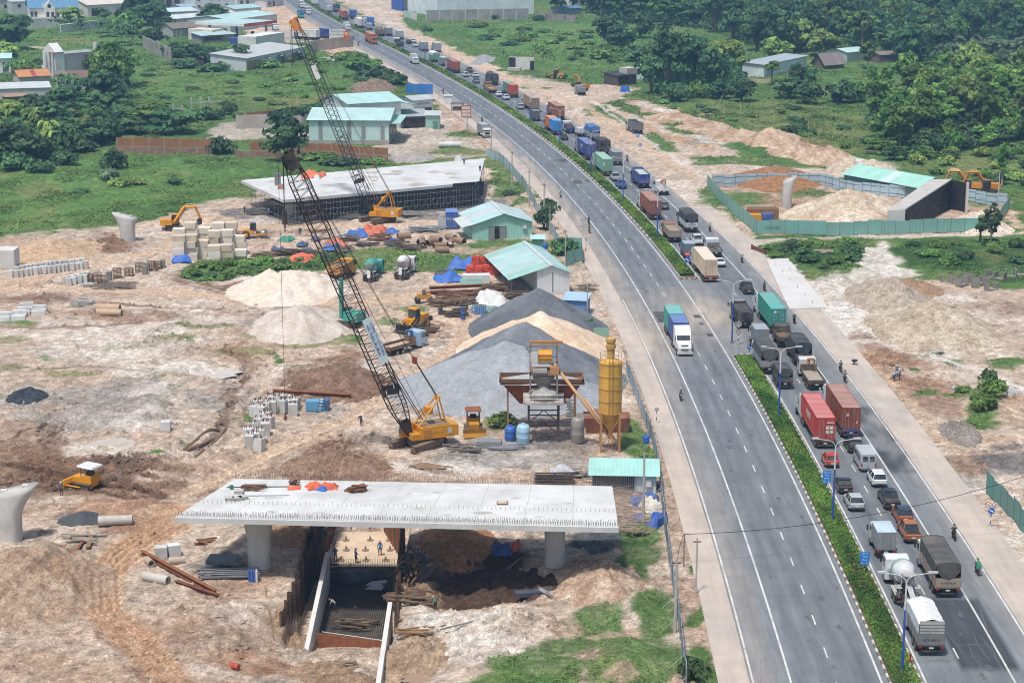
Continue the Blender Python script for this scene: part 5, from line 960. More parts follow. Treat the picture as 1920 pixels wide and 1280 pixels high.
def motorbike(p,rz,c,shirt,trousers,hat,lab_b,lab_p,cargo=None):
 t=thing('motorbike',lab_b,'motorbike',p,rz,'motorbikes')
 for y in(-.6,.62):o=obj('wheel',MB().lathe([(.2,-.05),(.28,-.05),(.3,0),(.28,.05),(.2,.05)],n=12,ax='x'),TYRE,t,(0,y,.3),key='mbw');obj('rim',MB().lathe([(.03,-.04),(.2,-.03),(.2,.03),(.03,.04)],n=10,ax='x'),STEEL,o,key='mbr')
 obj('frame',MB().prism([(-.75,.62),(-.2,.5),(.15,.35),(.35,.45),(.55,.85),(.45,.95),(.3,.6),(-.1,.7),(-.7,.78)],-.12,.12,'x'),mt(c,.35),t,key='mbf');obj('seat',MB().box(-.13,.13,-.7,.12,.74,.84,0,.02,.03),BLACK,t,key='mbs');obj('front_fork',MB().bar((0,.62,.3),(0,.45,1.0),.05),STEEL,t,key='mbk');obj('handlebar',MB().bar((-.32,.36,1.05),(.32,.36,1.05),.025),BLACK,t,key='mbh');obj('tail_light',MB().box(-.08,.08,-.8,-.74,.62,.7),LAMPR,t,key='mbt');obj('engine',MB().box(-.12,.12,-.1,.28,.22,.48),DSTEEL,t,key='mbe')
 q=p+Matrix.Rotation(rz,3,'Z')@Vector((0,-.18,.86));person(q,rz,'ride',shirt,trousers,lab_p,hat,True,'riders')
 if cargo:tag(obj('bag',MB().box(-.28,.28,-.2,.2,0,.5,0,.06,.05),mt(cargo,.8),None,p+Matrix.Rotation(rz,3,'Z')@Vector((0,-.66,.84)),rz),'green delivery bag on the last motorbike','bag')
 # ================================================================ buildings
def frame(A,B,z=None):
 A=G(*A)if not isinstance(A,Vector)else A;B=G(*B)if not isinstance(B,Vector)else B
 return Vector((A.x,A.y,gz(A.x,A.y)if z is None else z)),math.atan2(B.y-A.y,B.x-A.x),(B.xy-A.xy).length
def shed(name,label,A,B,dep,h,rise,ridge='x',wall='c9ced0',roof='a9cbc4',over=.4,cat='building',group=None,hb=None,sheet=3.2,wwave=None,rr=None,z=None,base=None,rp=.5,hr=None,w0=0.0):
 """front edge A->B (plan points), depth, eaves height, ridge rise; local x along the front, y to the back"""
 o,rz,L_=frame(A,B,z);t=thing(name,label,cat,o,rz,group);W=mt(wall,.75,0,.06,.5,.18,'8a7d6c',wave=wwave);hb=h if hb is None else hb;m=MB()
 if ridge=='x':
  pr=[(0,-.6),(dep,-.6),(dep,hb)]+([(dep/2,h+rise)]if rise else[])+[(0,h)];m.prism(pr,0,L_,'x')
 else:hr=h if hr is None else hr;m.prism([(w0*L_,-.6),(L_-.1,-.6),(L_-.1,hr),(rp*L_,h+rise-.06)]+([(w0*L_,h+rise*w0/rp-.08)]if w0<rp else[]),0,dep,'y')
 obj('wall',m,W,t)
 RM=mt(roof,.5,.1,.1,.35,.16,'8d8a80',wave=('x' if ridge=='x' else 'y',.5));RM2=mt(rr or roof,.5,.1,.14,.35,.28,'a9a49a',wave=('x' if ridge=='x' else 'y',.5))
 def sheets(P0,P1,Q0,Q1,n): # eaves edge P0->P1, ridge edge Q0->Q1
  for i in range(n):
   a,b=i/n,(i+1)/n;p0,p1,q0,q1=P0.lerp(P1,a),P0.lerp(P1,b),Q0.lerp(Q1,a),Q0.lerp(Q1,b);up=Vector((0,0,.06+.012*(i%2)));lo=Vector((0,0,.02))
   obj('roof_sheet',MB().add([p0+lo,p1+lo,q1+lo,q0+lo,p0+up,p1+up,q1+up,q0+up],[(3,2,1,0),(4,5,6,7),(0,1,5,4),(1,2,6,5),(2,3,7,6),(3,0,4,7)]),RM2 if(i*7+int(L_))%5==0 else RM,t)
 v=Vector
 if ridge=='x':
  n=max(1,round(L_/sheet))
  if rise:
   s=rise/(dep/2);sheets(v((-over,-over,h-s*over)),v((L_+over,-over,h-s*over)),v((-over,dep/2,h+rise)),v((L_+over,dep/2,h+rise)),n);s=(h+rise-hb)/(dep/2);sheets(v((L_+over,dep+over,hb-s*over)),v((-over,dep+over,hb-s*over)),v((L_+over,dep/2,h+rise)),v((-over,dep/2,h+rise)),n)
   obj('ridge_cap',MB().cyl((-over,dep/2,h+rise+.03),(L_+over,dep/2,h+rise+.03),.14,.14,6),RM,t)
  else:s=(hb-h)/dep;sheets(v((-over,-over,h-s*over)),v((L_+over,-over,h-s*over)),v((-over,dep+over,hb+s*over)),v((L_+over,dep+over,hb+s*over)),n)
 else:
  n=max(1,round(dep/sheet));s=rise/(L_*rp);s2=(h+rise-hr)/(L_*(1-rp));xr=L_*rp
  sheets(v((-over,dep+over,h-s*over)),v((-over,-over,h-s*over)),v((xr,dep+over,h+rise)),v((xr,-over,h+rise)),n);sheets(v((L_+over,-over,hr-s2*over)),v((L_+over,dep+over,hr-s2*over)),v((xr,-over,h+rise)),v((xr,dep+over,h+rise)),n)
  obj('ridge_cap',MB().box(xr-.35,xr+.35,-over,dep+over,h+rise+.05,h+rise+.11),mt('c4ccca',.5),t)
 if base:obj('plinth',MB().box(-.05,L_+.05,-.06,dep+.06,-.3,base),mt('a8a59e',.85,0,.1,.6,.3),t)
 t['L']=L_;t['D']=dep;return t
def opening(t,side,a,b,z0,z1,c='22272b',name='window',fr=None,proud=.03):
 """window or door part on the front (f), right (r) or left (l) wall"""
 L_,D=t['L'],t['D'];g=mt(c,.3,0,.1,1,.15);e=proud
 bx=(lambda m,d,x0,x1,y0,y1:m.box(x0,x1,-d,.02,y0,y1))if side=='f' else(lambda m,d,x0,x1,y0,y1:m.box(L_-.02,L_+d,x0,x1,y0,y1))if side=='r' else(lambda m,d,x0,x1,y0,y1:m.box(-d,.02,x0,x1,y0,y1))
 o=obj(name,bx(MB(),e,a,b,z0,z1),g,t)
 if fr:f=.07;m=MB();bx(m,e+.04,a-f,a,z0-f,z1+f);bx(m,e+.04,b,b+f,z0-f,z1+f);bx(m,e+.04,a,b,z1,z1+f);bx(m,e+.06,a,b,z0-f,z0);obj('frame',m,mt(fr,.6),o)
 return o
 # --- the green warehouse and its neighbours
t=shed('warehouse','pale green warehouse with tall grey louvres beside the brick wall',(580,271),(729,272),20,6.6,1.8,'x','c2dcd4','b8d6d0',.6,base=1.3,wwave=('x',.45),sheet=4)
L_=t['L']
for k,(a,z0)in enumerate(((.12,1.5),(.48,1.4),(.66,1.4),(.9,1.4))):o=opening(t,'f',L_*a,L_*a+1.05,z0,6.2 if k<2 else 5.0,'8f9492','louvre','c2cfca')
opening(t,'r',2,9,.1,5.0,'14181c','gateway','2a3a36');opening(t,'r',11,17,.1,5.0,'171c20','gateway','2a3a36');obj('canopy',MB().box(L_,L_+3,1,19,5.5,5.65),mt('a5cfc4',.5),t)
t=shed('warehouse','white-walled hall with a mint roof behind the green warehouse',(655,246),(752,240),20,7.6,1.4,'x','dfe3e2','b4dad2',.7,sheet=4);opening(t,'r',1,9,3.2,6.0,'3f5560','balcony_glass','c9d2d0');opening(t,'r',1,9,.2,2.6,'5f6f74','shop_front','c9d2d0')
obj('porch_roof',MB().add([(t['L']+.2,0,7.2),(t['L']+5,0,6.2),(t['L']+5,12,6.2),(t['L']+.2,12,7.2)],[(0,1,2,3)]).add([(t['L']+.2,0,7.05),(t['L']+5,0,6.05),(t['L']+5,12,6.05),(t['L']+.2,12,7.05)],[(3,2,1,0)]),mt('b4dad2',.5),t)
t=shed('shop_hut','white shop hut with a signboard in the roadside yard',(775,217),(812,214),8,4.2,.8,'x','d8dddb','b9bdb9',.5);opening(t,'f',.5,t['L']-.5,.2,1.8,'2a3034','shop_front','a8adab');banner(t,'lettering','CAFE VONG',.8,(t['L']/2,-.06,3),(math.pi/2,0,0),mt('3a6a8a'))
t=shed('tin_shed','grey tin-roofed open shed in front of the warehouse yard',(752,241),(800,240),9,3.4,.0,'x','4a5254','a7adab',.5,hb=4.2);opening(t,'f',.6,t['L']-.6,.1,2.9,'15191c','bay','6a706e');
t=shed('tin_shed','pale green tin shed at the right end of the yard sheds',(798,243),(824,243),7,3.8,0,'x','9dc4b4','c4c8c5',.4,hb=4.2,wwave=('x',.4));opening(t,'f',2,3.4,.1,2.3,'5f8a78','door','8fb5a5')
tag(obj('kiosk',MB().box(-1.2,1.2,-1.2,1.2,0,2.6).box(-1.4,1.4,-1.4,1.4,2.6,2.75),mt('d3d6d4',.6),None,GZ(841,195)),'small white roadside kiosk above the yard','kiosk')
t=thing('stall','small dark roadside stall with a flat awning','stall',GZ(858,207));obj('counter',MB().box(-1.5,1.5,-1,1,0,1.1),mt('5a4a3c'),t);obj('awning',MB().box(-2,2,-1.5,1.5,2.2,2.3),mt('5f5c55'),t)
for x in(-1.8,1.8):
 for y in(-1.3,1.3):obj('post',MB().box(x-.05,x+.05,y-.05,y+.05,0,2.2),WOOD,t)
t=shed('water_tank_house','small grey concrete block with a steel tank behind the warehouse',(650,212),(678,214),7,4,0,'x','b9b4aa','bdb8ae',.1,hb=4.05);opening(t,'l',1,3,.2,3,'1a1c1e','door');obj('water_tank',MB().cyl((6,3,4.1),(6,3,6),.9,.9,12),STEEL,t)
# --- filling station and the settlement beyond
t=thing('filling_station','filling station with a white canopy and a red fascia','filling station',GZ(455,78));s_=1
rz=frame((455,78),(516,70))[1];t.rotation_euler[2]=rz;LL=frame((455,78),(516,70))[2]
obj('canopy',MB().box(0,LL,-1,24,5.6,6.5),mt('d6d8d4',.5,0,.06,.3,.15),t);obj('canopy_roof',MB().box(.2,LL-.2,-.8,23.8,6.5,6.62),mt('b4d4cf',.5),t);fa=obj('fascia',MB().box(-.08,LL+.08,-1.1,-.98,5.5,6.75),mt('c4503c',.5,0,.08,.3,.1),t);banner(fa,'lettering','PETROLIMEX',.9,(LL/2,-1.13,6.1),(math.pi/2,0,0),mt('e6d8c0'))
for x in(2,LL-2):
 for y in(3,18):obj('column',MB().box(x-.4,x+.4,y-.4,y+.4,0,5.6),mt('3a6f9c' if y>5 else 'c9ccca'),t)
for x in(4,LL-4):obj('fuel_pump',MB().box(x-.6,x+.6,8,9,0,2),mt('35506a'),t)
obj('office',MB().box(-7,3,10,22,0,4.4),mt('d8d2c4',.7),t)
t=shed('workshop','long white workshop with grey window awnings on the meadow edge',(462,133),(570,110),14,4.4,0,'x','c6ced0','c2c4be',.5,hb=5.6,sheet=5);L_=t['L']
for k in(.33,.55,.86):o=opening(t,'f',L_*k,L_*k+1.8,1.9,3.2,'2a3238','window','aab4b6');obj('awning',MB().add([(L_*k-.2,-.05,3.4),(L_*k+2,-.05,3.4),(L_*k+2,-1.2,2.9),(L_*k-.2,-1.2,2.9)],[(0,1,2,3)]),mt('8a9092'),o)
obj('brick_annex',MB().box(.05,L_*.22,-.25,1,0,3.2),mt('a58a68',.9,0,.25,2,.3),t);obj('foundation',MB().box(0,L_,-.2,.05,-1.5,.9),mt('93806c',.9,0,.25,1,.3),t)
tag(obj('office_block',MB().box(0,22,0,8,0,5.2),mt('d9dad6',.7,0,.06,.3,.2),None,GZ(480,95),frame((480,95),(545,84))[1]),'white flat block with a slatted bay behind the workshop','building');
tag(obj('yard_wall',MB().box(0,26,0,.4,-1,4.2),mt('b9aea0',.9,0,.12,.4,.35),None,GZ(583,98),frame((583,98),(648,90))[1]),'beige yard wall of the filling station below the parked trailers','wall')
t=thing('billboard','white billboard with green lettering at the yard wall','sign',GZ(633,88));obj('board',MB().box(-3.2,3.2,-.1,.1,1.5,6.8),WHITE,t);b_=obj('green_foot',MB().box(-3.2,3.2,-.13,-.1,1.5,2.3),mt('3a7a5a'),t)
for i,tx in enumerate(('TRAM DUNG','XE CONTAINER','NUOC MIA')):banner(t,'lettering',tx,.95,(0,-.12,5.9-i*1.25),(math.pi/2,0,0),mt('2f6a62'))
for x in(-2.4,2.4):obj('post',MB().box(x-.12,x+.12,-.1,.1,-.5,1.5),STEEL,t)
t=thing('signboard','small red and orange sign beside the billboard','sign',GZ(650,92));obj('board',MB().box(-1.1,1.1,-.06,.06,3.6,6.6),mt('c4552f'),t);obj('panel',MB().box(-.7,.7,-.09,-.06,5,6.2),mt('e0b060'),t);obj('post',MB().box(-.08,.08,-.05,.05,0,3.6),STEEL,t)
t=shed('house','white villa with a blue hipped roof and gabled porch',(56,38),(146,36),16,5.6,5.0,'x','e6e4dc','5a88a8',.8,sheet=3);L_=t['L']
pg=MB().prism([(L_*.3,0),(L_*.52,0),(L_*.52,5.4),(L_*.41,8.6),(L_*.3,5.4)],-3,1,'y');g_=obj('porch_gable',pg,mt('e6e4dc',.7),t);obj('gable_window',MB().cyl((L_*.41,-3.05,6.2),(L_*.41,-2.95,6.2),.9,.9,12),GLASS,g_)
for a in(.02,.1,.34,.44,.56,.76,.84):opening(t,'f',L_*a,L_*a+1.3,1.2 if a not in(.34,.44)else.2,3.6,'3a4650','window','e6e4dc',.03 if a not in(.34,.44)else 3.04)
obj('terrace',MB().box(-1,L_*.9,-6,0,-.5,.5),mt('d4cfc4',.8),t);obj('balustrade',MB().box(-1,L_*.9,-6.2,-5.9,.5,1.4),mt('dcd8ce'),t)
t=shed('hall','white hall with a pale cream roof right of the blue-roofed villa',(165,32),(268,26),22,5.5,2.5,'x','dcd8cc','e0d2c4',.6,sheet=5);opening(t,'f',2,8,.2,3.8,'2a3238','gateway','cfcac0');opening(t,'f',16,22,.2,3.6,'6a7074','gateway','cfcac0')
tag(obj('boundary_wall',MB().box(0,32,0,.4,-1,3.2).box(-.1,32.1,-.3,.7,3.2,3.4),mt('d3d6d0',.8,0,.08,.3,.3),None,GZ(115,62),frame((115,62),(222,48))[1]),'long white boundary wall with a tin cap above the meadow','wall')
tag(obj('boundary_wall',MB().box(0,18,0,.4,-1,3.0),mt('cfd6cf',.8,0,.1,.3,.3),None,GZ(38,55),frame((38,55),(95,52))[1]),'pale wall below the terrace of the villa','wall')
t=shed('house','small grey house at the top left corner',(22,28),(52,27),9,6,0,'x','b9bcb8','c4c6c2',.2,hb=6.2);opening(t,'f',3,4.6,3.4,4.8,'2f383e','window','c9c9c4')
t=shed('apartment_block','white three-storey block with small square windows',(366,25),(442,21),10,9.5,0,'x','c6d4d6','c2cfcf',.2,hb=9.8);L_=t['L']
for z in(2.2,5.4):
 for a in(.06,.38,.55,.74):opening(t,'f',L_*a,L_*a+1.7,z,z+1.4,'44545c','window','d2dcdc')
for i,(A,B,d,h,rf,lb)in enumerate((((300,40),(372,36),14,3.6,'c9dcdb','long low shed with a pale blue roof, upper of two'),((322,52),(392,47),12,3.6,'d2dad6','long low shed with a pale grey roof, lower of two'),((284,22),(366,14),12,7,'c3ccca','grey workshop with dark bays behind the low sheds'),((440,32),(490,28),12,3.5,'a9cfc9','low shed with a mint roof beside the white block'),((432,60),(520,48),22,5,'bcd9d4','large shed with a mint roof behind the filling station canopy'))):
 t=shed('tin_shed',lb,A,B,d,h,1.2,'x','c0c6c4',rf,.4,sheet=5)
 if i==2:
  for a in(4,11,17):opening(t,'f',a,a+4,.2,5,'2c3a44','bay','aab2b2')
t=shed('hut','grey hut with a brown thatch-like roof left of the blue containers',(325,70),(378,66),9,3.6,1.8,'x','a6a9a4','84776a',.6);opening(t,'f',1,2.2,.1,2.6,'d0d3d0','door','8a8a84');opening(t,'f',3.4,4.6,.1,2.6,'d0d3d0','door','8a8a84')
t=shed('hut','open grey hut with a pale tin roof between the blue containers',(378,82),(440,78),8,3.2,0,'x','8f8d88','b4cdc9',.7,hb=4);opening(t,'f',1,10,1,2.6,'3a3c3c','bay','8a8f8c')
def box_cont(px,py,rz,c,L_,lb,logo=None,h=2.7):
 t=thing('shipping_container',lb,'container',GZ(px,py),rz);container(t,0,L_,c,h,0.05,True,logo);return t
box_cont(352,72,R(-92),'1f4fa0',12,'blue shipping container lettered in white, left one near the hut','KMTC');box_cont(433,84,R(-95),'1d4a9c',10,'blue shipping container lettered in white, right one by the filling station','KMTC')
t=thing('retaining_wall','weathered concrete retaining wall overgrown at the top of the meadow','wall',GZ(268,92));rz=frame((268,92),(322,116))[1];LL=frame((268,92),(322,116))[2];t.rotation_euler[2]=rz
for i in range(int(LL/4)):obj('wall_panel',MB().box(i*4,i*4+3.96,0,.35,-1,5.0-.12*(i%3)),mt('a6a196',.9,0,.2,.5,.5,'55503f'),t)
t=thing('ruined_wall','ruined brick wall below the dense trees','wall',GZ(370,136),frame((370,136),(450,128))[1]);
for i in range(9):obj('wall_panel',MB().box(i*3.2,i*3.2+3.1,0,.3,-.5,random.uniform(1.8,4.2)),mt('7a6658',.95,0,.3,.8,.4,'4a4038'),t)
t=shed('house','grey gabled narrow house with a white porch front',(122,148),(186,142),7,8.4,0,'x','b4b0ac','a9a5a0',.15,hb=8.5);
pf=MB().prism([(-.2,0),(7.2,0),(7.2,9.2),(3.5,12),(-.2,9.2)],-3.6,-.02,'x');o=obj('porch_front',pf,mt('dcdeda',.7),t);obj('porch_roof',MB().box(-4.4,-.2,-.4,3,9.0,9.15),mt('a8684a'),t)
for a in(.6,2.6,4.6):obj('column',MB().cyl((-4.2+0,a,0),(-4.2,a,9),.28,.28,8),WHITE,o);obj('window',MB().box(-3.7,-3.6,a+.4,a+1.4,3,6.5),GLASS,o)
obj('roof_tank',MB().cyl((15,3,8.5),(15,3,11),.8,.8,10),mt('c9cccb'),t)
t=shed('house','small white house with a pale mint roof at the left edge',(-25,138),(21,137),8,5,1.2,'x','dfe2e0','b9dcd6',.5);opening(t,'f',5.5,7.5,.2,3.5,'4a5a60','window','dfe2e0')
t=shed('tin_shed','shed with a red and orange striped tin roof',(38,158),(94,155),9,2.6,1.6,'x','c2b8aa','c98a58',.6,sheet=1.4,rr='a83c34')
t=shed('flat_house','group of flat pale grey roofs at the left edge',(-30,188),(96,184),14,3.2,0,'x','c2c0ba','cfd2cf',.3,hb=3.6,sheet=4)
t=shed('tin_shed','shed with a sloping dark brown roof',(110,168),(172,166),10,2.6,0,'x','b9b6b0','7d6350',.5,hb=4.8)
t=shed('lean_to','rusty lean-to at the foot of the flat grey roofs',(10,196),(50,194),4,2.2,0,'x','5a4a40','b08a68',.3,hb=2.6)
t=shed('tin_shed','small shed with a mint roof beside the gabled house',(82,143),(112,142),5,2.8,0,'x','c9c9c4','a9d2c4',.4,hb=3.4)
for i,(A,B,d,h,rs,w_,rf,lb)in enumerate((((150,18),(215,14),12,5,2,'dcdad2','c9cfd0','pale house above the white hall'),((215,8),(285,3),14,6,1.5,'d3d0c8','b9b4ac','long grey-roofed building at the top edge'),((445,12),(500,8),10,5,1,'cdd4d4','b4d2cc','mint-roofed house behind the white block'),((262,34),(300,31),8,3.4,.8,'c4c2bb','c9ccc8','small grey shed below the long building'),((340,30),(368,28),8,4,1,'b9c0c2','9fb4bc','blue-grey shed left of the white block'),((395,40),(440,37),8,3.2,.6,'cfd2ce','d6d9d6','white lean-to below the white block'),((0,20),(28,19),8,5,1,'c2bdb4','a87a68','small brown-roofed house at the top left corner'),((500,14),(532,10),7,3.4,.6,'c9cccb','a9c4c4','roadside shop at the far bend'),((100,20),(138,18),7,7,1,'dcdcd6','b0b8bc','white house behind the blue-roofed villa'))):t=shed('house',lb,A,B,d,h,rs,'x',w_,rf,.4,sheet=6);opening(t,'f',2,3.6,1,2.6,'2f383e','window','c9c9c4');opening(t,'f',6,7.6,.1,2.5,'4a4640','door','b9b4aa')
# --- right: factory, villa, hut, workshop
t=shed('factory','long factory hall with white cladding at the top edge',(820,33),(1001,27),40,13,3,'x','dfe7ea','d3dcde',.3,sheet=12)
o,rz,LL=frame((800,40),(1003,36));t=thing('block_wall','long grey block wall with pale piers below the white factory','wall',o,rz)
for i in range(int(LL/6)):obj('wall_panel',MB().box(i*6+.25,i*6+5.75,0,.3,-1,4.9),mt('a5a39d',.9,0,.12,.5,.35,'6d6a62'),t);obj('pier',MB().box(i*6-.25,i*6+.25,-.12,.42,-1,5.1),mt('c6c3bc',.85),t)
t=shed('factory_annex','dark blue annex with a white canopy left of the factory',(755,22),(818,20),16,9,0,'x','2f5aa8','2f5aa8',.2,hb=9.4);opening(t,'f',12,19,1,5,'1f2f38','bay','d8dcdc');opening(t,'f',1,5,1,6,'6a5f52','bay','8a8f90');obj('canopy',MB().box(10,21,-4,0,5.6,5.9),WHITE,t)
t=thing('gate_fence','pale green and white gate fence beside the blue annex','fence',*frame((758,33),(806,46))[:2])
for i in range(11):obj('panel',MB().box(i*1.9,i*1.9+1.8,0,.1,0,3.2),mt('a9c9bc' if i<6 else 'd3d6d4'),t)
t=shed('villa','white villa with arched windows at the top edge',(1068,10),(1115,8),12,11,1,'x','e0dedb','c6c9c8',.5)
for a in(.1,.42,.74):opening(t,'f',t['L']*a,t['L']*a+2,5,8,'4f5a62','window','e0dedb');opening(t,'f',t['L']*a,t['L']*a+2,1,4,'4f5a62','window','e0dedb')
shed('blue_roof_house','house with a lavender blue roof among the palms',(1112,8),(1165,6),10,4,3,'x','c9cdd2','7f92b8',.8);shed('shed','low blue-roofed shed behind the ivy wall',(1050,30),(1090,28),8,3.2,.8,'x','8a9498','5f84a4',.5)
t=thing('ivy_wall','stained concrete wall right of the factory','wall',*frame((1003,37),(1095,44))[:2])
for i in range(7):obj('wall_panel',MB().box(i*3.6,i*3.6+3.5,0,.3,-1,3.2),mt('9c948a',.95,0,.25,.6,.5,'4f4a40'),t)
t=shed('long_house','long white house with a slate edge between the small trees',(1432,146),(1512,128),8,4.2,0,'x','d6e2e2','a9b4b6',.5,hb=4.6);opening(t,'f',2,7,.2,3.4,'b4bdbe','bay','c9d2d2')
t=shed('thatched_hut','open hut with a steep brown thatched roof',(1546,131),(1582,128),6,2.0,3.2,'x','6f5f50','857a74',.8,sheet=2);opening(t,'f',.6,3.6,.2,1.8,'3a322a','bay','8a7a64');opening(t,'f',4.6,6.6,.2,1.8,'3a322a','bay','8a7a64')
shed('tin_shed','pale green tin roof behind the thatched hut',(1588,118),(1625,114),9,3.6,1,'x','a9b9b0','b9d4cb',.4);shed('tin_shed','brown tin roof at the edge of the wood',(1650,118),(1690,116),8,3,.8,'x','6a5f55','8a7d70',.4);shed('house','pale pink house lost in the far wood',(1335,26),(1355,24),8,8,.6,'x','d0c2bf','c9bdba',.3)
t=shed('workshop','roadside workshop with a black awning and grey block wall',(1158,163),(1192,160),7,3.4,0,'x','4a443e','2f3135',.4,hb=3.9);opening(t,'f',.4,4.6,.1,2.8,'22201e','bay','6b5f50');obj('side_wall',MB().box(4.8,9,1,5,0,5.4),mt('bcb9b2',.85),t)
shed('shed','small mint-roofed shed under the tall spreading tree',(1208,152),(1232,150),6,4.6,.4,'x','b9ccc2','a9d4c6',.3)
tag(obj('tarpaulin',MB().box(-1.6,1.6,-1,1,0,1.8,0,.3,.3),BLUET,None,GZ(1172,173)),'blue tarpaulin bundle in front of the roadside workshop','tarpaulin')
# --- brick wall of the meadow
def brick_mat():
 m=mt('a9754e',.9,0,.16,.7,.3,'7d5f48').copy();N=m.node_tree.nodes;L=m.node_tree.links;b=N['Principled BSDF'];br=N.new('ShaderNodeTexBrick');br.inputs['Scale'].default_value=2.2;br.inputs['Color1'].default_value=(1,1,1,1);br.inputs['Color2'].default_value=(.8,.78,.76,1);br.inputs['Mortar'].default_value=(.7,.66,.6,1)
 tc=N.new('ShaderNodeTexCoord');mp=N.new('ShaderNodeMapping');mp.inputs['Rotation'].default_value=(R(90),0,0);L.new(tc.outputs['Object'],mp.inputs[0]);L.new(mp.outputs[0],br.inputs['Vector']);src=b.inputs['Base Color'].links[0].from_socket
 mx=N.new('ShaderNodeMix');mx.data_type='RGBA';mx.blend_type='MULTIPLY';mx.inputs[0].default_value=1;L.new(src,mx.inputs[6]);L.new(br.outputs[0],mx.inputs[7]);L.new(mx.outputs[2],b.inputs['Base Color']);return m
BRICK=brick_mat();BRLOW=mt('9c7a66',.95,0,.3,.9,.5,'6a5a4e')
def brick_run(label,A,B,h=3.9,gap=()):
 o,rz,LL=frame(A,B);t=thing('brick_wall',label,'wall',o,rz);n=round(LL/4)
 for i in range(n):
  a,b=LL*i/n,LL*(i+1)/n
  if i in gap:obj('wall_panel',MB().prism([(a+.2,-.5),(b-.2,-.5),(b-.2,.6),(a+.9,1.6),(a+.2,2.6)],0,.24,'y'),BRLOW,t);continue
  obj('lower_panel',MB().box(a+.15,b-.15,-.02,.26,-.6,h*.42),BRLOW,t);obj('wall_panel',MB().box(a+.15,b-.15,0,.24,h*.42+.1,h+random.uniform(-.1,.1)),BRICK,t);obj('pier',MB().box(a-.15,a+.15,-.06,.3,-.6,h),mt('9c8a7a',.9,0,.2,1,.3),t)
 obj('band_course',MB().box(0,LL,-.03,.27,h*.42-.02,h*.42+.1),mt('a8a096',.9),t)
brick_run('orange brick wall above the bright meadow, left run',(220,288),(398,291),gap=(16,));brick_run('orange brick wall above the bright meadow, short run beside the gap',(440,294),(528,295),gap=(0,));brick_run('orange brick wall in front of the green warehouse',(545,291),(728,303),3.2)
brick_run('low brick wall at the back of the concrete yard',(462,223),(560,214),1.6)
tag(obj('grey_wall',MB().box(0,18,0,.3,-.5,3.8),mt('b4b0a8',.9,0,.1,.4,.35),None,GZ(443,243),frame((443,243),(520,241))[1]),'pale cement wall of the yard left of the warehouse','wall');tag(obj('grey_wall',MB().box(0,12,0,.3,-.5,3.2),mt('9a9892',.9,0,.15,.4,.35),None,GZ(548,232),R(28)),'grey corrugated wall meeting the warehouse corner','wall')
for i,(x,y)in enumerate(((326,236),(343,240),(360,225),(377,222),(393,221))):tag(obj('concrete_post',MB().box(-.2,.2,-.2,.2,0,6.2).box(-.15,3.6,-.12,.12,4.4,4.7),CONC,None,GZ(x,y),R(18)),'bare concrete post and beam of the unfinished frame on the meadow','post','posts of the unfinished frame')
# --- site huts along the hoarding
MINT,MINTD='9fd0c2','9cc8b4'
t=shed('site_hut','upper green site hut with an open dark door',(886,452),(999,448),14,3.0,2.0,'y','a4d3c0','b8d4d0',.5,cat='hut',wwave=('x',.3),sheet=2.8,rr='c9cbc8',rp=.52,hr=3.2);L_=t['L']
opening(t,'f',L_*.36,L_*.45,.05,2.5,'0d0f10','doorway','5a6460');
for a,b in((.27,.36),(.45,.55)):opening(t,'f',L_*a,L_*b,.05,2.5,'8a8f8e','door_leaf','6d7472',.12)
opening(t,'f',L_*.83,L_*.89,2.0,2.7,'d6d8d6','air_conditioner','b0b4b2',.35);obj('side_awning',MB().add([(-2.2,-.3,2.5),(0,-.3,3.1),(0,10,3.1),(-2.2,10,2.5)],[(0,1,2,3)]),mt('c9cfcc',.5,wave=('y',.4)),t)
t=shed('site_hut','lower green site hut with a broad roof and an open left bay',(957,554),(1069,549),22,2.5,2.1,'y','d9dedc','b2cfca',.4,cat='hut',wwave=('x',.3),sheet=3.6,rp=.68,hr=3.3,w0=.45,rr='9cc8b8')
for y in(0,7,14,21):obj('post',MB().box(.1,.24,y,y+.14,0,2.5),STEEL,t)
opening(t,'f',t['L']*.7,t['L']*.715,0,3.4,'3a4044','downpipe')
t=shed('site_hut','small flat mint-roofed hut with barred front, near the front deck',(1110,926),(1230,928),4.2,2.5,0,'x','c9d8dc','a5d6c9',.45,cat='hut',hb=3.0,wwave=('x',.25),sheet=3);L_=t['L']
o=opening(t,'f',.1,L_*.66,.1,2.35,'1c2124','barred_bay','7d8588');m=MB()
for i in range(22):m.box(.2+i*.235,.26+i*.235,-.1,-.05,.1,2.35)
obj('bars',m,mt('a9b0b3',.5,.4),o);opening(t,'f',L_*.84,L_*.92,1.2,1.9,'dfe1e0','air_conditioner','a9aeb0',.3)
t=shed('washroom','tiny green washroom between the two green site huts',(998,478),(1019,478),2.4,2.8,0,'x','86b8a0','b4d8d0',.4,cat='hut',hb=3.0)
t=shed('blue_shed','low blue corrugated shed behind the dark gravel pile',(1056,592),(1098,594),4,2.8,0,'x','6f96c4','a9c4d4',.3,cat='hut',hb=3.2,wwave=('x',.3))
def tank(px,py,r,h,c,lb,z=None):
 t=thing('water_tank',lb,'tank',GZ(px,py));
 if z:t.location.z+=z
 obj('barrel',MB().lathe([(r*.96,0),(r,.1),(r,h*.3),(r*1.03,h*.33),(r,h*.36),(r,h*.62),(r*1.03,h*.65),(r,h*.68),(r,h*.86),(r*.8,h*.97),(r*.3,h)],n=16),mt(c,.4,0,.08,.6,.15),t,smooth=True);obj('lid',MB().lathe([(r*.3,h),(r*.3,h+.12),(r*.24,h+.16)],n=12),mt(c,.4),t)
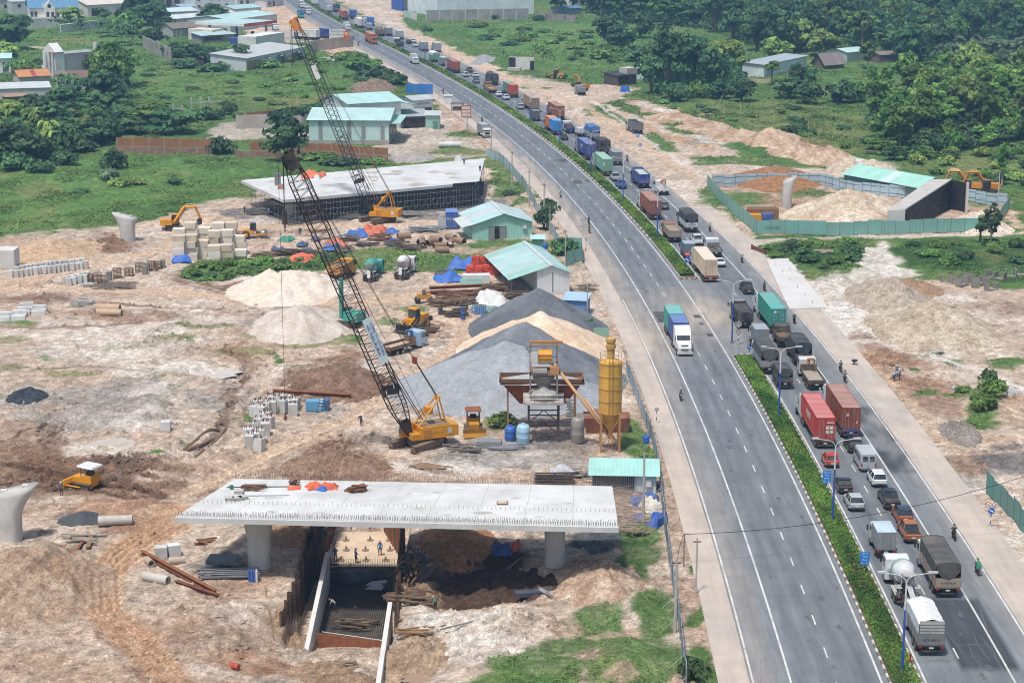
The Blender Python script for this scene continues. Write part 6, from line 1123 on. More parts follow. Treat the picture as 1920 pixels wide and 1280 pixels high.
tank(957,826,.62*1.2,1.9,'1f62b4','blue water tank beside the batching plant');tank(981,833,.85,2.5,'9fc2d6','pale blue water tank beside the batching plant');tank(1211,866,.42,.95,'1f5fb0','small blue tank on a stand beside the flat mint-roofed hut',2.4);tank(1022,500,.5,1.1,'1d57a8','small blue tank behind the lower green hut',3.2);tank(1083,832,.85,3.3,'8f8c86','grey steel vessel between plant and silo')
# --- hoardings
def hoarding(label,pts,c='9fb6c2',h=2.3,w=2.4,rails=True,brace=False,flip=1):
 P_=[G(*q)for q in pts];t=thing('hoarding',label,'fence',P_[0]);o=t.location.copy();M_=mt(c,.55,.15,.1,.5,.22,'8a8378',wave=('x',.28));PO=mt('6d7478',.6,.3)
 pm=mesh_of(MB().box(0,1,-.02,.02,.05,1));po=mesh_of(MB().box(-.04,.04,-.04,.04,-.3,1.05));rl=mesh_of(MB().box(0,1,-.07,-.02,.3,.33).box(0,1,-.07,-.02,.78,.81))
 for a,b in zip(P_,P_[1:]):
  d=b.xy-a.xy;n=max(1,round(d.length/w));rz=math.atan2(d.y,d.x)
  for i in range(n):
   p=a.lerp(b,i/n);p.z=gz(p.x,p.y)-.05;hh=h*random.uniform(.97,1.02)
   q=obj('panel',pm,M_,t,p-o,rz+R(random.uniform(-1.5,1.5)));q.scale=(d.length/n*.985,1,hh);k=obj('post',po,PO,t,p-o,rz);k.scale=(1,1,h)
   if rails:k=obj('rail',rl,PO,t,p-o,rz);k.scale=(d.length/n,flip,h)
   if brace and i%2==0:obj('brace',MB().bar((0,0,h*.7),(0,flip*1.6,0),.03),mt('9fb9b0',.5,.3),t,p-o,rz,key=('brc',h,flip))
 return t
hoarding('grey-blue corrugated hoarding between works and road, near run',[(1287,1300),(1273,1180),(1258,1080),(1245,990),(1240,940),(1236,890),(1226,842),(1212,800),(1197,760),(1182,718),(1174,695)],'a3b2bd',2.2,brace=True)
hoarding('grey-blue corrugated hoarding along the road, far run by the scaffolded deck',[(1058,482),(1034,440),(1013,412),(1000,385),(980,350),(958,325),(936,303),(912,296)],'a9c0c6',2.3)
hoarding('teal hoarding panels beside the lower green hut',[(1062,502),(1092,492),(1090,470),(1062,468)],'86b5a4',2.6,rails=False);hoarding('green hoarding pieces and a mesh gate beside the sand pile',[(1095,628),(1112,622),(1112,640),(1142,640)],'86b8a2',2.4,rails=False)
hoarding('blue and green hoarding above the white-walled hall',[(762,176),(797,177),(812,177)],'2f7fd0',3.2,rails=False)
hoarding('teal hoarding round the right-hand works, front side facing the road',[(1326,352),(1345,374),(1380,408),(1418,440)],'7fb3a0',2.9,rails=False);ft=hoarding('long teal hoarding of the right-hand works, beside the dirt lane',[(1418,440),(1600,442),(1834,436)],'7fb3a6',2.9,2.8,rails=False)
hoarding('pale blue rear hoarding of the right-hand works',[(1336,350),(1400,347),(1535,347),(1600,362),(1700,374),(1790,376),(1888,388)],'b4ced8',2.7,flip=1);hoarding('green side hoarding of the right-hand works at the right edge',[(1834,436),(1870,425),(1892,392)],'8fb9a6',2.7,rails=False)
hoarding('teal hoarding at the bottom right corner',[(1849,924),(1875,950),(1925,1005),(1990,1075)],'5a9488',2.7,rails=False)
d_=G(1448,441)-ft.location;banner(ft,'lettering','KLÓNG',.85,(d_.x,d_.y-.25,1.45),(math.pi/2,0,0),mt('3a4a48'))
# ================================================================ the works
def heap_mesh(rx_,ry_,h,seed=0,n=34,cone=.8,rough=.1,flat=0.0,c=None,c2=None,at_=None,ir=.34):
 """spoil or stock pile: an uneven cone on the ground"""
 g=np.linspace(-1.15,1.15,n);X,Y=np.meshgrid(g,g);ex=fbm(X*1.6+seed*9,Y*1.6+seed,4,seed%7);d=np.hypot(X,Y)+ir*ex
 z=np.clip(1-d,0,1);z=np.where(z>1-flat-.0001,1-flat+.1*ex,z)if flat else z;z=z**cone
 gl=fbm(np.arctan2(Y,X)*5+seed,d*1.2,3,9) # gullies run down the slopes
 z=z*h*(1+rough*2.4*fbm(X*5+seed,Y*5,4,3))+np.where(z>0,rough*h*(.6*fbm(X*9,Y*9,3,5)+.5*gl),0)-.35*np.clip((d-1)*8,0,1)
 if at_ is not None:z=z+relief(X*rx_+at_[0],Y*ry_+at_[1])-at_[2]
 I=np.arange(n*n).reshape(n,n);me=np_mesh('heap',np.stack([X*rx_,Y*ry_,z],-1).reshape(-1,3),np.stack([I[:-1,:-1],I[:-1,1:],I[1:,1:],I[1:,:-1]],-1).reshape(-1,4))
 if c:
  a,b=np.array(lin(c)),np.array(lin(c2 or c));w=np.clip(.5+2.2*fbm(X*3+seed,Y*3,4,13)+1.2*gl,0,1)[...,None];q=(a*(1-w)+b*w)*1.12
  at=me.color_attributes.new('soil','FLOAT_COLOR','POINT');at.data.foreach_set('color',np.concatenate([q,np.zeros((n,n,1))],-1).astype(np.float32).ravel())
 return me
GRAVEL=ground_mat('stockpile','soil',.05,.45)
def heap(name,label,px,py,rx_,ry_,h,c,cat='pile',seed=0,cone=1.1,rough=.1,rz=0,var=.25,flat=0.0,n=40,g2=None,group=None):
 p=GZ(px,py);return tag(obj(name,heap_mesh(rx_,ry_,h,seed,n,cone,rough,flat,c,g2,p,.12 if rough<.08 else.34),GRAVEL if 'gravel' in name or 'sand' in name else GROUND,None,p),label,cat,group)
def pile_mat(c,*a,**k):return mt(c,.95,0,.25,.8,.3,c,.08,spec=.1)
# stock piles (a lighter fresh tip lies on the dark one)
heap('gravel_pile','large dark grey gravel pile behind the batching plant',983,712,15.2,17,8.4,'7a7e83',seed=2,cone=.98,rough=.04,n=80,g2='62666c')
heap('gravel_pile','pale grey crushed stone tipped on the front of the dark gravel pile',946,730,16.5,14.5,6.9,'989ca0',seed=4,cone=.95,rough=.03,n=80,g2='8f9396')
heap('sand_pile','beige sand pile between the two grey gravel piles',1012,662,12.6,16,6.3,'d6c4ae',seed=5,cone=.9,rough=.05,n=70,g2='c6ad92')
heap('gravel_pile','dark gravel pile in front of the lower green hut',1010,617,11,15,6.4,'6f7378',seed=3,cone=.95,rough=.04,n=70,g2='5c6066')
heap('sand_pile','white lumpy spoil heap beside the yellow tipper, upper one',545,545,10,14,4.2,'cfc4b8',seed=7,rough=.32,cone=.95,flat=.3,n=56,g2='cfc0ae');heap('sand_pile','pale grey spoil heap below the white one',562,612,8,12,3.6,'c4bab0',seed=8,rough=.22,cone=.95,n=56,g2='b5a99c');heap('spoil_heap','brown earth tipped against the pale grey heap',590,622,4.6,7,1.8,'97755a',seed=9,rough=.2)
heap('spoil_heap','long beige spoil heap at the left meadow edge',95,474,10,12,2.6,'c9ae92',seed=10,rough=.14);heap('coal_heap','small heap of dark blue-grey stone on the left',52,745,2.9,4,1.5,'3a4048',seed=11,rough=.4,g2='4a525c');heap('gravel_heap','flat heap of dark grit near the concrete pipe',150,975,2.6,3,.9,'4f5254',seed=12)
heap('spoil_heap','wide brown churned spoil bank right of the hook',640,722,8,10,1.7,'806657',seed=13,g2='937a68',rough=.5,n=80);heap('spoil_heap','brown spoil bank along the track above the front deck',640,880,7.5,8,1.6,'8c7160',seed=14,g2='a08672',rough=.5,n=80);heap('spoil_heap','rough grey-brown spoil bank at the bottom left',60,1100,8.5,12,2.2,'a48870',seed=15,rough=.55,n=90,g2='bda894')
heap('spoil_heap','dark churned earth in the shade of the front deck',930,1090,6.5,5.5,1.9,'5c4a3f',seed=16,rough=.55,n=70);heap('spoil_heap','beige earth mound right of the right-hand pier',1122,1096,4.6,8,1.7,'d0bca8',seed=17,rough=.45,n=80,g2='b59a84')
heap('spoil_heap','large white spoil heap inside the teal hoarding',1600,408,16,17,5.8,'dfd2c0',seed=18,rough=.16,n=70,cone=.9,flat=.2,g2='c4b199');heap('spoil_heap','small white spoil heap at the right end inside the hoarding',1838,425,6,11,3,'dccfbe',seed=19,rough=.2);heap('spoil_heap','reddish brown earth heap behind the teal hoarding',1455,340,11,15,3.8,'a27a58',seed=20,rough=.08);heap('spoil_heap','large grey-beige spoil heap right of the road',1745,618,10,16,4.4,'d0c4b2',seed=21,rough=.16,n=60,g2='b5a690');heap('spoil_heap','grey spoil heap behind the large beige one',1672,562,7.5,14,3.4,'b8ab9c',seed=22,rough=.25);heap('spoil_heap','brown spoil heap left of the concrete fragments',1710,543,5,8,1.6,'a58a70',seed=23,rough=.25)
for i_,(x_,y_,a_,b_,h_)in enumerate(((1265,222,9,12,1.8),(1325,240,9,12,2.2),(1385,258,9,11,2.6),(1440,272,8,10,2.8),(1495,288,8,9,2.8),(1545,302,7,8,2.4))):heap('spoil_heap','length of the pinkish spoil bank above the haul road, '+('far end','second from the far end','third from the far end','fourth from the far end','next to the near end','near end')[i_],x_,y_,a_,b_,h_,'cdb8a2',seed=40+i_,rough=.3,n=40,g2='a98e76')
heap('gravel_heap','small grey gravel heap on the haul road',905,118,4.6,8,1.8,'8f9092',seed=24);heap('spoil_heap','pale broken rock heap below the right meadow, left one',1590,318,5.5,8,3,'c9bba8',seed=25,rough=.3);heap('spoil_heap','pale broken rock heap below the right meadow, right one',1638,320,6,8,2.6,'cdc0ae',seed=26,rough=.3);heap('spoil_heap','grey rubble heap beside the curved dirt track',1800,812,2.6,6,1.8,'97908a',seed=27,rough=.4);heap('rubble_heap','white rubble heap below the filling station wall',622,116,8,16,1.6,'b9b4ac',seed=28,rough=.5);heap('rubble_heap','heap of old timber and branches above the warehouse',700,168,8,14,2.2,'8a7a6a',seed=29,rough=.5);heap('rubble_heap','grey rubble at the end of the brick wall',770,298,6,8,1.2,'a9a59f',seed=30,rough=.5)
heap('spoil_heap','orange earth bank behind the right end of the front deck',860,1020,4.5,6,1.4,'b58a66',seed=31,rough=.15);heap('spoil_heap','low earth bank behind the left pier',560,1000,4,6,1.0,'b08e72',seed=32,rough=.3)
# loose stones over the worked ground
def stones(n,box,seed,sz,tone=1.0,churn=False):
 r=np.random.default_rng(seed);x0,y0,x1,y1=box;py=r.uniform(y0,y1,n);px=r.uniform(x0,x1,n);s=CT*(py-YH)/H;X=(px-960)/s;Y=(F/s-H*ST)/CT
 if churn: # clods lie where the machines have dug
  k=r.integers(0,len(CHURN),n);C_=np.array(CHURN);X=C_[k,0]+C_[k,2]*.5*r.normal(size=n);Y=C_[k,1]+C_[k,3]*.5*r.normal(size=n)
 u=X-rx(Y);k=((u<-15.5)|(u>21))&(fbm(X/5,Y/6,3,seed)>-.04)&(Y>160);X,Y=X[k],Y[k];c,g=cover(X,Y);k=(g<.4)&(r.random(len(g))<np.clip((.62-c.max(1))*3.2,.12,1));X,Y,c=X[k],Y[k],c[k];Z=relief(X,Y);m=len(X)
 oc=np.array([(1,0,0),(.2,1,0),(-1,.2,0),(0,-1,0),(.1,.1,.9)]);q=oc[None]*(sz*(.35+r.random((m,1,1))**3*1.5))*(.6+.8*r.random((m,5,1)));V=(np.stack([X,Y,Z-.02],-1)[:,None]+q).reshape(-1,3);b=(np.arange(m)*5)[:,None];Q=np.concatenate([b+np.array(f)[None]for f in((0,1,4),(1,2,4),(2,3,4),(3,0,4))])
 me=np_mesh('stones',V,Q,False);at=me.color_attributes.new('soil','FLOAT_COLOR','POINT');cc=np.repeat(np.clip(c*(.75+.6*r.random((m,1)))*tone,0,.85),5,0);at.data.foreach_set('color',np.concatenate([cc,np.zeros((len(cc),1))],-1).astype(np.float32).ravel())
 tag(obj('loose_stones',me,GROUND),'loose stones and clods over the worked ground','stones',None,'stuff')
stones(14000,(0,930,1320,1300),71,.2);stones(12000,(0,580,900,930),72,.26);stones(4000,(1400,500,1960,1000),73,.3);stones(16000,(0,0,1,1),74,.3,.95,True);stones(2500,(1180,640,1400,1280),76,.16);stones(5000,(0,430,700,600),77,.3)
# --- decks
def deck(label,pts,h,th=.55,soff=None,rz=0):
 W=[G(x,y,h)for x,y in pts];c=sum(W,Vector())/4;t=thing('bridge_deck',label,'bridge',(c.x,c.y,0));L0=[w-Vector((c.x,c.y,0))for w in W] # order: front-left, front-right, back-right, back-left
 up=[Vector((p.x,p.y,h))for p in L0];dn=[Vector((p.x,p.y,h-th))for p in L0];m=MB().add(up+dn,[(0,1,2,3),(7,6,5,4),(0,4,5,1),(1,5,6,2),(2,6,7,3),(3,7,4,0)]);obj('slab',m,mt('c9c9c5',.85,0,.1,.3,.4,'a9a7a2'),t)
 cc=sum(dn,Vector())/4;inn_=[cc.lerp(p,.8)for p in dn];lo=[cc.lerp(p,.62)-Vector((0,0,.9))for p in dn];obj('soffit',MB().add(inn_+lo,[(0,4,5,1),(1,5,6,2),(2,6,7,3),(3,7,4,0),(4,7,6,5)]),CONC,t);return t,up
def bars_row(t,a,b,n,hh,r_=.018,inset=0,lean=.15):
 m=MB()
 for i in range(n):
  p=a.lerp(b,(i+.5)/n);q=p+Vector((random.uniform(-lean,lean)*hh,random.uniform(-lean,lean)*hh,hh*random.uniform(.7,1.1)));m.add([p+Vector((-r_,0,0)),p+Vector((r_,0,0)),q+Vector((r_,0,0)),q+Vector((-r_,0,0)),p+Vector((0,r_*1.7,0)),q+Vector((0,r_*1.7,0))],[(0,1,2,3),(1,4,5,2),(4,0,3,5)])
 o=obj('starter_bars',m,mt('5f5a54',.7,.3,.3,2,.3,'8a5a3a'),t);o['kind']='stuff';return o
D1,U1=deck('white concrete bridge deck in the foreground with rows of starter bars',[(326,970),(1160,989),(1148,911),(440,897)],7.0)
for k in range(1,9):a_,b_=U1[0].lerp(U1[1],k/9+.01),U1[3].lerp(U1[2],k/9+.01);obj('pour_joint',MB().quad(a_+Vector((-.03,.3,.004)),a_+Vector((.03,.3,.004)),b_+Vector((.03,-.3,.004)),b_+Vector((-.03,-.3,.004))),mt('a9a7a2',.9),D1)
for k in range(26):c_=U1[0].lerp(U1[1],random.random()).lerp(U1[3].lerp(U1[2],random.random()),random.uniform(.1,.9));w_=random.uniform(.4,1.6);obj('stain',MB().add([c_+Vector((w_*random.uniform(.5,1)*math.cos(a),w_*.5*random.uniform(.4,1)*math.sin(a),.005+k*.0004))for a in np.linspace(0,5.9,11)],[tuple(range(11))]),mt(('b8b6b0','d3d3d0','aeaaa2')[k%3],.9,0,.1,1,.2),D1)
bars_row(D1,U1[0].lerp(U1[3],.02),U1[1].lerp(U1[2],.02),260,.55);bars_row(D1,U1[0].lerp(U1[3],.06),U1[1].lerp(U1[2],.06),260,.55);bars_row(D1,U1[3],U1[2],230,.75);bars_row(D1,U1[0].lerp(U1[3],.36),U1[1].lerp(U1[2],.36),90,.4,.016)
m=MB();r=random.Random(4)
for i in range(190):
 a=U1[1].lerp(U1[2],r.random())-Vector((.1,0,r.uniform(.08,.5)));b=a+Vector((r.uniform(1.6,4.0),r.uniform(-.3,.3),r.uniform(-.7,.15)));m.bar(a,b,.017)
o=obj('projecting_bars',m,mt('9a8a7c',.7,.3,.25,2,.3,'8a5a3a'),D1);o['kind']='stuff'
def pier(label,px,py,h,top,r0=1.15,z=None,parent=None,rz=0,wid=1.0,lean=0.0,slope=0.0):
 """flared pier: round shaft, head widening to one side like a spoon"""
 p=GZ(px,py);
 if z is not None:p.z=z
 t=parent or thing('bridge_pier',label,'pier',p,rz);o=Vector((0,0,0))if parent is None else p-parent.location
 m=MB();V=[];n=20;K=10
 for i in range(K+1):
  f=i/K;z_=f*h;e=max(0,(f-.45)/.55)**1.8;ax=r0*(1+e*(top-1));ay=r0*(1-.15*e)*wid
  for j in range(n):a=2*math.pi*j/n;xx=ax*math.copysign(abs(math.cos(a))**.75,math.cos(a))+lean*e;V.append(o+Vector((xx,ay*math.copysign(abs(math.sin(a))**.75,math.sin(a)),z_-.5+slope*e*xx)))
 m.add(V,[(i*n+j,i*n+(j+1)%n,(i+1)*n+(j+1)%n,(i+1)*n+j)for i in range(K)for j in range(n)]+[tuple(range(K*n,(K+1)*n))]);obj('pier_shaft' if parent is None else 'pier',m,mt('c2bfb8',.85,0,.1,.6,.3,'9a9388'),t,smooth=True)
 if parent is None:
  q=MB()
  for s in(-1,1):xq=s*r0*top*.45+lean;q.box(xq-.35,xq+.35,-.3,.3,h-.5+slope*xq,h-.3+slope*xq)
  obj('bearing_plinth',q,CONCW,t)
 return t
pier('',487,1062,6.4,1.45,1.22,0,D1);pier('',1040,1064,8.6,1.12,1.05,-2.0,D1)
pier('free-standing flared concrete pier left of the yellow excavator',240,452,5.4,1.75,1.45,lean=-.4,slope=-.22);t=pier('tall flared pier cut by the left edge',18,1010,6.0,1.9,1.4,lean=.9,slope=.25);t=pier('flared concrete pier inside the teal hoarding',1475,388,6.6,1.5,1.0,lean=.5,slope=.45)
tag(obj('pier_cap_form',MB().prism([(-3,1.2),(-2.2,0),(2.6,0),(3,.4),(3,3.4),(-3,3.4)],-2,2,'y'),CONCW,None,GZ(2,502)),'large pale concrete block at the left edge, with a slanting foot','concrete block')
D2,U2=deck('far white concrete bridge deck standing on scaffolding',[(531,375),(898,341),(909,297),(452,338)],5.4,.6)
q=MB();LF=U2[1]-U2[0];r=random.Random(9);nets=MB()
for j,f in enumerate((-.03,.2,.5,.75)):
 a0,a1=U2[0].lerp(U2[3],f),U2[1].lerp(U2[2],f);nb=58
 for i in range(nb+1):
  p=a0.lerp(a1,i/nb);q.bar((p.x,p.y,0),(p.x,p.y,4.9),.04)
 for z in(.5,1.7,2.9,4.1):q.bar((a0.x,a0.y,z),(a1.x,a1.y,z),.035)
for i in range(0,58,2):
 p=U2[0].lerp(U2[1],i/58);b=U2[3].lerp(U2[2],i/58)
 for z in(1.7,4.1):q.bar((p.x,p.y,z),(b.x,b.y,z),.03)
 q.bar((p.x,p.y-.03,.6),(p.x+LF.x/29,p.y+LF.y/29-.03,2.9),.025)
o=obj('scaffold_tubes',q,mt('8a8a86',.6,.3,.25,1,.3,'7a5a44'),D2);o['kind']='stuff'
for k,f in enumerate((.86,.9,.94,.985)):
 p=U2[0].lerp(U2[1],f)+Vector((0,-.3-.1*k,0));obj('debris_net',MB().add([(p.x,p.y,5.6),(p.x+1.7,p.y+.2,5.7),(p.x+1.5,p.y+.3,.9+k*.6),(p.x+.2,p.y,1.8)],[(0,1,2,3)]),mt('1b1d1f',.9,0,.3,1,.1),D2)
for f in(.25,.5,.75,.99):
 p=U2[1].lerp(U2[2],f)+Vector((.6,0,0));obj('debris_net',MB().add([(p.x,p.y-3,5.4),(p.x,p.y,5.2),(p.x+.3,p.y,1.4),(p.x+.3,p.y-3,2.2)],[(0,1,2,3)]),mt('1b1d1f',.9,0,.3,1,.1),D2)
obj('shuttering',MB().add([U2[0].lerp(U2[3],.02)+Vector((0,0,-1.0)),U2[1].lerp(U2[2],.02)+Vector((0,0,-1.0)),U2[1].lerp(U2[2],.5)+Vector((0,0,-2.0)),U2[0].lerp(U2[3],.5)+Vector((0,0,-2.0))],[(0,1,2,3)]),mt('3a3c3e',.9,0,.3,.5,.2),D2)
pier('',544,410,5.0,1.1,1.25,0,D2)
for k in range(30):c_=U2[0].lerp(U2[1],random.random()).lerp(U2[3].lerp(U2[2],random.random()),random.uniform(.1,.9));w_=random.uniform(.8,3.2);obj('stain',MB().add([c_+Vector((w_*random.uniform(.5,1)*math.cos(a),w_*random.uniform(.4,1)*math.sin(a),.005+k*.0006))for a in np.linspace(0,5.9,11)],[tuple(range(11))]),mt(('b4b2ac','d0d0cd','a8a49c')[k%3],.9,0,.1,1,.3),D2)
for x_,y_,a_,b_,h_,c_,lb in((600,1238,3.2,3.4,1.2,'b5997f','muddy bank in front of the trench mouth'),(775,1215,3.6,4.5,1.5,'bda68e','pale bank right of the right retaining wall'),(555,1150,2.6,4.5,1.3,'b09680','slumped earth below the left sheet piles'),(800,1090,3.0,4,1.4,'7a6352','slumped dark earth right of the trench'),(640,1262,4,2.6,.8,'9a8068','wet earth at the bottom edge before the trench')):heap('spoil_heap',lb,x_,y_,a_,b_,h_,c_,seed=int(x_%50),rough=.5,n=50,cone=1.2,g2='a08a74')
# things lying on the decks
def on1(x,y,dz=0.0):return G(x,y,7.0+dz)
def sticks(name,label,cat,p,n,L_,r_,c,spread=.6,lift=.5,rz=0,group=None):
 m=MB();rr=random.Random(int(p.x*31+p.y*7))
 for i in range(n):
  a=rr.uniform(-.35,.35);c0=Vector((rr.uniform(-spread,spread),rr.uniform(-spread,spread),.05+rr.random()*lift));d=Vector((math.cos(a),math.sin(a),rr.uniform(-.08,.08)))*L_*rr.uniform(.35,.5);m.cbox(c0,(d.length*2,r_,r_*.6),Matrix.Rotation(a,3,'Z')@Matrix.Rotation(rr.uniform(-.1,.1),3,'Y'))
 return tag(obj(name,m,mt(c,.85,0,.3,1.5,.25),None,p,rz),label,cat,group)
sticks('timber_pile','heap of brown timber offcuts at the left end of the front deck','timber',on1(475,917),26,2.0,.14,'6a4a36');sticks('timber_pile','heap of reddish planks on the front deck, right of the orange tarpaulins','timber',on1(668,921),34,1.7,.2,'7a4f38',.5,.7,R(20));sticks('timber_pile','heap of rusty offcuts on a tarpaulin on the front deck','timber',on1(553,908),14,.9,.14,'5a3a2a',.3,.5)
def tarp_mesh(rx_,ry_,h,seed):
 """a thrown-over sheet: draped edges, folds and peaks"""
 n=18;g=np.linspace(-1,1,n);X,Y=np.meshgrid(g,g);e=np.maximum(np.abs(X),np.abs(Y));k=fbm(X*1.3+seed*3,Y*1.3,3,seed%9);f=fbm(X*4+seed,Y*4,2,5);z=h*np.clip((1-e)*2.2,0,1)**.7*np.clip(.75+1.5*k,.15,1.3)+h*.3*f+.03
 I=np.arange(n*n).reshape(n,n);return np_mesh('sheet',np.stack([X*rx_*(1+.25*f),Y*ry_*(1+.3*k),z],-1).reshape(-1,3),np.stack([I[:-1,:-1],I[:-1,1:],I[1:,1:],I[1:,:-1]],-1).reshape(-1,4),False)
def tarp(label,p,rx_,ry_,h,c,rz=0,seed=0,name='tarpaulin',rough=.35,group=None):return tag(obj(name,tarp_mesh(rx_,ry_,h,seed),mt(c,.7,0,.2,1.5,.2,bump=.03),None,p,rz or R(seed*37%60-30)),label,'tarpaulin',group)
tarp('orange tarpaulin bundle on the front deck, left half',on1(590,914),.9,.8,.6,'d8623c',0,3);tarp('orange tarpaulin bundle on the front deck, right half',on1(618,914),.9,.8,.6,'c8583a',0,4);tarp('blue tarpaulin scrap between the orange bundles',on1(604,918),.6,.5,.35,'2a66b4',0,5);tarp('orange and blue tarpaulin under the rusty offcuts',on1(551,915),.7,.6,.25,'d8623c',0,6)
for i,(x,y)in enumerate(((448,925),(430,938),(445,938),(456,936))):tag(obj('formwork_box',MB().box(-.45,.45,-.35,.35,0,.35).box(-.5,.5,-.4,.4,.35,.4),CONC,None,on1(x,y),R(10*i)),'small grey formwork box at the left end of the front deck','box','formwork boxes on the front deck')
t=thing('pallet','wooden pallet with sacks on the front deck','pallet',on1(942,944))
for k in range(5):obj('plank',MB().box(-.6,.6,-.45+k*.2,-.3+k*.2,.1,.14),WOOD,t)
obj('sacks',MB().box(-.5,.5,-.35,.35,.14,.4,0,.08,.06),mt('c9bfae'),t);tag(obj('bucket',MB().lathe([(.18,0),(.24,.45),(.2,.45)],n=10),mt('2a7a58'),None,on1(434,917)),'green bucket at the left end of the front deck','bucket')
tag(obj('steel_pipe',MB().cyl((-4,0,.06),(4,.3,.06),.05,.05,6),DSTEEL,None,on1(495,914)),'thin steel pipe across the left end of the front deck','pipe');tag(obj('steel_pipe',MB().cyl((-2.4,0,.06),(2.4,.2,.06),.04,.04,6),STEEL,None,on1(500,930)),'short pale pipe in front of the thin one on the front deck','pipe')
tarp('orange tarpaulin dome on the far deck',G(588,331,5.42),2.2,2.6,1.5,'d8714e',0,7);tag(obj('formwork_column',MB().box(-.6,.6,-.6,.6,0,2.6).box(-.75,.75,-.75,.75,2.2,2.4),STEEL,None,G(521,347,5.42)),'steel formwork column at the left end of the far deck','formwork');tag(obj('generator',MB().box(-.7,.7,-.5,.5,0,.8,0,.1,.1),mt('a87a60'),None,G(527,354,5.42)),'small machine beside the formwork column','machine');tag(obj('sack',MB().box(-.7,.7,-.6,.6,0,.9,0,.25,.25),WHITE,None,G(594,336,5.42)),'white bag beside the orange tarpaulin dome','bag');tag(obj('sack',MB().box(-.9,.9,-.7,.7,0,1.1,0,.35,.35),mt('c4c9cb'),None,G(859,301,5.42)),'pale sheeted bundle at the far edge of the far deck','bundle')
# --- the underpass trench
t=thing('trench',None,None);t['kind']='structure'
obj('floor_slab',MB().box(-20.3,-12.9,209.6,226,TZ-.2,TZ+.12),mt('cdb79c',.9,0,.12,.5,.3,'a98e70'),t);obj('blinding',MB().box(-20.3,-12.9,184,209.6,TZ-.2,TZ+.02),mt('8a8276',.9,0,.3,.6,.4,'5a5046'),t)
q=MB()
for i in range(38):x=-20.1+i*.19;q.bar((x,185,TZ+.16),(x,209.4,TZ+.16),.022)
for i in range(110):y=185+i*.222;q.bar((-20.1,y,TZ+.2),(-13.0,y,TZ+.2),.022)
tag(obj('rebar_mat',q,mt('26221f',.8,.2,.3,1,.3,'4a3428')),'dark mat of reinforcing bars on the trench floor','rebar',None,'stuff')
q=MB()
for i in range(38):x=-20.1+i*.19;q.bar((x,209.4,TZ+.1),(x,209.5,TZ+1.1),.02)
tag(obj('rebar_mat',q,mt('26221f',.8,.2,.3,1,.3)),'row of upright bars at the end of the rebar mat','rebar',None,'stuff')
for i in range(12):tag(obj('pile_head',MB().lathe([(.42,0),(.4,.1),(.1,.14),(.1,.5),(.04,.52)],n=10),mt('8a7a6a',.9,0,.3,1.5,.3),None,(-19.2+(i%3)*2.5+.3*(i%2),211.5+(i//3)*3.4,TZ+.12)),'cropped pile head with bars on the beige trench floor','pile head','pile heads on the trench floor')
def sheet_run(label,pts,z0,z1,c=RUST,jit=.5,top=None,w=.5):
 P_=[Vector(p+(0,))for p in pts];t=thing('sheet_pile_wall',label,'wall',P_[0]);k=0
 me_=mesh_of(MB().prism([(-w/2,.0),(-w*.3,.22),(w*.3,.22),(w/2,0),(w*.3-.03,.19),(-w*.3+.03,.19)],0,1,'z'),('shp',w))
 for a,b in zip(P_,P_[1:]):
  d=b-a;n=max(1,int(d.length/w));rz=math.atan2(d.y,d.x)
  for i in range(n):
   p=a.lerp(b,(i+.5)/n)-P_[0];o=obj('sheet_pile',me_,c if(k%3)else mt('4a3428',.9,0,.3,1,.3),t,p+Vector((0,0,z0)),rz+(math.pi if k%2 else 0));o.scale=(1,1,z1-z0+random.uniform(-jit,jit));k+=1
 return t
sheet_run('rusty sheet pile wall on the left side of the trench',[(-22.7,184),(-22.2,196),(-21.4,212)],TZ-.3,.5,mt('3c2c24',.9,0,.35,1,.3,'6d4a34'));sheet_run('tilted rusty sheet piles at the back left of the trench',[(-21.6,206),(-20.9,222)],TZ-.3,1.6,RUST,1.2);sheet_run('rusty sheet piles on the right side of the trench',[(-11.4,184),(-11.8,198),(-12.2,212)],TZ-.3,.6,mt('4a3226',.9,0,.35,1,.3),1.0);sheet_run('brown sheet pile wall along the back right of the trench',[(-12.4,212),(-16.0,226)],TZ,-.6,RUST2,.3);sheet_run('sheet piles above the back of the trench',[(-13.2,224),(-6.8,217)],-2,.9,RUST2,.6)
def slabwall(label,x,y0,y1,z0,z1a,z1b,th=.45):return tag(obj('retaining_wall',MB().add([(x-th/2,y0,z0),(x+th/2,y0,z0),(x+th/2,y1,z0),(x-th/2,y1,z0),(x-th/2,y0,z1a),(x+th/2,y0,z1a),(x+th/2,y1,z1b),(x-th/2,y1,z1b)],[(3,2,1,0),(4,5,6,7),(0,1,5,4),(1,2,6,5),(2,3,7,6),(3,0,4,7)]),CONCW),label,'wall')
slabwall('pale concrete retaining wall on the left of the trench',-19.9,178.5,203,TZ-.2,-1.6,.2);slabwall('pale concrete retaining wall on the right of the trench, running to the bottom edge',-12.3,166.5,189,TZ-.4,-.9,-.1)
tag(obj('wall_footing',MB().box(-23.2,-19.4,176.6,179.2,TZ-1,-2.6),mt('b99a7a',.9,0,.15,.7,.3),None),'beige footing at the near end of the left retaining wall','footing')
tag(obj('steel_plate',MB().box(-3.4,3.4,-.04,.04,0,2.0),RUST2,None,(-16.1,184.2,TZ+.1),R(-17)),'rusty steel plate standing across the trench mouth','steel plate')
t=thing('lattice_girder','pale steel lattice girder lying across the trench','girder',(-16.0,187.2,TZ+.45),R(-20));q=MB()
for z in(0,.5):q.bar((-3.4,0,z),(3.6,0,z),.05)
for i in range(15):q.bar((-3.4+i*.5,0,0),(-3.4+i*.5,0,.5),.03)
obj('chords',q,STEEL,t)
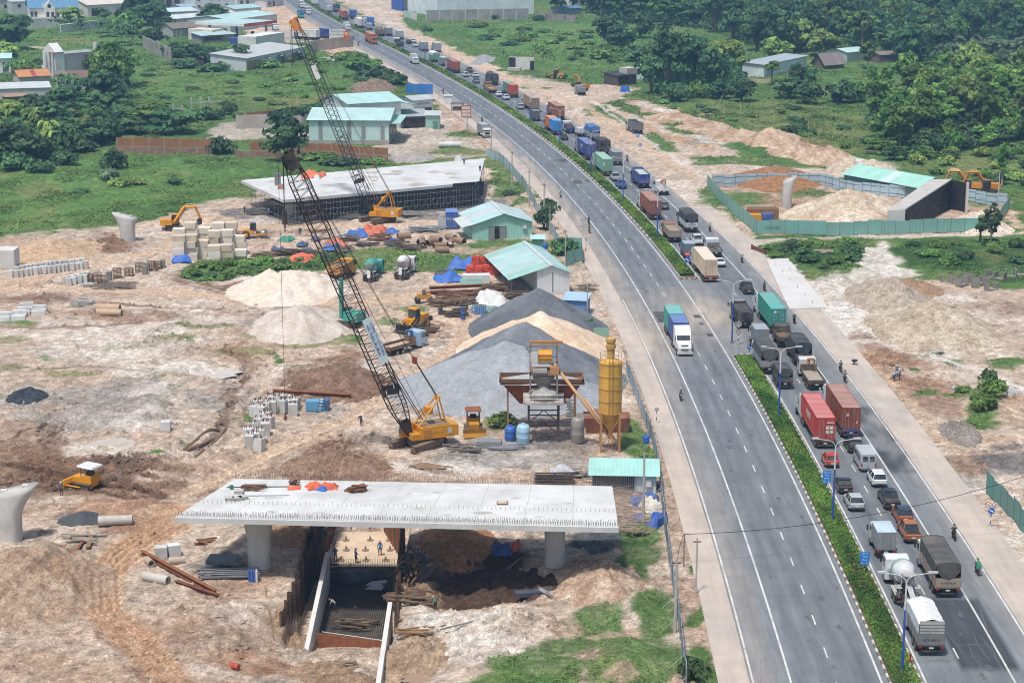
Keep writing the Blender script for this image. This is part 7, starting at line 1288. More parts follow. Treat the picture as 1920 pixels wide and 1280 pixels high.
tag(obj('plastic_sheeting',heap_mesh(2.6,2.2,.8,33,16,.5,.5),mt('15171a',.5,0,.3,1,.1),None,(-17.4,206,TZ+.1)),'crumpled black plastic sheeting in the trench','sheeting');
for i in range(6):tag(obj('board',MB().box(-.9,.9,-.18,.18,0,.06),mt('b9bcbc',.6),None,(-14.9+.2*(i%3),202.2+.4*i,TZ+.25+.02*i),R(-8+5*i)),'pale board lying on the rebar mat','board','boards on the rebar mat')
sticks('prop_heap','leaning timber props on the right side of the trench','timber',Vector((-10.6,197,-.4)),26,5.5,.2,'6d5442',1.3,2.2,R(80));sticks('prop_heap','leaning dark beams at the back left of the trench','timber',Vector((-21.6,209,-.4)),22,5,.24,'3f3028',.8,2.4,R(75));sticks('prop_heap','timber props above the back right of the trench','timber',Vector((-11.5,216,.2)),16,4.5,.2,'7d6248',1.2,1.6,R(60))
tag(obj('concrete_beam',MB().box(-.3,.3,-3.4,3.4,0,.45).box(-1.4,1.2,2.2,2.6,.45,.7),CONCD,None,GZ(798,1062,.1),R(-14)),'grey concrete beam lying on the slope right of the trench','beam');tarp('blue tarpaulin rolled beside the grey beam',GZ(782,1050,.1),.9,1.6,.5,'2a5a8a',R(20),8)
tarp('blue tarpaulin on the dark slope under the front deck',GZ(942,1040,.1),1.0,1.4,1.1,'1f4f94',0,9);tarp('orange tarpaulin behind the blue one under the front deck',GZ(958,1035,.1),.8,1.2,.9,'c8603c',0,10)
WK=[(629,1052,'work','2f86b8','2a4a6a','d8d4c8',20),(667,1055,'work','2f5a80','2a3f5a','3a3f48',-60),(713,1040,'stand','3a8cc4','2a4a6a','d8862c',160),(817,1135,'bend','2a6a6a','23303a','d8862c',30),(724,1118,'work','2a4a5a','23303a','d8862c',200),(629,1145,'bend','b9bcb8','3a3f44','8a5a3a',90)]
for(x,y,ps,sh,tr_,ha,az),lb in zip(WK,('worker in blue at the left end of the beige trench floor','worker in dark blue carrying a panel on the beige trench floor','worker in light blue with an orange helmet on the trench floor','worker in teal bending on the slope right of the trench','worker with an orange helmet by the right trench wall','worker in white crouching on the rebar mat')):
 p=G(x,y,TZ+.15);p.z=TZ+.15
 if x>760:p=GZ(x,y)
 person(p,R(az),ps,sh,tr_,lb,ha)
for x,y,ps,sh,az,lb in((1675,715,'bend','4aa0d8',-60,'worker in light blue bending on the right verge, left of three'),(1681,709,'work','7a8088',150,'worker in grey behind two workers in blue on the right verge'),(1687,714,'stand','4aa0d8',60,'worker in light blue standing on the right verge'),(115,930,'stand','5a6068',0,'worker in grey standing near the bulldozer'),(504,409,'stand','2f6fa8',0,'worker in blue near the far deck pier'),(459,402,'work','5a6a7a',60,'worker near the reinforcing bars by the far deck'),(563,444,'stand','2a3038',0,'worker in black on the track behind the tarpaulins'),(627,405,'work','4a5058',0,'worker with a white helmet in front of the scaffold'),(678,803,'bend','2a2c30',30,'person in black crouching on the track left of the crane')):
 person(GZ(x,y),R(az),ps,sh,'2a3440',lb,'d8d8d4')
for x,y,lb in((870,308,'worker in blue sitting on the far deck'),(900,322,'worker in blue at the right end of the far deck')):person(G(x,y,5.42),0,'bend','2a5a9a','23303a',lb,'c9c9c4')
# --- crawler cranes
BK=1.04
def crane(label,bx,by,tipx,tipy,tip_ground,c,boomc,headc,w=1.5,hook=None,banner_at=None,bodyrot=0,hookz=None):
 b=GZ(bx,by,.05);g=G(*tip_ground);Yt=g.y;k=F/(CT*(tipy-YH));hz=H-(Yt*CT)/(k-ST);tip=Vector(((tipx-960)*(H-hz)/(CT*(tipy-YH)),Yt,hz));d=tip-b;az=math.atan2(-d.x,d.y)
 t=thing('crawler_crane',label,'crane',b,az);Y_=mt(c,.45,0,.1,.7,.18,'6d5236');DK=mt(boomc,.6,.2,.25,1,.15,'5a4030')
 for s in(-1,1):
  n=34;m=MB();L_=2.6
  pth=[(y,.95)for y in np.linspace(-L_,L_,12)]+[(L_+.46*math.sin(a),.48+.47*math.cos(a))for a in np.linspace(.4,2.74,5)]+[(y,.02)for y in np.linspace(L_,-L_,12)]+[(-L_-.46*math.sin(a),.48-.47*math.cos(a))for a in np.linspace(.4,2.74,5)]
  for y,z in pth:m.cbox((s*1.75,y,z),(.75,.36,.09),Matrix.Rotation(0 if abs(y)<=L_ else.8,3,'X'))
  m.box(s*1.75-.22,s*1.75+.22,-L_,L_,.15,.85);tr_=obj('track',m,mt('7a6a58',.9,0,.3,1.5,.35),t);tr_.rotation_euler[2]=R(bodyrot)
 obj('undercarriage',MB().box(-1.5,1.5,-1.3,1.3,.5,1.15),DSTEEL,t)
 bo=obj('machinery_house',MB().box(-1.5,1.5,-4.2,.2,1.25,2.75).box(-1.45,1.45,.2,1.3,1.25,2.0),Y_,t);obj('counterweight',MB().box(-1.55,1.55,-4.75,-4.2,1.35,2.7,0,.05,.0),Y_,bo);obj('roof_deck',MB().box(-1.2,1.2,-3.9,-.2,2.75,2.82),mt('8a7458',.8),bo)
 for s in(-1,1):obj('side_hatch',MB().box(s*1.5-.05,s*1.5+.05,-1.2,-.2,1.55,2.45),mt('b87a1c',.5),bo);obj('side_grille',MB().box(s*1.51-.03,s*1.51+.03,-3.9,-3.3,1.7,2.4),mt('c9c2b4'),bo)
 lt=banner(bo,'lettering','KOBELCO',.5,(-1.53,-2.3,2.2),(math.pi/2,0,-math.pi/2),mt('e8b84a'));lt2=banner(bo,'lettering','KOBELCO',.5,(1.53,-2.3,2.2),(math.pi/2,0,math.pi/2),mt('e8b84a'))
 cb=obj('cab',MB().box(.55,1.5,.3,2.0,1.2,2.95,0,.05,0,.3),Y_,t);obj('cab_window',MB().quad((.62,2.02,1.7),(1.43,2.02,1.7),(1.4,1.76,2.8),(.65,1.76,2.8)),GLASS,cb);obj('cab_side_window',MB().quad((1.51,.5,1.9),(1.51,1.7,1.9),(1.48,1.6,2.8),(1.48,.5,2.8)),GLASS,cb)
 ga=MB();top=Vector((0,-2.6,6.0))*BK
 for s in(-1,1):ga.bar((s*.8,.3,2.6),(s*.55,-2.6,6.0),.13);ga.bar((s*.8,-3.4,2.7),(s*.55,-2.6,6.0),.1)
 ga.box(-.6,.6,-2.75,-2.45,5.8,6.2);ga.box(-.62,.62,-1.75,-1.0,4.1,4.95);obj('gantry',ga,Y_,t)
 for o in t.children:o.scale=(BK,)*3
 M=Matrix.Rotation(-az,3,'Z');T=M@d;Fo=Vector((0,1.1,1.7));ax=(T-Fo);LB=ax.length;u=ax.normalized();sd_=Vector((1,0,0));nn=sd_.cross(u).normalized();nsec=5
 def wid(f):return w*(min(1,.25+f/.14)if f<.14 else min(1,.35+(1-f)/.12))
 def pt(f,sx,sy):ww=wid(f)/2;return Fo+u*(f*LB)+sd_*(sx*ww)+nn*(sy*ww)
 C4=((-1,-1),(1,-1),(1,1),(-1,1));bm=obj('boom',MB().box(-w*.4,w*.4,-.25,.25,0,.3).xf(Matrix.Translation(Fo)),DK,t)
 for k in range(nsec):
  m=MB();f0,f1=k/nsec,(k+1)/nsec;nb=7
  for i in range(nb):
   a,e=f0+(f1-f0)*i/nb,f0+(f1-f0)*(i+1)/nb
   for j in range(4):
    p,q=C4[j],C4[(j+1)%4];m.bar(pt(a,*p),pt(e,*p),.075);m.bar(pt(a,*p),pt((a+e)/2,*q),.035);m.bar(pt((a+e)/2,*q),pt(e,*p),.035)
   if i==0:
    for j in range(4):m.bar(pt(a,*C4[j]),pt(a,*C4[(j+1)%4]),.07)
  obj('boom_section',m,DK if k<nsec-1 or headc is None else[DK],bm)
 hm=MB();
 for s in(-1,1):hm.add([pt(.955,s*1.02,-1),pt(.955,s*1.02,1),T+nn*.7+u*.6+sd_*s*.45,T-nn*.9+u*.2+sd_*s*.45],[(0,1,2,3)])
 hm.add([pt(.93,-1,1.03),pt(.93,1,1.03),pt(1.0,1.3,1.6),pt(1.0,-1.3,1.6)],[(0,1,2,3)]);hm.cyl(T-sd_*.5-nn*.6,T+sd_*.5-nn*.6,.45,.45,12);hm.cyl(T-sd_*.5+u*.4+nn*.5,T+sd_*.5+u*.4+nn*.5,.35,.35,12);obj('boom_head',hm,mt(headc or '1c1a18',.6,0,.3,1,.2),bm)
 ft=MB()
 for s in(-1,1):ft.add([pt(.002,s,-1),pt(.002,s,1),pt(.05,s*1.02,1),pt(.05,s*1.02,-1)],[(0,1,2,3)])
 ft.add([pt(.002,-1,1.02),pt(.002,1,1.02),pt(.05,1,1.02),pt(.05,-1,1.02)],[(0,1,2,3)]);obj('boom_foot',ft,mt('23282c',.6),bm)
 cage=MB();
 for f in(.17,):
  for j in range(4):cage.cbox(pt(f,*C4[j])*.5+pt(f,*C4[(j+1)%4])*.5,(w*.8 if j%2==0 else.12,w*.8 if j%2 else.12,.7))
 obj('boom_joint',cage,mt('22211f',.6),bm)
 pl=MB();br_=top+(T-top)*.16
 for s in(-1,1):pl.bar(br_+sd_*s*.35,T+sd_*s*.3+nn*.5,.035);pl.bar(top+sd_*s*.35,br_+sd_*s*.3,.03);pl.bar(top+sd_*s*.15,br_+sd_*s*.12,.025)
 pl.bar((0,-1.5,2.8),T+nn*.3,.028);obj('pendant_lines',pl,BLACK,t);obj('bridle_block',MB().box(-.45,.45,-.18,.18,-.4,.4).xf(Matrix.Translation(br_)),mt('8a3a24',.6),t)
 bs=MB()
 for s in(-1,1):bs.bar((s*.6,-.6,3.4),pt(.26,s*.9,1),.06)
 obj('backstop',bs,mt('5a4030',.6),t)
 hp=T-nn*.6+u*.2;zz=-b.z+.2
 hl=MB();hb_z=hp.z-6.5
 for s in(-.16,-.05,.05,.16):hl.bar((s,hp.y,hp.z),(s*.8,hp.y,hb_z),.022)
 hl.bar((.35,hp.y+.5,hp.z),(.35,hp.y+.5,hookz if hookz is not None else.4),.025);obj('hoist_rope',hl,BLACK,t)
 hk=MB().box(-.42,.42,hp.y-.2,hp.y+.2,hb_z-1.7,hb_z,0,.08).cyl((0,hp.y,hb_z-1.7),(0,hp.y,hb_z-2.3),.12,.08,8);hk.lathe([(.05,-.1),(.22,0),(.05,.1)],(0,hp.y,hb_z-2.5),8);obj('hook_block',hk,mt('2e2723',.6,0,.3,1,.2),t)
 zb=(hookz or.4);obj('ball_hook',MB().lathe([(.05,.7),(.22,.45),(.24,.2),(.05,0)],(.35,hp.y+.5,zb-.7),10),RUST,t)
 if banner_at:
  f0,f1,col_,txt=banner_at;e=1.06;ps=[pt(f0,.1,e),pt(f0,1.12,e),pt(f1,1.12,e),pt(f1,.1,e)];ps=[pt(f0,-e,-.05),pt(f0,-e,1.15),pt(f1,-e,1.15),pt(f1,-e,-.05)]
  Z_=-sd_;bb=obj('company_banner',MB().add(ps+[p+Z_*.03 for p in ps],[(3,2,1,0),(4,5,6,7),(0,1,5,4),(1,2,6,5),(2,3,7,6),(3,0,4,7)]),mt(col_,.6,0,.05,1,.08),bm)
  X_=-u;Yd=sd_;cen=sum(ps,Vector())/4+Z_*.05;wb=(ps[1]-ps[0]).length
  for i,tx in enumerate(txt):
   yy=Z_.cross(X_);Mx=Matrix((X_,yy,Z_)).transposed();banner(bb,'lettering',tx,wb*.42,cen-X_*.15+yy*(wb*(.22-.44*i)),Mx.to_euler(),mt('2a4a9a'))
 return t
crane('near yellow crawler crane with a long brown lattice boom and banner',784,838,540,292,(536,868),'d38f1e','3b2a22','1d1a18',2.0,banner_at=(.27,.43,'d3e2e4',('CÔNG TY CỔ PHẦN','HẢI THIÊN ĐƯỜNG')),bodyrot=28,hookz=6.2)
crane('far yellow crawler crane with a black lattice boom in front of the scaffolded deck',708,417,552,40,(548,410),'dc951c','1e2420','c4782c',1.75,banner_at=(.7,.77,'d8d8d2',('ĐT',)),bodyrot=60)
# --- earthmovers
def tracks(t,L_=3.6,w=.55,g=1.1,h=.85,c='4a4038'):
 for s in(-1,1):
  m=MB();n=9
  for y in np.linspace(-L_/2+.3,L_/2-.3,n):
   for z in(.04,h-.06):m.cbox((s*g,y,z),(w,.3,.08))
  for a in np.linspace(.3,2.8,4):
   for e in(-1,1):m.cbox((s*g,e*(L_/2-.3+(h/2-.05)*math.sin(a)),h/2+(h/2-.05)*math.cos(a)),(w,.26,.08),Matrix.Rotation(-e*a,3,'X'))
  m.box(s*g-w*.3,s*g+w*.3,-L_/2+.3,L_/2-.3,.12,h-.12);obj('track',m,mt(c,.9,0,.3,1.5,.35),t)
def excavator(label,px,py,az,c='d8951f',swing=0,reach=1.0,z=None):
 t=thing('excavator',label,'excavator',GZ(px,py),R(az));Y_=mt(c,.5,0,.1,.8,.18,'6d5236');tracks(t);M=Matrix.Rotation(R(swing),4,'Z')
 obj('upper_body',MB().box(-1.3,1.3,-2.6,-.2,1.05,2.1,0,.05,.1).box(-1.25,-.1,-.2,1.1,1.05,1.7).xf(M),Y_,t);cb=obj('cab',MB().box(-1.3,-.25,-.3,1.3,1.1,2.85,0,.06,0,.2).xf(M),mt('2a2c2e',.4),t);obj('cab_roof',MB().box(-1.3,-.25,-.3,1.1,2.85,2.95).xf(M),Y_,cb)
 k=reach;A,B,C=Vector((.3,.3,1.6)),Vector((.3,2.4*k,4.6)),Vector((.3,4.9*k,4.5));E_=Vector((.3,5.6*k,1.9));b=MB()
 for p,q,r0,r1 in((A,B,.3,.34),(B,C,.34,.24)):b.cyl(p,q,r0,r1,4)
 obj('boom',b.xf(M),Y_,t);obj('arm',MB().cyl(C+Vector((0,-.5,.2)),E_,.27,.17,4).xf(M),Y_,t);obj('ram',MB().bar(Vector((.3,.9,1.5)),B.lerp(C,.1)-Vector((0,0,.35)),.09).bar(B+Vector((0,.3,.5)),C+Vector((0,-.5,.5)),.08).xf(M),STEEL,t);obj('bucket',MB().prism([(E_.y-.5,E_.z+.2),(E_.y+.2,E_.z+.1),(E_.y+.1,E_.z-.9),(E_.y-.9,E_.z-1.1),(E_.y-1.1,E_.z-.5)],-.35,.95,'x').xf(M),DSTEEL,t);return t
excavator('yellow excavator digging beside the free-standing pier',325,430,-70,swing=-10);excavator('orange excavator behind the teal hoarding, left of two',1818,360,78,'cf8a2c',0);excavator('orange excavator behind the teal hoarding, right of two',1852,362,82,'c97f28',8);excavator('far orange excavator on the haul road',1090,172,40,'b9792c',0,.8)
t=thing('drill_rig','green drill rig half hidden behind the near crane boom','machine',GZ(655,610),R(60));tracks(t,3.6);obj('body',MB().box(-1.3,1.3,-2.4,.4,1,2.4,0,.05,.1),mt('3f9c8c',.5),t);obj('cab',MB().box(.2,1.3,.3,1.6,1,2.8,0,.05,0,.2),GLASS,t);obj('mast',MB().box(-.3,.3,1.2,1.7,1,7.5),mt('3f8f82',.5),t)
def dozer(label,px,py,az,c='dc951a'):
 t=thing('bulldozer',label,'bulldozer',GZ(px,py),R(az));Y_=mt(c,.5,0,.1,.8,.16,'6d5236');tracks(t,3.0,.5,.95,.95,'4a3a2e');obj('body',MB().box(-.65,.65,-1.4,1.6,.6,1.55).box(-.9,.9,-1.5,-.2,1.0,1.9),Y_,t);obj('seat',MB().box(-.4,.4,-1.0,-.4,1.9,2.3),BLACK,t)
 for s in(-1,1):
  for y in(-1.4,.1):obj('canopy_post',MB().bar((s*.8,y,1.8),(s*.75,y,2.95),.05),DSTEEL,t)
 obj('canopy',MB().add([(-1.05,-1.8,2.9),(1.05,-1.8,2.9),(1.05,.5,2.95),(-1.05,.5,2.95),(-.9,-1.7,3.1),(.9,-1.7,3.1),(.9,.4,3.15),(-.9,.4,3.15)],[(3,2,1,0),(4,5,6,7),(0,1,5,4),(1,2,6,5),(2,3,7,6),(3,0,4,7)]),WHITE if c=='dc951a' else RUST2,t);obj('blade',MB().prism([(2.2,.1),(2.45,.05),(2.25,.6),(2.4,1.15),(2.2,1.1),(2.05,.6)],-1.5,1.5,'x'),Y_,t)
 for s in(-1,1):obj('push_arm',MB().bar((s*1.2,0,.5),(s*1.2,2.2,.5),.09),Y_,t)
dozer('yellow bulldozer with a white canopy on dark brown earth',162,912,62);dozer('rusty yellow bulldozer beside the blue water tanks',888,812,185,'b9852c')
def loader(label,px,py,az,c='d8951f'):
 t=thing('wheel_loader',label,'wheel loader',GZ(px,py),R(az));Y_=mt(c,.5,0,.1,.8,.16,'6d5236');obj('engine_hood',MB().box(-.95,.95,-2.9,-.4,.9,2.0,0,.08,.15),Y_,t);obj('front_frame',MB().box(-.6,.6,.8,2.0,.7,1.7),Y_,t);cb=obj('cab',MB().box(-.75,.75,-.6,.9,1.3,3.1,0,.1,.1),GLASS,t);obj('cab_roof',MB().box(-.75,.75,-.6,.9,3.1,3.25),Y_,cb);obj('counterweight',MB().box(-1.2,1.2,-3.4,-2.9,.7,1.4),DSTEEL,t)
 for s in(-1,1):
  obj('lift_arm',MB().cyl((s*.6,1.0,1.9),(s*.7,3.3,.8),.16,.14,4),Y_,t)
  for y in(-1.9,1.3):wheel(t,s*1.05,y,.72,.5,True,mt('c48a24'))
 obj('bucket',MB().prism([(3.1,.1),(4.3,.05),(4.3,.12),(3.4,.3),(3.3,1.0),(3.9,1.2),(3.2,1.2),(3.0,.6)],-1.4,1.4,'x'),DSTEEL,t)
loader('yellow wheel loader in front of the flatbed with blue cab',778,615,150);loader('yellow wheel loader on the haul road by the culvert frame',1044,148,70,'b98a3c');
t=thing('road_roller','yellow road roller on the track below the far deck','road roller',GZ(475,448),R(-85));Y_=mt('d0902c',.5,0,.1,.8,.2);obj('body',MB().box(-.9,.9,-2.2,.2,.9,1.7,0,.06,.15),Y_,t);obj('cab',MB().box(-.8,.8,-.6,.7,1.5,3.0,0,.08,.1),GLASS,t);obj('drum',MB().cyl((-1.05,2.0,.8),(1.05,2.0,.8),.8,.8,20),STEEL,t,smooth=True);obj('drum_frame',MB().box(-1.25,-1.1,.5,2.9,.7,1.1).box(1.1,1.25,.5,2.9,.7,1.1).box(-1.25,1.25,2.8,3.0,.7,1.1),Y_,t)
for s in(-1,1):wheel(t,s*.85,-1.4,.78,.5,True,mt('c48a24'))
t=thing('small_roller','small rusty yellow roller beside the scrap heap','road roller',GZ(795,568),R(100));obj('body',MB().box(-.6,.6,-1.2,1.2,.7,1.5,0,.05,.1),mt('c4862a',.6,0,.2,1,.3),t);obj('canopy_frame',MB().box(-.6,.6,-.4,.3,1.5,2.2,0,.1,.1),mt('6a5638'),t)
for y in(-1.1,1.1):obj('drum',MB().cyl((-.6,y,.5),(.6,y,.5),.5,.5,14),DSTEEL,t,smooth=True)
GV=dict(group='site trucks')
def SV(name,label,px,py,az,fn,*a,**k):t=thing(name,label,'truck',GZ(px,py),R(az),'site trucks');fn(t,*a,**k);return t
SV('tipper','yellow site tipper behind the near crane boom',626,528,-18,dump_truck,7.6,'cf8f2a','d29a34','7d6a56',zt=2.6);SV('concrete_mixer','concrete mixer with a turquoise drum parked by the weeds',690,530,-8,mixer_truck,'2f9c8c','2f9c8c','2a6fb4');SV('concrete_mixer','concrete mixer with a white drum and red patch parked by the weeds',749,527,-10,mixer_truck,'d3d3cf','d8dad9','a0523a');SV('flatbed','blue-cab flatbed truck with an empty dusty bed',722,668,-38,flatbed,8.6,'b4a08a','9fb9cc','3a6aa8',drop='6a5240')
# --- batching plant and silo
t=thing('batching_plant','rusty concrete batching plant with a mixer tower and aggregate bin','batching plant',GZ(1019,826))
for x in(-1.9,1.9):
 for y in(-1.2,2.2):obj('frame_leg',MB().box(x-.13,x+.13,y-.13,y+.13,-.3,5.2),mt('55514b',.8,.2,.25,1,.3,'7a5a44'),t)
for z in(1.2,2.6,4.2):
 for y in(-1.2,2.17):obj('cross_beam',MB().box(-1.77,1.77,y-.07,y+.07,z,z+.14),mt('55514b',.8,.2,.25,1,.3,'7a5a44'),t)
for s in(-1,1):
 for z0,z1 in((.2,1.2),(1.2,2.6),(2.7,4.2)):obj('brace',MB().bar((s*1.8,-1.2,z0),(s*.1,-1.2,z1),.06),DSTEEL,t)
obj('platform',MB().box(-2.6,2.6,-2.2,2.8,5.2,5.5),mt('a8a49c',.85,0,.2,1,.3),t);hr=MB()
for x in(-2.5,-1.2,0,1.2,2.5):hr.bar((x,-2.15,5.5),(x,-2.15,6.5),.03)
hr.bar((-2.5,-2.15,6.5),(2.5,-2.15,6.5),.03);hr.bar((-2.5,-2.15,6.0),(2.5,-2.15,6.0),.03);obj('handrail',hr,STEEL,t);obj('mixer',MB().lathe([(1.7,5.5),(1.9,6.0),(1.9,6.4),(1.5,6.6),(.8,6.7),(.3,7.3)],n=18),mt('9c9a95',.8,0,.2,1,.3),t)
obj('weigh_hopper',MB().lathe([(.6,6.6),(1.5,8.2),(1.5,8.6),(1.4,8.6)],(0,.8,0),12),mt('8a8781',.8,0,.25,1,.3),t);tw=MB()
for x in(-1.7,1.7):
 for y in(-.9,2.0):tw.box(x-.1,x+.1,y-.1,y+.1,5.5,12.6)
for z in(8.8,10.4,12.5):tw.box(-1.8,1.8,-1.0,-.85,z,z+.2);tw.box(-1.8,1.8,1.9,2.1,z,z+.2)
obj('tower_frame',tw,mt('8f8a82',.75,.2,.2,1,.3,'8a5a3a'),t);obj('tower_floor',MB().box(-1.8,1.8,-1,2.1,9.0,9.15),mt('8a5f44',.85),t);obj('cement_hopper',MB().cyl((-.7,.4,10.9),(1.0,.4,10.9),.95,.95,14),YEL,t);obj('top_beam',MB().box(-1.8,2.4,.2,.6,12.6,12.95),mt('b07a4a',.8),t);obj('control_box',MB().box(-1.7,-.8,-1.05,-.6,10.4,11.8),mt('c9c9c4'),t);obj('motor',MB().box(.8,1.9,-1.2,-.2,8.9,9.9),mt('b5875c',.7),t);obj('gearbox',MB().box(-1.4,.4,-1.15,-.4,9.15,9.6),mt('a9a7a0',.7),t)
bi=MB();
bi.add([(-5.6,4.2,6.6),(5.2,4.2,6.6),(5.2,7.5,6.6),(-5.6,7.5,6.6),(-3.0,5,3.4),(3.0,5,3.4),(3.0,6.6,3.4),(-3.0,6.6,3.4)],[(0,4,5,1),(1,5,6,2),(2,6,7,3),(3,7,4,0),(4,7,6,5)]);obj('aggregate_bin',bi,mt('8a4e2e',.85,0,.35,.9,.35,'c08040'),t);obj('bin_rim',MB().box(-5.7,5.3,4.1,4.25,6.5,6.95).box(-5.7,5.3,7.45,7.6,6.5,6.95).box(-5.7,-5.55,4.1,7.6,6.5,6.95).box(5.15,5.3,4.1,7.6,6.5,6.95),mt('6a5040',.85),t);obj('bin_load',heap_mesh(5.0,1.6,.8,3,16),pile_mat('a4a6a6'),t,(-.2,5.85,6.5))
for x in(-4.6,4.2):
 for y in(4.6,7.0):obj('bin_leg',MB().box(x-.12,x+.12,y-.12,y+.12,-.3,5.6),mt('9a7454',.8),t)
obj('stairs',MB().prism([(4.4,.2),(4.9,.2),(3.3,5.4),(2.8,5.4)],-.6,.5,'y'),mt('8a8680',.8),t);q=MB()
for k in range(12):q.box(2.9,3.9,-.2,.1,.6+k*.42,.66+k*.42)
obj('ladder',q,STEEL,t);obj('ground_hopper',MB().box(5.6,11,3.0,6,0,2.0,0,-.3,-.2),mt('7d4632',.9,0,.35,1,.35),t)
t=thing('cement_silo','tall yellow cement silo streaked with rust, on four legs','silo',GZ(1143,845));r0=1.45
obj('silo_body',MB().lathe([(.3,2.6),(r0,5.0),(r0,11.4),(r0*.98,11.6),(.5,11.9)],n=24),mt('d6a546',.6,0,.14,.7,.42,'a5754c'),t,smooth=False)
for z in(5.0,6.6,8.2,9.8,11.4):obj('stiffening_ring',MB().lathe([(r0+.01,z-.06),(r0+.06,z-.03),(r0+.06,z+.03),(r0+.01,z+.06)],n=24,cap=False),mt('b58a4a',.6),t)
for x in(-1.15,1.15):
 for y in(-1.15,1.15):obj('leg',MB().box(x-.12,x+.12,y-.12,y+.12,-.3,5.2),mt('b5824a',.7,0,.2,1,.3),t)
q=MB()
for s in(-1,1):q.bar((-1.15*s,-1.15,.8),(1.15*s,-1.15,4.4),.06);q.bar((-1.15,s*-1.15,.8),(-1.15,s*1.15,4.4),.06)
obj('leg_bracing',q,mt('a87a44',.7),t);obj('dust_filter',MB().lathe([(.5,11.8),(.5,13.2),(.62,13.25),(.62,13.7),(.5,13.75),(.5,14.0),(.6,14.05),(.6,14.5),(.3,14.6)],n=14),mt('c49a4c',.6,0,.2,1,.3),t);q=MB()
for a in np.linspace(0,5.5,9):q.bar((1.35*math.cos(a),1.35*math.sin(a),11.5),(1.35*math.cos(a),1.35*math.sin(a),12.6),.025)
for z in(12.0,12.6):q.path([(1.35*math.cos(a),1.35*math.sin(a),z)for a in np.linspace(0,5.5,12)],.025,4)
obj('guard_rail',q,STEEL,t);q=MB();q.bar((.25,-1.55,.5),(.25,-1.55,12.4),.03);q.bar((-.25,-1.55,.5),(-.25,-1.55,12.4),.03)
for k in range(40):q.bar((-.25,-1.55,.6+k*.3),(.25,-1.55,.6+k*.3),.018)
obj('ladder',q,mt('a8743c',.7),t)
s0=GZ(1143,845);p0=GZ(1019,826);t=thing('screw_conveyor','tan screw conveyor tube from the silo up to the mixer tower','conveyor',s0);A,B=Vector((.2,-.4,1.6)),p0-s0+Vector((1.6,.2,9.6));obj('tube',MB().cyl(A,B,.2,.2,10).cyl(A+Vector((.5,0,-.2)),A.lerp(B,.55)+Vector((.45,.2,0)),.14,.14,8),mt('bf9468',.7,0,.15,1,.25),t,smooth=True);obj('inlet',MB().cyl(A+Vector((0,0,0)),Vector((0,0,2.7)),.25,.25,8),mt('a87a50'),t);obj('drive_motor',MB().cyl(B,B+(B-A).normalized()*.8,.28,.28,10),mt('c9b394'),t)
# --- stacked and lined-up precast pieces
def block_mesh(a,b,c,bev=.05):return mesh_of(MB().box(-a/2,a/2,-b/2,b/2,0,c,0,0).box(-a/2+bev,a/2-bev,-b/2+bev,b/2-bev,c,c+.015),('blk',a,b,c))
r=random.Random(12);BE=[mt('d6c9b4',.9,0,.12,.6,.3,'b5a088'),mt('e0d6c6',.9,0,.1,.6,.25,'bba88e'),mt('cbbca4',.9,0,.14,.6,.3,'a8937a')]
bk=block_mesh(2.3,2.0,1.15)
for gx,gy,n0 in((335,489,5),(358,487,5),(381,484,4),(382,470,5),(336,474,5),(359,472,6))+((402,494,4),(425,493,4),(449,490,3),(402,478,5),(425,476,5),(448,474,4),(410,462,5),(433,460,5)):
 for k in range(n0-1):
  p=GZ(gx,gy,0);tag(obj('concrete_block',bk,r.choice(BE),None,p+Vector((r.uniform(-.15,.15)+.25*(k%2),r.uniform(-.2,.2),1.17*k-.1)),R(r.uniform(-4,4))),'large beige concrete block in the stack beside the excavator','concrete block','blocks of the beige stack')
WB=[mt('cfcfcb',.85,0,.08,.8,.2,'a59c8e'),mt('c4c3bd',.85,0,.1,.8,.25,'a08f7c')]
kb_=block_mesh(.95,.9,1.35)
for row,(A,B,n)in enumerate((((22,520),(160,503),17),((32,513),(155,497),15))):
 for i in range(n):
  p=G(A[0]+(B[0]-A[0])*i/(n-1)+r.uniform(-2,2),A[1]+(B[1]-A[1])*i/(n-1));p.z=gz(p.x,p.y)-.05;tag(obj('kerb_block',kb_,r.choice(WB),None,p,R(r.uniform(-12,12))),'upright white block in the double row at the left edge','concrete block','white blocks in the double row')
for i in range(9):p=GZ(124+i*5+r.uniform(-1,1),532-i*.8+4*(i%2));tag(obj('kerb_block',kb_,r.choice(WB),None,p,R(r.uniform(-10,10))),'pale block in the short cluster left of the pallets','concrete block','pale blocks beside the pallets')
kb2=block_mesh(1.15,1.1,1.7);LOOP=mesh_of(MB().bar((-.1,0,0),(-.1,0,.4),.05).bar((.1,0,0),(.1,0,.4),.05).bar((-.1,0,.4),(.1,0,.4),.05))
for(x,y),tl in zip([(478,779),(488,783),(500,781),(511,778),(483,771),(495,770),(508,769),(520,771),(531,774),(541,771),(552,770),(519,763),(531,764),(543,763),(555,765),(508,761),(549,779),(500,800),(505,812),(494,808),(498,822),(486,818),(475,826),(466,834),(479,838),(488,834),(470,842),(486,846),(492,790)],[0]*16+[0,0]+[0]*11):
 t=thing('counterweight_block','white test block with rebar loops in the cluster beside the track','concrete block',GZ(x,y,-.05),R(r.uniform(-25,25)),'white blocks with rebar loops');o=obj('block',kb2,r.choice(WB),t);o.rotation_euler[0]=R(r.choice((0,0,0,6,-8)))
 for s in(-.3,.3):obj('lifting_loop',LOOP,RUST,t,(s,0,1.7))
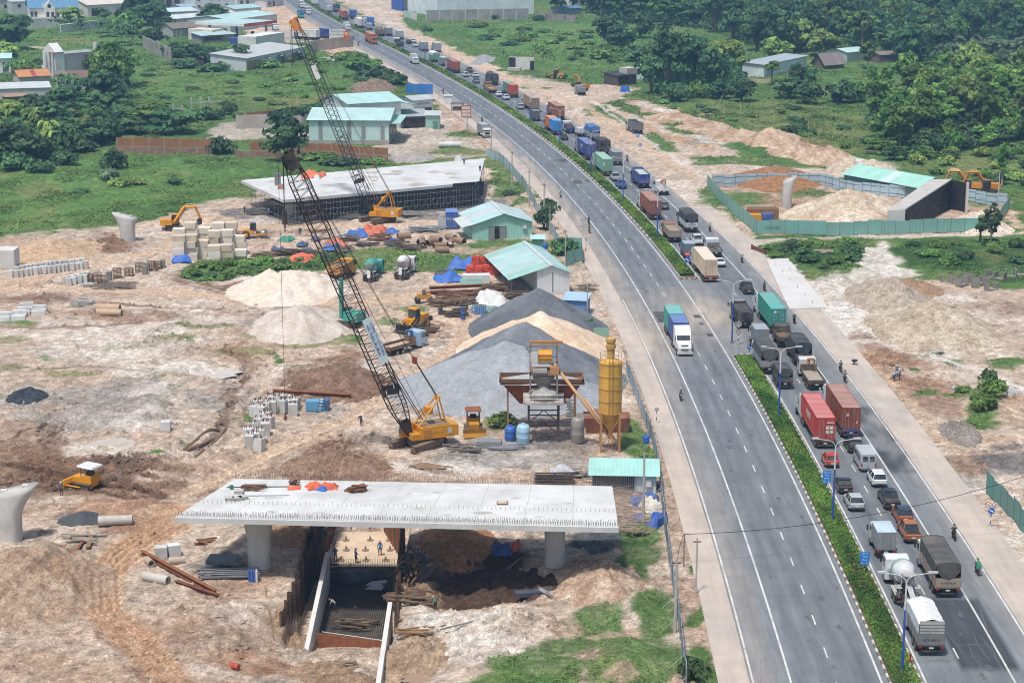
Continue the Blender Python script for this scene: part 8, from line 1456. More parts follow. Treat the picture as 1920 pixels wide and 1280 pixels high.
for i,(x,y,lb)in enumerate(((311,808,'single white block alone on the left wasteland'),(302,1045,'pale cube left of two behind the rusty beam'),(326,1040,'pale cube right of two behind the rusty beam'))):tag(obj('concrete_block',block_mesh(1.3,1.2,1.2),WB[i%2],None,GZ(x,y),R(12*i)),lb,'concrete block')
for i,(x,y)in enumerate(((166,529),(183,530),(220,523),(242,518),(262,513),(285,508),(296,504),(190,533))):
 t=thing('pallet_stack','stack of brown wooden frames in the row along the dirt track','pallet',GZ(x,y),R(8*(i%3)),'stacks of wooden frames');n=6+i%3
 for k in range(n):obj('frame',mesh_of(MB().box(-.75,.75,-.6,-.5,0,.12).box(-.75,.75,.5,.6,0,.12).box(-.75,-.65,-.5,.5,0,.12).box(.65,.75,-.5,.5,0,.12).box(-.05,.05,-.5,.5,0,.12),'plf'),WOOD if k%2 else mt('6d5844',.9),t,(0,0,k*.24))
for i,(x,y)in enumerate(((205,527),(276,510),(272,517),(305,503))):tag(obj('concrete_block',block_mesh(.9,.9,1.5),CONCD,None,GZ(x,y)),'grey block standing among the wooden frames','concrete block','grey blocks among the frames')
def pipe(label,px,py,L_,r_,rz,c='bdb8ae',wall=.12,tilt=0,name='concrete_pipe',z=0,group=None):
 m=MB().lathe([(r_-wall,-L_/2),(r_,-L_/2),(r_,L_/2),(r_-wall,L_/2),(r_-wall,-L_/2)],n=18,ax='x',cap=False);o=obj(name,m,mt(c,.85,0,.14,.8,.3,'9a8f80'),None,GZ(px,py,r_-.08+z),R(rz),smooth=False);o.rotation_euler[1]=R(tilt);return tag(o,label,'pipe',group)
pipe('white concrete pipe right of the dark grit heap',217,985,3.8,.55,6);pipe('white concrete pipe at an angle in front of the rusty beam',293,1088,3.0,.5,-26);pipe('short tan concrete pipe behind the rusty beam',331,1056,1.6,.42,12,'b5a692');pipe('broken tan pipe end behind the rusty beam',280,1058,1.4,.4,-60,'b09c84');pipe('pair of tan culvert pipes left of the dirt bank, upper',202,588,4.2,.75,-6,'b99c80');pipe('pair of tan culvert pipes left of the dirt bank, lower',205,592,4.2,.6,-6,'c0a488');pipe('white pipe lying in the yard beside the far deck',843,277,5.5,.75,2,'c9cbc8')
for i,(x,y,rz)in enumerate(((757,446,20),(789,458,80),(793,464,95),(805,460,70),(817,455,-40),(824,466,30),(846,452,-50),(844,463,85),(862,456,-45),(829,474,5))):pipe('rusty steel casing on the sand below the far deck',x,y,2.6,.62,rz,'8a6a50',.05,name='steel_casing',group='rusty casings on the sand')
for i in range(5):pipe('black coiled pipe beside the white-drum mixer',828+i*2,522-i,2.4,.5,10,'2e3236',.06,name='plastic_pipe',z=.1*(i%3),group='black pipes by the mixer')
for x,y,L_,n,rz,lb,c in((60,588,5,9,6,'stack of white channel blocks at the left edge, right half','cfd0cc'),(22,597,5,8,6,'stack of white channel blocks at the left edge, left half','d3d4d0')):
 t=thing('channel_stack',lb,'concrete blocks',GZ(x,y),R(rz))
 for i in range(n):obj('channel',MB().box(-1.15,1.15,-.45,.45,0,.8,0,.05,.1),mt(c,.85,0,.08,1,.25),t,((i%2)*2.4-1.2,(i//2)*1.1-1.5,.5*(i%3==2)),R(3*(i%3)),key='chn')
sticks('panel_heap','heap of pale broken formwork panels beside the tan pipes','formwork',GZ(155,574),30,2.2,.5,'a9a9a4',1.3,1.0);sticks('scrap_heap','low heap of grey pipes and planks below the wooden frames','scrap',GZ(215,538),36,4.0,.18,'7d7468',2.4,.5);sticks('scrap_heap','white panels beside the low pipe heap','scrap',GZ(165,537),14,2.0,.5,'b9bab6',.8,.6)
# beams and steel
def beam(label,A,B,c=RUST2,w=.45,h=.5,z=0.0):
 a,b=GZ(*A),GZ(*B);d=b-a;t=thing('steel_beam',label,'beam',a+Vector((0,0,z)),math.atan2(d.y,d.x));L_=d.length;obj('web',MB().box(0,L_,-.03,.03,.06,h-.06),c,t);obj('flange',MB().box(0,L_,-w/2,w/2,0,.06),c,t);obj('flange',MB().box(0,L_,-w/2,w/2,h-.06,h),c,t);t.rotation_euler[1]=-math.asin(max(-1,min(1,d.z/L_)));return t
beam('long rusty steel beam lying beside the concrete pipes',(266,1040),(405,1118));beam('second rusty beam half buried next to the long one',(330,1092),(412,1128),RUST,z=-.15);beam('long rusty girder lying behind the white test blocks',(513,738),(658,752),RUST2,.7,.8,.1);beam('short rusty girder behind the white test blocks',(505,750),(540,738),RUST,.6,.7);beam('pale beam on the earth left of the front deck',(130,1012),(200,1006),mt('a9a49a'),.3,.3);beam('brown channel near the pale beam',(145,1035),(165,1005),RUST2,.3,.3);beam('wooden channel with a dark end near the pale beam',(165,1030),(172,1008),WOOD,.5,.4)
beam('long rusty rail stack left of the lower green hut, front',(800,552),(945,548),RUST,.6,.5);beam('long rusty rail stack left of the lower green hut, back',(805,545),(950,541),RUST2,.6,.5,.3);beam('timber pole leaning against the left embankment',(497,1100),(513,1185),WOOD,.12,.12)
for i,d in enumerate(((345,842,410,805),(352,850,418,808),(366,852,424,806))):P_=[GZ(d[0]+(d[2]-d[0])*f,d[1]+(d[3]-d[1])*f+6*math.sin(f*3)*(i-1),.15)for f in np.linspace(0,1,9)];o_=P_[0].copy();tag(obj('hose',MB().path([p-o_ for p in P_],.2,6),mt('6d5844',.9,0,.25,1,.3),None,o_),'thick muddy hose snaking down the bank','hose','muddy hoses on the bank')
def rebars(label,px,py,n,L_,rz,c='55504a',h=.5,w=.8):
 m=MB();rr=random.Random(px)
 for i in range(n):y,z=rr.uniform(-w,w),.05+rr.random()*h;m.bar((-L_/2+rr.uniform(-.3,.3),y,z),(L_/2+rr.uniform(-.3,.3),y+rr.uniform(-.2,.2),z),.045)
 return tag(obj('rebar_bundle',m,mt(c,.7,.3,.25,1,.3,'7a5a44'),None,GZ(px,py),R(rz)),label,'rebar')
t_=rebars('stack of dark steel tubes behind the front deck',1040,905,40,4.6,2,'3f3c39',1.2,1.0);tarp('white plastic sheet on the stack of dark tubes',GZ(1053,895,.9),1.4,1.0,.7,'b9bcbe',0,11);rebars('bundle of grey steel sections in front of the blue tanks',950,842,34,4.5,8,'8d9296',.35,.9);tag(obj('panel_stack',MB().box(-1.6,1.6,-.9,.9,0,.75).box(-1.5,1.6,-.85,.9,.75,.85),mt('8f9498',.6,.3,.15,1,.3),None,GZ(917,838),R(-4)),'stack of grey steel sheets left of the blue tanks','steel sheets')
rebars('bundle of pipes and planks beside the left pier',430,1082,40,6.0,4,'7d8084',.7,.9);tag(obj('panel_stack',MB().box(-1.7,1.7,-1.1,1.1,0,.12).box(-1.5,1.8,-1.2,.9,.12,.24).box(-1.7,1.4,-1.0,1.2,.24,.36),mt('5a656e',.6,.2,.2,1,.2),None,GZ(420,1068,.7),R(-6)),'blue-grey steel panels on the pipe bundle beside the left pier','steel sheets')
for i in range(4):tag(obj('gas_cylinder',MB().lathe([(.14,0),(.14,1.2),(.06,1.4),(.05,1.5)],n=10),mt('1f5aa8' if i<3 else 'c9ccca',.5),None,GZ(468+i*4.5,1088)),'gas cylinder standing at the end of the pipe bundle','gas cylinder','gas cylinders beside the left pier')
tag(obj('trough',MB().box(-1.9,1.9,-.5,.5,0,.45,0,-.05),mt('3f4c62',.5,.3,.15,1,.2),None,GZ(1000,1108,.3),R(8)),'dark blue steel trough at the foot of the right pier','trough');rebars('thin white tubes beside the dark blue trough',1025,1112,9,2.4,-60,'b9bab8',.3,.3);tag(obj('concrete_pole',MB().cyl((-2.6,0,.1),(2.6,0,.1),.09,.09,8),CONCD,None,GZ(868,1180,.1),R(34)),'grey pole lying on the white slope below the front deck','pole');tag(obj('plank',MB().box(-.12,.12,-2.0,2.0,0,.08),WOOD,None,GZ(965,1058,.3),R(-24)),'plank leaning on the dark slope under the front deck','plank')
tag(obj('barrel',MB().lathe([(.3,-.45),(.31,-.15),(.33,-.13),(.31,-.11),(.31,.15),(.33,.17),(.31,.19),(.3,.45)],n=14,ax='x'),mt('b23a2a',.5,0,.15,1,.2),None,GZ(440,1243,.3),R(-30)),'red barrel lying on the earth at the bottom','barrel')
t=thing('generator','blue generator with a ladder beside the white test blocks','generator',GZ(594,770));obj('housing',MB().box(-1.4,1.0,-.8,.8,.2,1.5),mt('4f9cc4',.5,0,.1,1,.2),t);obj('end_frame',MB().box(1.0,1.7,-.8,.8,.1,1.7),mt('2f5a80',.6),t);q=MB()
for s in(0,.5):q.bar((.1+s,-.95,0),(.6+s,-.85,2.2),.04)
for k in range(5):q.bar((.2+.1*k,-.94+.02*k,.3+.4*k),(.7+.1*k,-.94+.02*k,.3+.4*k),.035)
obj('ladder',q,STEEL,t)
for x,y,c,lb in((840,418,'2a5fb0','blue site container standing below the far deck'),):
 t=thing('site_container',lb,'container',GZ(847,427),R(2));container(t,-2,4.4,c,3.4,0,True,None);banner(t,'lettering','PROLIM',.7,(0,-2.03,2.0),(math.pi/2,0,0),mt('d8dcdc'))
tag(obj('board',MB().box(-.7,.7,-.05,.05,0,2.0),mt('c9cdcc'),None,GZ(828,428),R(8)),'pale board leaning left of the blue site container','board')
tag(obj('metal_sheets',MB().box(-.9,.9,-.6,.6,0,2.6,0,.1,.1),mt('9fa3a4',.5,.3,.2,1,.25),None,GZ(872,424)),'grey metal sheets between the container and the green hut','sheets')
# tarpaulins, scrap and stores in the middle of the site
for i,(x,y,a,b,h,c,lb)in enumerate(((700,437,2.4,3.0,1.4,'c96a4c','orange awning sheet over timber below the far crane'),(668,443,1.8,2.4,1.2,'2f62a8','blue tarpaulin left of the orange awning sheet'),(735,435,1.4,1.6,.7,'2f66b0','blue tarpaulin right of the orange awning sheet'),(735,457,1.3,1.5,.8,'2a58a0','blue tarpaulin among the rusty piles'),(633,462,2.0,3.4,1.0,'d8714e','orange tarpaulin behind the near boom'),(622,470,1.4,2.6,.8,'3a6ab0','blue tarpaulin left of the orange one behind the boom'),(572,488,2.0,2.6,.9,'d86a4a','orange-red tarpaulin at the edge of the weeds'),(592,452,0.91,1.40,0.49,'3a5478','blue tarpaulin near the track, upper'),(567,462,0.85,1.40,0.49,'3a5478','blue tarpaulin on dark scrap, upper'),(577,472,0.98,1.12,0.42,'3a5478','blue tarpaulin on dark scrap, lower'),(520,470,1.17,0.98,0.35,'3a5478','blue tarpaulin on dark scrap, left'),(537,452,1.3,1.4,.6,'2f8a70','green tarpaulin beside the track'),(340,492,1.7,1.6,1.0,'2a66c0','bright blue tarpaulin at the foot of the block stack'),(868,500,2.6,3.2,1.5,'3a6ab4','blue and white tarpaulin left of the red sacks'),(845,527,2.8,2.0,1.1,'2a66b8','blue tarpaulin over hoses below the red sacks'),(920,575,2.8,3.0,2.2,'d3d2cd','white tent sheet beside the dark gravel pile'),(1212,945,1.3,1.6,1.1,'2f5a9c','blue tarpaulin by the hoarding below the flat hut'),(1222,958,1.1,1.4,1.2,'c9c3b6','cream sheet over stores by the hoarding'),(1195,943,.9,.8,.7,'3a66a8','pale blue tarpaulin at the bar ends'),(1232,985,.7,1.6,1.0,'1f58a8','blue tarpaulin hanging at the hoarding'),(1197,975,.8,.9,.5,'2a5fa8','blue strapped bundle under the bar ends'),(935,512,1.6,1.6,1.4,'c4c2bc','cream bag beside the red sacks'))):tarp(lb,GZ(x,y,.05),a,b,h+.25,c,0,20+i)
rs=mesh_of(MB().box(-.75,.75,-.5,.5,0,.5,0,.08,.06).box(-.7,.7,-.45,.45,.5,.56,0,.1,.1))
for k,(x,y)in enumerate(((882,515),(898,515),(913,514),(928,518),(892,506),(908,506),(924,508))):
 for j in range(5 if k>3 else 3):tag(obj('cement_bags',rs,mt('c8472f',.7,0,.15,1.5,.12),None,GZ(x,y,.52*j),R(r.uniform(-8,8))),'layer of red bags in the stack beside the lower green hut','bags','red bag stacks')
tag(obj('white_cabin',MB().box(-2.4,2.4,-1,1,0,1.7),mt('d3d6d2',.5),None,GZ(893,532),R(4)),'low white box in front of the red bag stacks','box');tag(obj('glass_panel',MB().box(-2.0,2.0,-.06,.06,0,1.5),mt('a9d6c6',.25,0,.1,1,.1),None,GZ(884,538),R(4)),'pale green panel leaning on the low white box','panel')
for x,y,n,L_,c,lb in((830,575,40,3.0,'6d5a48','brown scrap heap of forms beside the small roller'),(870,570,46,3.2,'7a5f48','rusty scrap heap left of the white tent sheet'),(850,590,40,2.6,'3f3a36','dark scrap and engines behind the blue drums'),(900,560,34,3.6,'6a4e3a','rusty form panels behind the white tent sheet'),(540,478,40,3.0,'4a4036','dark scrap heap in the middle of the site, left'),(575,478,36,3.0,'52463a','dark scrap heap in the middle of the site, right'),(495,482,30,3.2,'7a6048','brown timber heap below the dark scrap'),(690,460,30,2.4,'3f4346','dark mesh stack beside the rusty piles'),(710,450,26,3.0,'6d4c38','rusty piles standing under the orange awning'),(640,472,26,2.4,'7d7264','timber and rails behind the near boom'),(770,470,22,3.4,'5a4e44','dark pipes and forms beside the casings'),(880,412,40,5,'8d9192','grey steel sections stacked below the far deck'),(800,432,40,6,'9aa0a2','long grey pipes left of the blue site container'),(490,402,44,4.4,'6a6a68','loose bars in front of the far deck pier'),(560,412,44,5,'84847f','loose bars and boards before the scaffold, left'),(660,410,40,4,'77756f','loose bars and boards before the scaffold, middle'),(760,405,40,5,'8f8d86','loose bars and boards before the scaffold, right'),(800,622,30,2.6,'5a4838','rusty ground gear above the flatbed truck'),(650,452,30,2.6,'6d6258','grey-brown form heap left of the orange awning'),(605,488,26,2.6,'4f463e','dark form heap at the edge of the weeds'),(745,462,24,3,'5f5248','bent bars beside the rusty casings'),(850,560,34,3.4,'7a5a44','rusty mesh cages behind the small roller'),(885,578,34,2.6,'4c453e','dark engine parts left of the white tent'),(930,545,30,3,'6a5646','timber stack under the lower hut eaves'),(965,560,24,2.4,'544a40','dark tools in the open bay of the lower hut'),(1100,545,22,2,'8a7d6c','branches and rubble right of the lower hut'),(868,852,20,2.4,'6f6a62','steel offcuts right of the near crane'),(1085,895,22,2.2,'8a857c','scrap and rods behind the flat mint-roofed hut'),(905,585,16,2.6,'9fc4b4','bent green roof sheets in front of the white tent'),(1750,660,10,2.2,'b9b4ac','broken slabs on the grass right of the road'),(1545,484,12,2.4,'b5aa9c','broken slabs at the edge of the weeds'),(150,1015,12,3.2,'9a8f80','pale planks on the earth left of the front deck'),(668,1105,20,2.4,'5a4a3c','dark timber and offcuts on the trench floor'),(770,1120,24,3.6,'6a5442','tangle of props beside the right sheet piles'),(780,1180,14,3.4,'8a6a4c','rusty waler beams at the right trench side'),(640,1225,10,2.2,'8f7a64','planks on the mud before the rusty plate'),(600,1015,22,3.6,'4a3a30','dark leaning beams above the left sheet piles'),(384,1015,14,1.2,'7a5238','small stack of rusty forms beside the left pier')):sticks('scrap_heap',lb,'scrap',GZ(x,y),n,L_,.22,c,1.6 if n>15 else.9,.9 if n>15 else.4)
for i,(x,y,c,lb)in enumerate(((866,590,'2a4f90','blue and white drum beside the hose rack, left'),(882,589,'d3d6d6','white and blue drum beside the hose rack, right'),(826,590,'23262a','black drum at the end of the scrap heap'),(868,598,'2a4f90','blue ring drum in front of the other drums'))):tag(obj('drum',MB().lathe([(.38,0),(.38,.4),(.41,.42),(.38,.44),(.38,.85),(.41,.87),(.38,.89),(.36,1.2)],n=12),mt(c,.5,0,.15,1,.2),None,GZ(x,y)),lb,'drum')
t=thing('hose_rack','rack of blue rolled hoses beside the drums','rack',GZ(901,592))
for i in range(6):obj('roll',MB().cyl((-.9+i*.32,0,0),(-.9+i*.32,.1,1.5),.15,.15,8),mt('5f8ab8',.5),t)
t=thing('yellow_bins','open steel bins in yellow and blue inside the teal hoarding','bins',GZ(1432,422));obj('rear_bin',MB().box(-3.2,3.2,1.4,3.4,0,3.0),mt('8a5f2a',.8,0,.3,1,.35),t);obj('yellow_bin',MB().box(-3.0,-.6,-1,1.2,0,2.2),mt('d0921f',.6,0,.2,1,.3),t);obj('blue_bin',MB().box(-.5,1.9,-1,1.2,0,2.4),mt('2a5094',.6,0,.2,1,.3),t);obj('soil_load',MB().box(-3.1,3.1,1.5,3.3,3.0,3.25,0,.4,.3),mt('6d5a48',.9),t)
# --- culvert frames on the right
t=thing('culvert_unit','large concrete culvert frame with a black inner face, inside the teal hoarding','culvert',GZ(1695,437),R(2));A=Vector((0,0,0));B=G(1790,395)-G(1695,437);C=G(1800,402)-G(1695,437);bx_,by_=B.x,B.y
obj('near_face',MB().box(-3.4,0,-.2,.5,0,4.6),CONCW,t);ob_=obj('black_lining',MB().add([(0,0,0),(bx_,by_,0),(bx_,by_,6.4),(0,0,4.6)],[(0,1,2,3)]).add([(0,.05,0),(bx_,by_+.05,0),(bx_,by_+.05,6.4),(0,.05,4.6)],[(3,2,1,0)]),mt('15181b',.7,0,.2,1,.1),t);obj('top_slab',MB().add([(-3.4,.3,4.6),(.1,-.1,4.8),(bx_+.1,by_-.1,6.6),(bx_-4,by_+2,6.2),(-3.4,.3,4.4),(.1,-.1,4.55),(bx_+.1,by_-.1,6.35),(bx_-4,by_+2,5.95)],[(0,1,2,3),(7,6,5,4),(0,4,5,1),(1,5,6,2),(2,6,7,3),(3,7,4,0)]),CONC,t);obj('far_wall',MB().add([(bx_,by_,0),(bx_+2.4,by_-3.5,0),(bx_+2.4,by_-3.5,6.2),(bx_,by_,6.4)],[(0,1,2,3)]).add([(bx_+.05,by_+.1,0),(bx_+2.5,by_-3.4,0),(bx_+2.5,by_-3.4,6.2),(bx_+.05,by_+.1,6.4)],[(3,2,1,0)]),mt('15181b',.7,0,.2,1,.1),t);obj('end_post',MB().box(bx_+2.3,bx_+2.8,by_-3.8,by_-3.2,0,6.4),CONCW,t)
t=thing('culvert_unit','white culvert frame with black ends standing on the haul road','culvert',GZ(975,132),R(-14));obj('side_wall',MB().box(-4,5,0,.5,0,4.6),CONCW,t);obj('black_end',MB().box(-4.05,-1.6,-.12,-.02,0.3,4.4),BLACK,t);obj('black_end',MB().box(3.6,5.05,-.12,-.02,0,3.4),BLACK,t);obj('front_block',MB().box(-4,.5,-2.4,-.5,0,1.1),CONC,t)
t=shed('site_shed','long shed with a mint roof behind the teal hoarding',(1582,352),(1720,378),9,3.2,1.6,'x','6f8a80','a4d6c4',.6,cat='hut',sheet=3,rr='c4e0d8');opening(t,'f',t['L']*.6,t['L']*.8,.3,2.6,'1f2624','open_bay','7fa494')
tag(obj('barrier',MB().box(-.1,.1,-2.8,2.8,.3,.9).box(-.15,.15,-2.8,-2.6,0,1.0).box(-.15,.15,2.6,2.8,0,1.0),RUST,None,GZ(1422,472),R(20)),'rusty steel barrier at the edge of the weeds beside the road','barrier')
for i,(x,y)in enumerate(((1775,530),(1790,533),(1803,537),(1815,530),(1828,538),(1845,534),(1860,520),(1875,524),(1895,520),(1912,518),(1858,545))):tag(obj('drain_unit',MB().box(-1.0,-.8,-.7,.7,0,1.3).box(.8,1.0,-.7,.7,0,1.3).box(-.8,.8,-.7,.7,0,.2),CONCD,None,GZ(x,y),R(20*i)),'broken concrete drain unit below the right weeds','drain unit','concrete drain units')
# ---------------------------------------------------------------- the queue on the right carriageway (plan position of the rear bumper)
def V(name,cat,label,px,py,fn,*a,group='vehicles queueing away from the camera',turn=0,**k):
 p=G(px,py);t=thing(name,label,cat,(p.x,p.y,.0),rhead(p.y)+R(turn),group);fn(t,*a,**k);return t
def FV(name,cat,label,px,py,L_,fn,*a,group='vehicles driving towards the camera',turn=0,**k):
 p=G(px,py);h=rhead(p.y)+math.pi+R(turn);d=Vector((-math.sin(h),math.cos(h),0));t=thing(name,label,cat,p-d*L_,h,group);fn(t,*a,**k);return t
CT_,CA,TK='container_truck','car','truck'
V('covered_truck',TK,'truck with a white tarpaulin hood, nearest vehicle at the bottom',1745,1231,canvas_truck,8.2,'dcdedd','c9cbc9',2.45,3.45,side='8b8d8e',boards=1.0,tail='75797b',arch=.3,rag=.1,flap=False,num='61 C 286 72')
V('concrete_mixer',TK,'white concrete mixer truck with a green banded drum, ahead of the white-hooded truck',1703,1140,mixer_truck,'d3d5d2','d8dad8','88aaa4')
V('covered_truck',TK,'long truck under dark grey canvas with a rusty beige tail gate',1776,1122,canvas_truck,10.6,'4c4c4a','c9cbc9',2.5,3.75,side='a39787',boards=.95,ax=2,rag=.06,num='61 H 014 57')
V('box_truck',TK,'small truck with a grey steel box, just ahead of the mixer',1661,1048,box_truck,5.6,'8a9094','c9cbc9',2.0,3.0,roof='b7ccd2')
V('pickup',CA,'copper orange pickup with a black bed cover, left of the long canvas truck',1713,1020,car,'pickup','a8602c',bed='232527')
V('suv',CA,'copper SUV with a dark blue glass roof, ahead of the orange pickup',1698,984,car,'suv','a0522e','2a3a52')
V('pickup',CA,'black pickup behind the white people carrier',1674,957,car,'pickup','1c2024')
V('suv',CA,'silver SUV in the lane beside the median',1607,960,car,'suv','aeb4b6')
V('sedan',CA,'black saloon car with a bluish roof ahead of the silver SUV',1586,927,car,'sedan','1c2024','232c3a')
V('people_carrier',CA,'white people carrier behind the silver minibus',1650,915,car,'mpv','dcdedd')
V('minibus','van','silver minibus with two dark rear windows',1628,886,van,'b0b5b7')
V('hatchback',CA,'small red hatchback behind the red container truck',1561,878,car,'hatch','c2341f')
V('suv',CA,'black SUV half hidden ahead of the silver minibus',1605,851,car,'suv','16181b')
WP=[(.25,1.55,.42,.42,'dcd9cf'),(.75,1.55,.42,.42,'dcd9cf'),(.25,1.0,.42,.42,'dcd9cf'),(.75,1.0,.42,.42,'dcd9cf'),(.6,2.2,.9,.18,'d8c8c0')]
V(CT_,TK,'container truck with a bright red container lettered in white',1547,842,semi,[(.1,12.19,'b5382f',2.85,'KLINE',WP)],'d9dbda')
V(CT_,TK,'container truck with a rust brown container, right of the red one',1595,822,semi,[(.1,12.19,'8a4630',2.85,None,[(-.5,1.9,.3,.4,'c9b8ae'),(.75,.9,.22,.26,'d9d4c8')])],'d9dbda',rails='2b4a86')
V('covered_truck',TK,'short truck under dark canvas beside the median, near the lamp post',1472,731,canvas_truck,5.8,'3a3e42','3a4048',2.05,3.0,side='4d4f50',boards=.6)
V('covered_truck',TK,'large truck under slate grey canvas with a dark green flap',1443,703,canvas_truck,10.2,'43474b','d3d5d4',2.45,3.7,side='8f9496',boards=.9)
V('box_truck',TK,'small grey truck ahead of the large slate canvas truck',1428,655,box_truck,6.0,'7f868a','bfc3c4',2.1,3.1,roof='98a2a6')
V('crane_truck',TK,'flatbed truck with a folded tan loader crane',1531,733,flatbed,9.6,'9b9284','d0d2d0','c98a52',drop='4b463f')
V('covered_truck',TK,'truck under dark teal canvas ahead of the crane flatbed',1506,688,canvas_truck,8.4,'343b40','343b40',2.4,3.6,side='30383e')
V('tipper',TK,'small rusty tipper between the teal container and the dark canvas truck',1474,653,dump_truck,5.6,'4a4038','3c3a36','6a5444',zt=1.8,ax=2)
V(CT_,TK,'container truck with a turquoise container',1459,627,semi,[(.1,12.19,'17907f',2.85,None,[(-.6,2.35,.35,.35,'d4e4df'),(-.15,2.35,.2,.2,'d4e4df'),(-.7,1.75,.5,.3,'4aa6b8'),(.6,1.75,.5,.3,'4aa6b8'),(-.65,1.1,.4,.3,'4aa6b8'),(.6,1.1,.4,.3,'4aa6b8')])],'d4d6d4')
V('tipper',TK,'black tipper truck with a white cab, sheeted, at the crossing',1397,617,dump_truck,9.0,'24282b','d6d8d7',None,'3b3d40',zt=2.7,ax=4)
V('pickup',CA,'black pickup beside the turquoise container truck cab',1405,553,car,'pickup','16181b')
V(CT_,TK,'container truck with a cream container passing the end of the median',1332,530,semi,[(.1,12.19,'d8c2a4',2.85,None,[(-.8,.5,.2,.25,'5a4a3a')])],'d2d4d2',rails='8a5638')
V('sedan',CA,'white saloon car right of the cream container',1352,502,car,'sedan','dfe1e0')
V('flatbed',TK,'grey flatbed with workers gear ahead of the white saloon',1343,483,flatbed,6.4,'6f6f6c','d9dbda',None,MB().box(-.8,.7,2.3,3.2,1.25,2.0,0,.2,.15).box(-.2,.5,1.2,2.2,1.25,1.7,0,.1,.1),drop='7a7e80')
V('pickup',CA,'white pickup ahead of the grey flatbed',1311,461,car,'pickup','d8dad9',bed='8a8c8c')
V('box_truck',TK,'small blue-grey truck hidden left of the cream container',1293,486,box_truck,5.2,'5f7484','3a5f92',2.0,2.9,roof='9aa9b0')
V('tipper',TK,'sand-grey tipper with a red cab, loaded with soil',1266,456,dump_truck,8.6,'9a9284','b8402c','97826a',zt=2.5,ax=4)
V('covered_truck',TK,'truck under charcoal canvas with a white tail gate',1297,437,canvas_truck,9.8,'3c4044','3c4044',2.5,3.8,side='c2c6c8',boards=.9,num='51 C 729 84')
V(CT_,TK,'container truck with a brown container and pinkish roof',1229,413,semi,[(.1,12.19,'8d4c36',2.8)],'d3d5d3')
V('jeep',CA,'grey jeep right of the brown container truck',1247,394,car,'suv','5f6668')
V('lift_truck',TK,'white pickup truck carrying an orange folding crane',1245,367,flatbed,5.6,'b9bbb9','dadcdb','d0793a',drop='d3d5d4')
V('open_truck',TK,'long open blue cargo truck loaded with pale sacks',1208,354,dump_truck,10.6,'2b4d94','4a5058','a9b7ae',zt=3.3,ax=4)
V('pickup',CA,'bright blue pickup beside the median',1168,355,car,'pickup','1f4a9c',bed='1b3d80')
V('pickup',CA,'light grey pickup ahead of the blue one',1157,341,car,'pickup','9fa5a4',bed='8a8f8d')
V(CT_,TK,'container truck with a pale mint green container',1140,331,semi,[(.1,12.19,'6fa88c',2.8,'CMA',[(-.9,1.6,.4,.9,'c6dccf')])],'bdbfbe')
V('box_truck',TK,'grey box truck right of the mint container',1158,311,box_truck,7.2,'767d82','8a8f90',2.3,3.3,roof='8d969a')
V('covered_truck',TK,'truck under dark canvas right of the navy container',1136,289,canvas_truck,8.0,'383c40','383c40',2.4,3.5,side='4a4c4c')
V(CT_,TK,'container truck with a navy blue container lettered in white',1108,301,semi,[(.1,12.19,'1f3f8c',2.85,'EMC')],'9a9c9a')
V('light_truck',TK,'small white truck ahead of the navy container',1091,257,box_truck,5.4,'cfd2d2','d6d8d7',2.0,2.2,roof='d2d5d5')
V('covered_truck',TK,'truck under a blue and grey canvas with crossed ropes',1116,265,canvas_truck,9.4,'3f6ea8','3f6ea8',2.5,3.8,side='8d9499',boards=.9)
V('sedan',CA,'black car ahead of the navy container truck',1060,264,car,'sedan','16181b')
V('flatbed',TK,'blue flatbed carrying scrap, right of the black car',1071,251,flatbed,7.0,'3d4a66','d2d4d3',None,MB().box(-.9,.9,2.5,3.8,1.25,2.4,0,.3,.3),drop='26418c')
V(CT_,TK,'container truck with a sky blue container behind an orange one',1046,254,semi,[(.1,6.06,'2d86cc',2.7),(6.2,6.06,'c46a34',2.7)],'c46a34',False)
V(CT_,TK,'container truck with a brown container and a blue cab',1051,226,semi,[(.1,12.19,'8d5236',2.8)],'2b66b4',False,near=False)
V('box_truck',TK,'small dark grey box truck beside the median, below the brown tarpaulin trailer',1006,228,box_truck,5.6,'5a6065','6a7072',2.0,3.0,roof='7d868a')
V('trailer_truck',TK,'trailer truck with a tan curtain box and white front',1004,211,semi,[(.1,12.19,'9a7f66',2.95)],'d6d6d2',False)
V('suv',CA,'silver SUV beside the tan trailer',978,206,car,'suv','a9b0b2')
V('suv',CA,'white SUV left of the green and red containers, nearer one',951,188,car,'suv','d9dbda',near=False)
V('sedan',CA,'white car left of the green and red containers, farther one',938,182,car,'sedan','d9dbda',near=False)
V(CT_,TK,'container truck with a red container behind a green one',965,184,semi,[(.1,6.06,'b04028',2.7),(6.2,6.06,'3f8f70',2.7)],'c9c9c6',False,near=False)
V('flatbed',TK,'low tan flatbed trailer truck',926,176,flatbed,11,'a38663','6b5a48',None,near=False,drop='a38663')
V('covered_truck',TK,'truck under a dark rounded canvas right of the tan flatbed',928,161,canvas_truck,10,'3a4047','3a4047',2.5,3.8,near=False,side='3d4348',arch=.35)
V('suv',CA,'dark silver SUV behind two white SUVs',895,157,car,'suv','7d8486',near=False)
V('suv',CA,'white SUV, right one of a side by side pair',893,146,car,'suv','d9dbda',near=False)
V('suv',CA,'white SUV, left one of a side by side pair',875,145,car,'suv','d3d5d4',near=False)
V('pickup',CA,'brown pickup ahead of the white pair of SUVs',883,137,car,'pickup','6b6258',near=False)
V(CT_,TK,'container truck with a plain russet container, first ahead of the cars',857,138,semi,[(.1,12.19,'96492f',2.8)],'c9c9c6',False,near=False)
V('box_truck',TK,'grey truck ahead of the plain russet container',834,125,box_truck,7,'7b8488','9aa0a2',2.2,3.1,near=False)
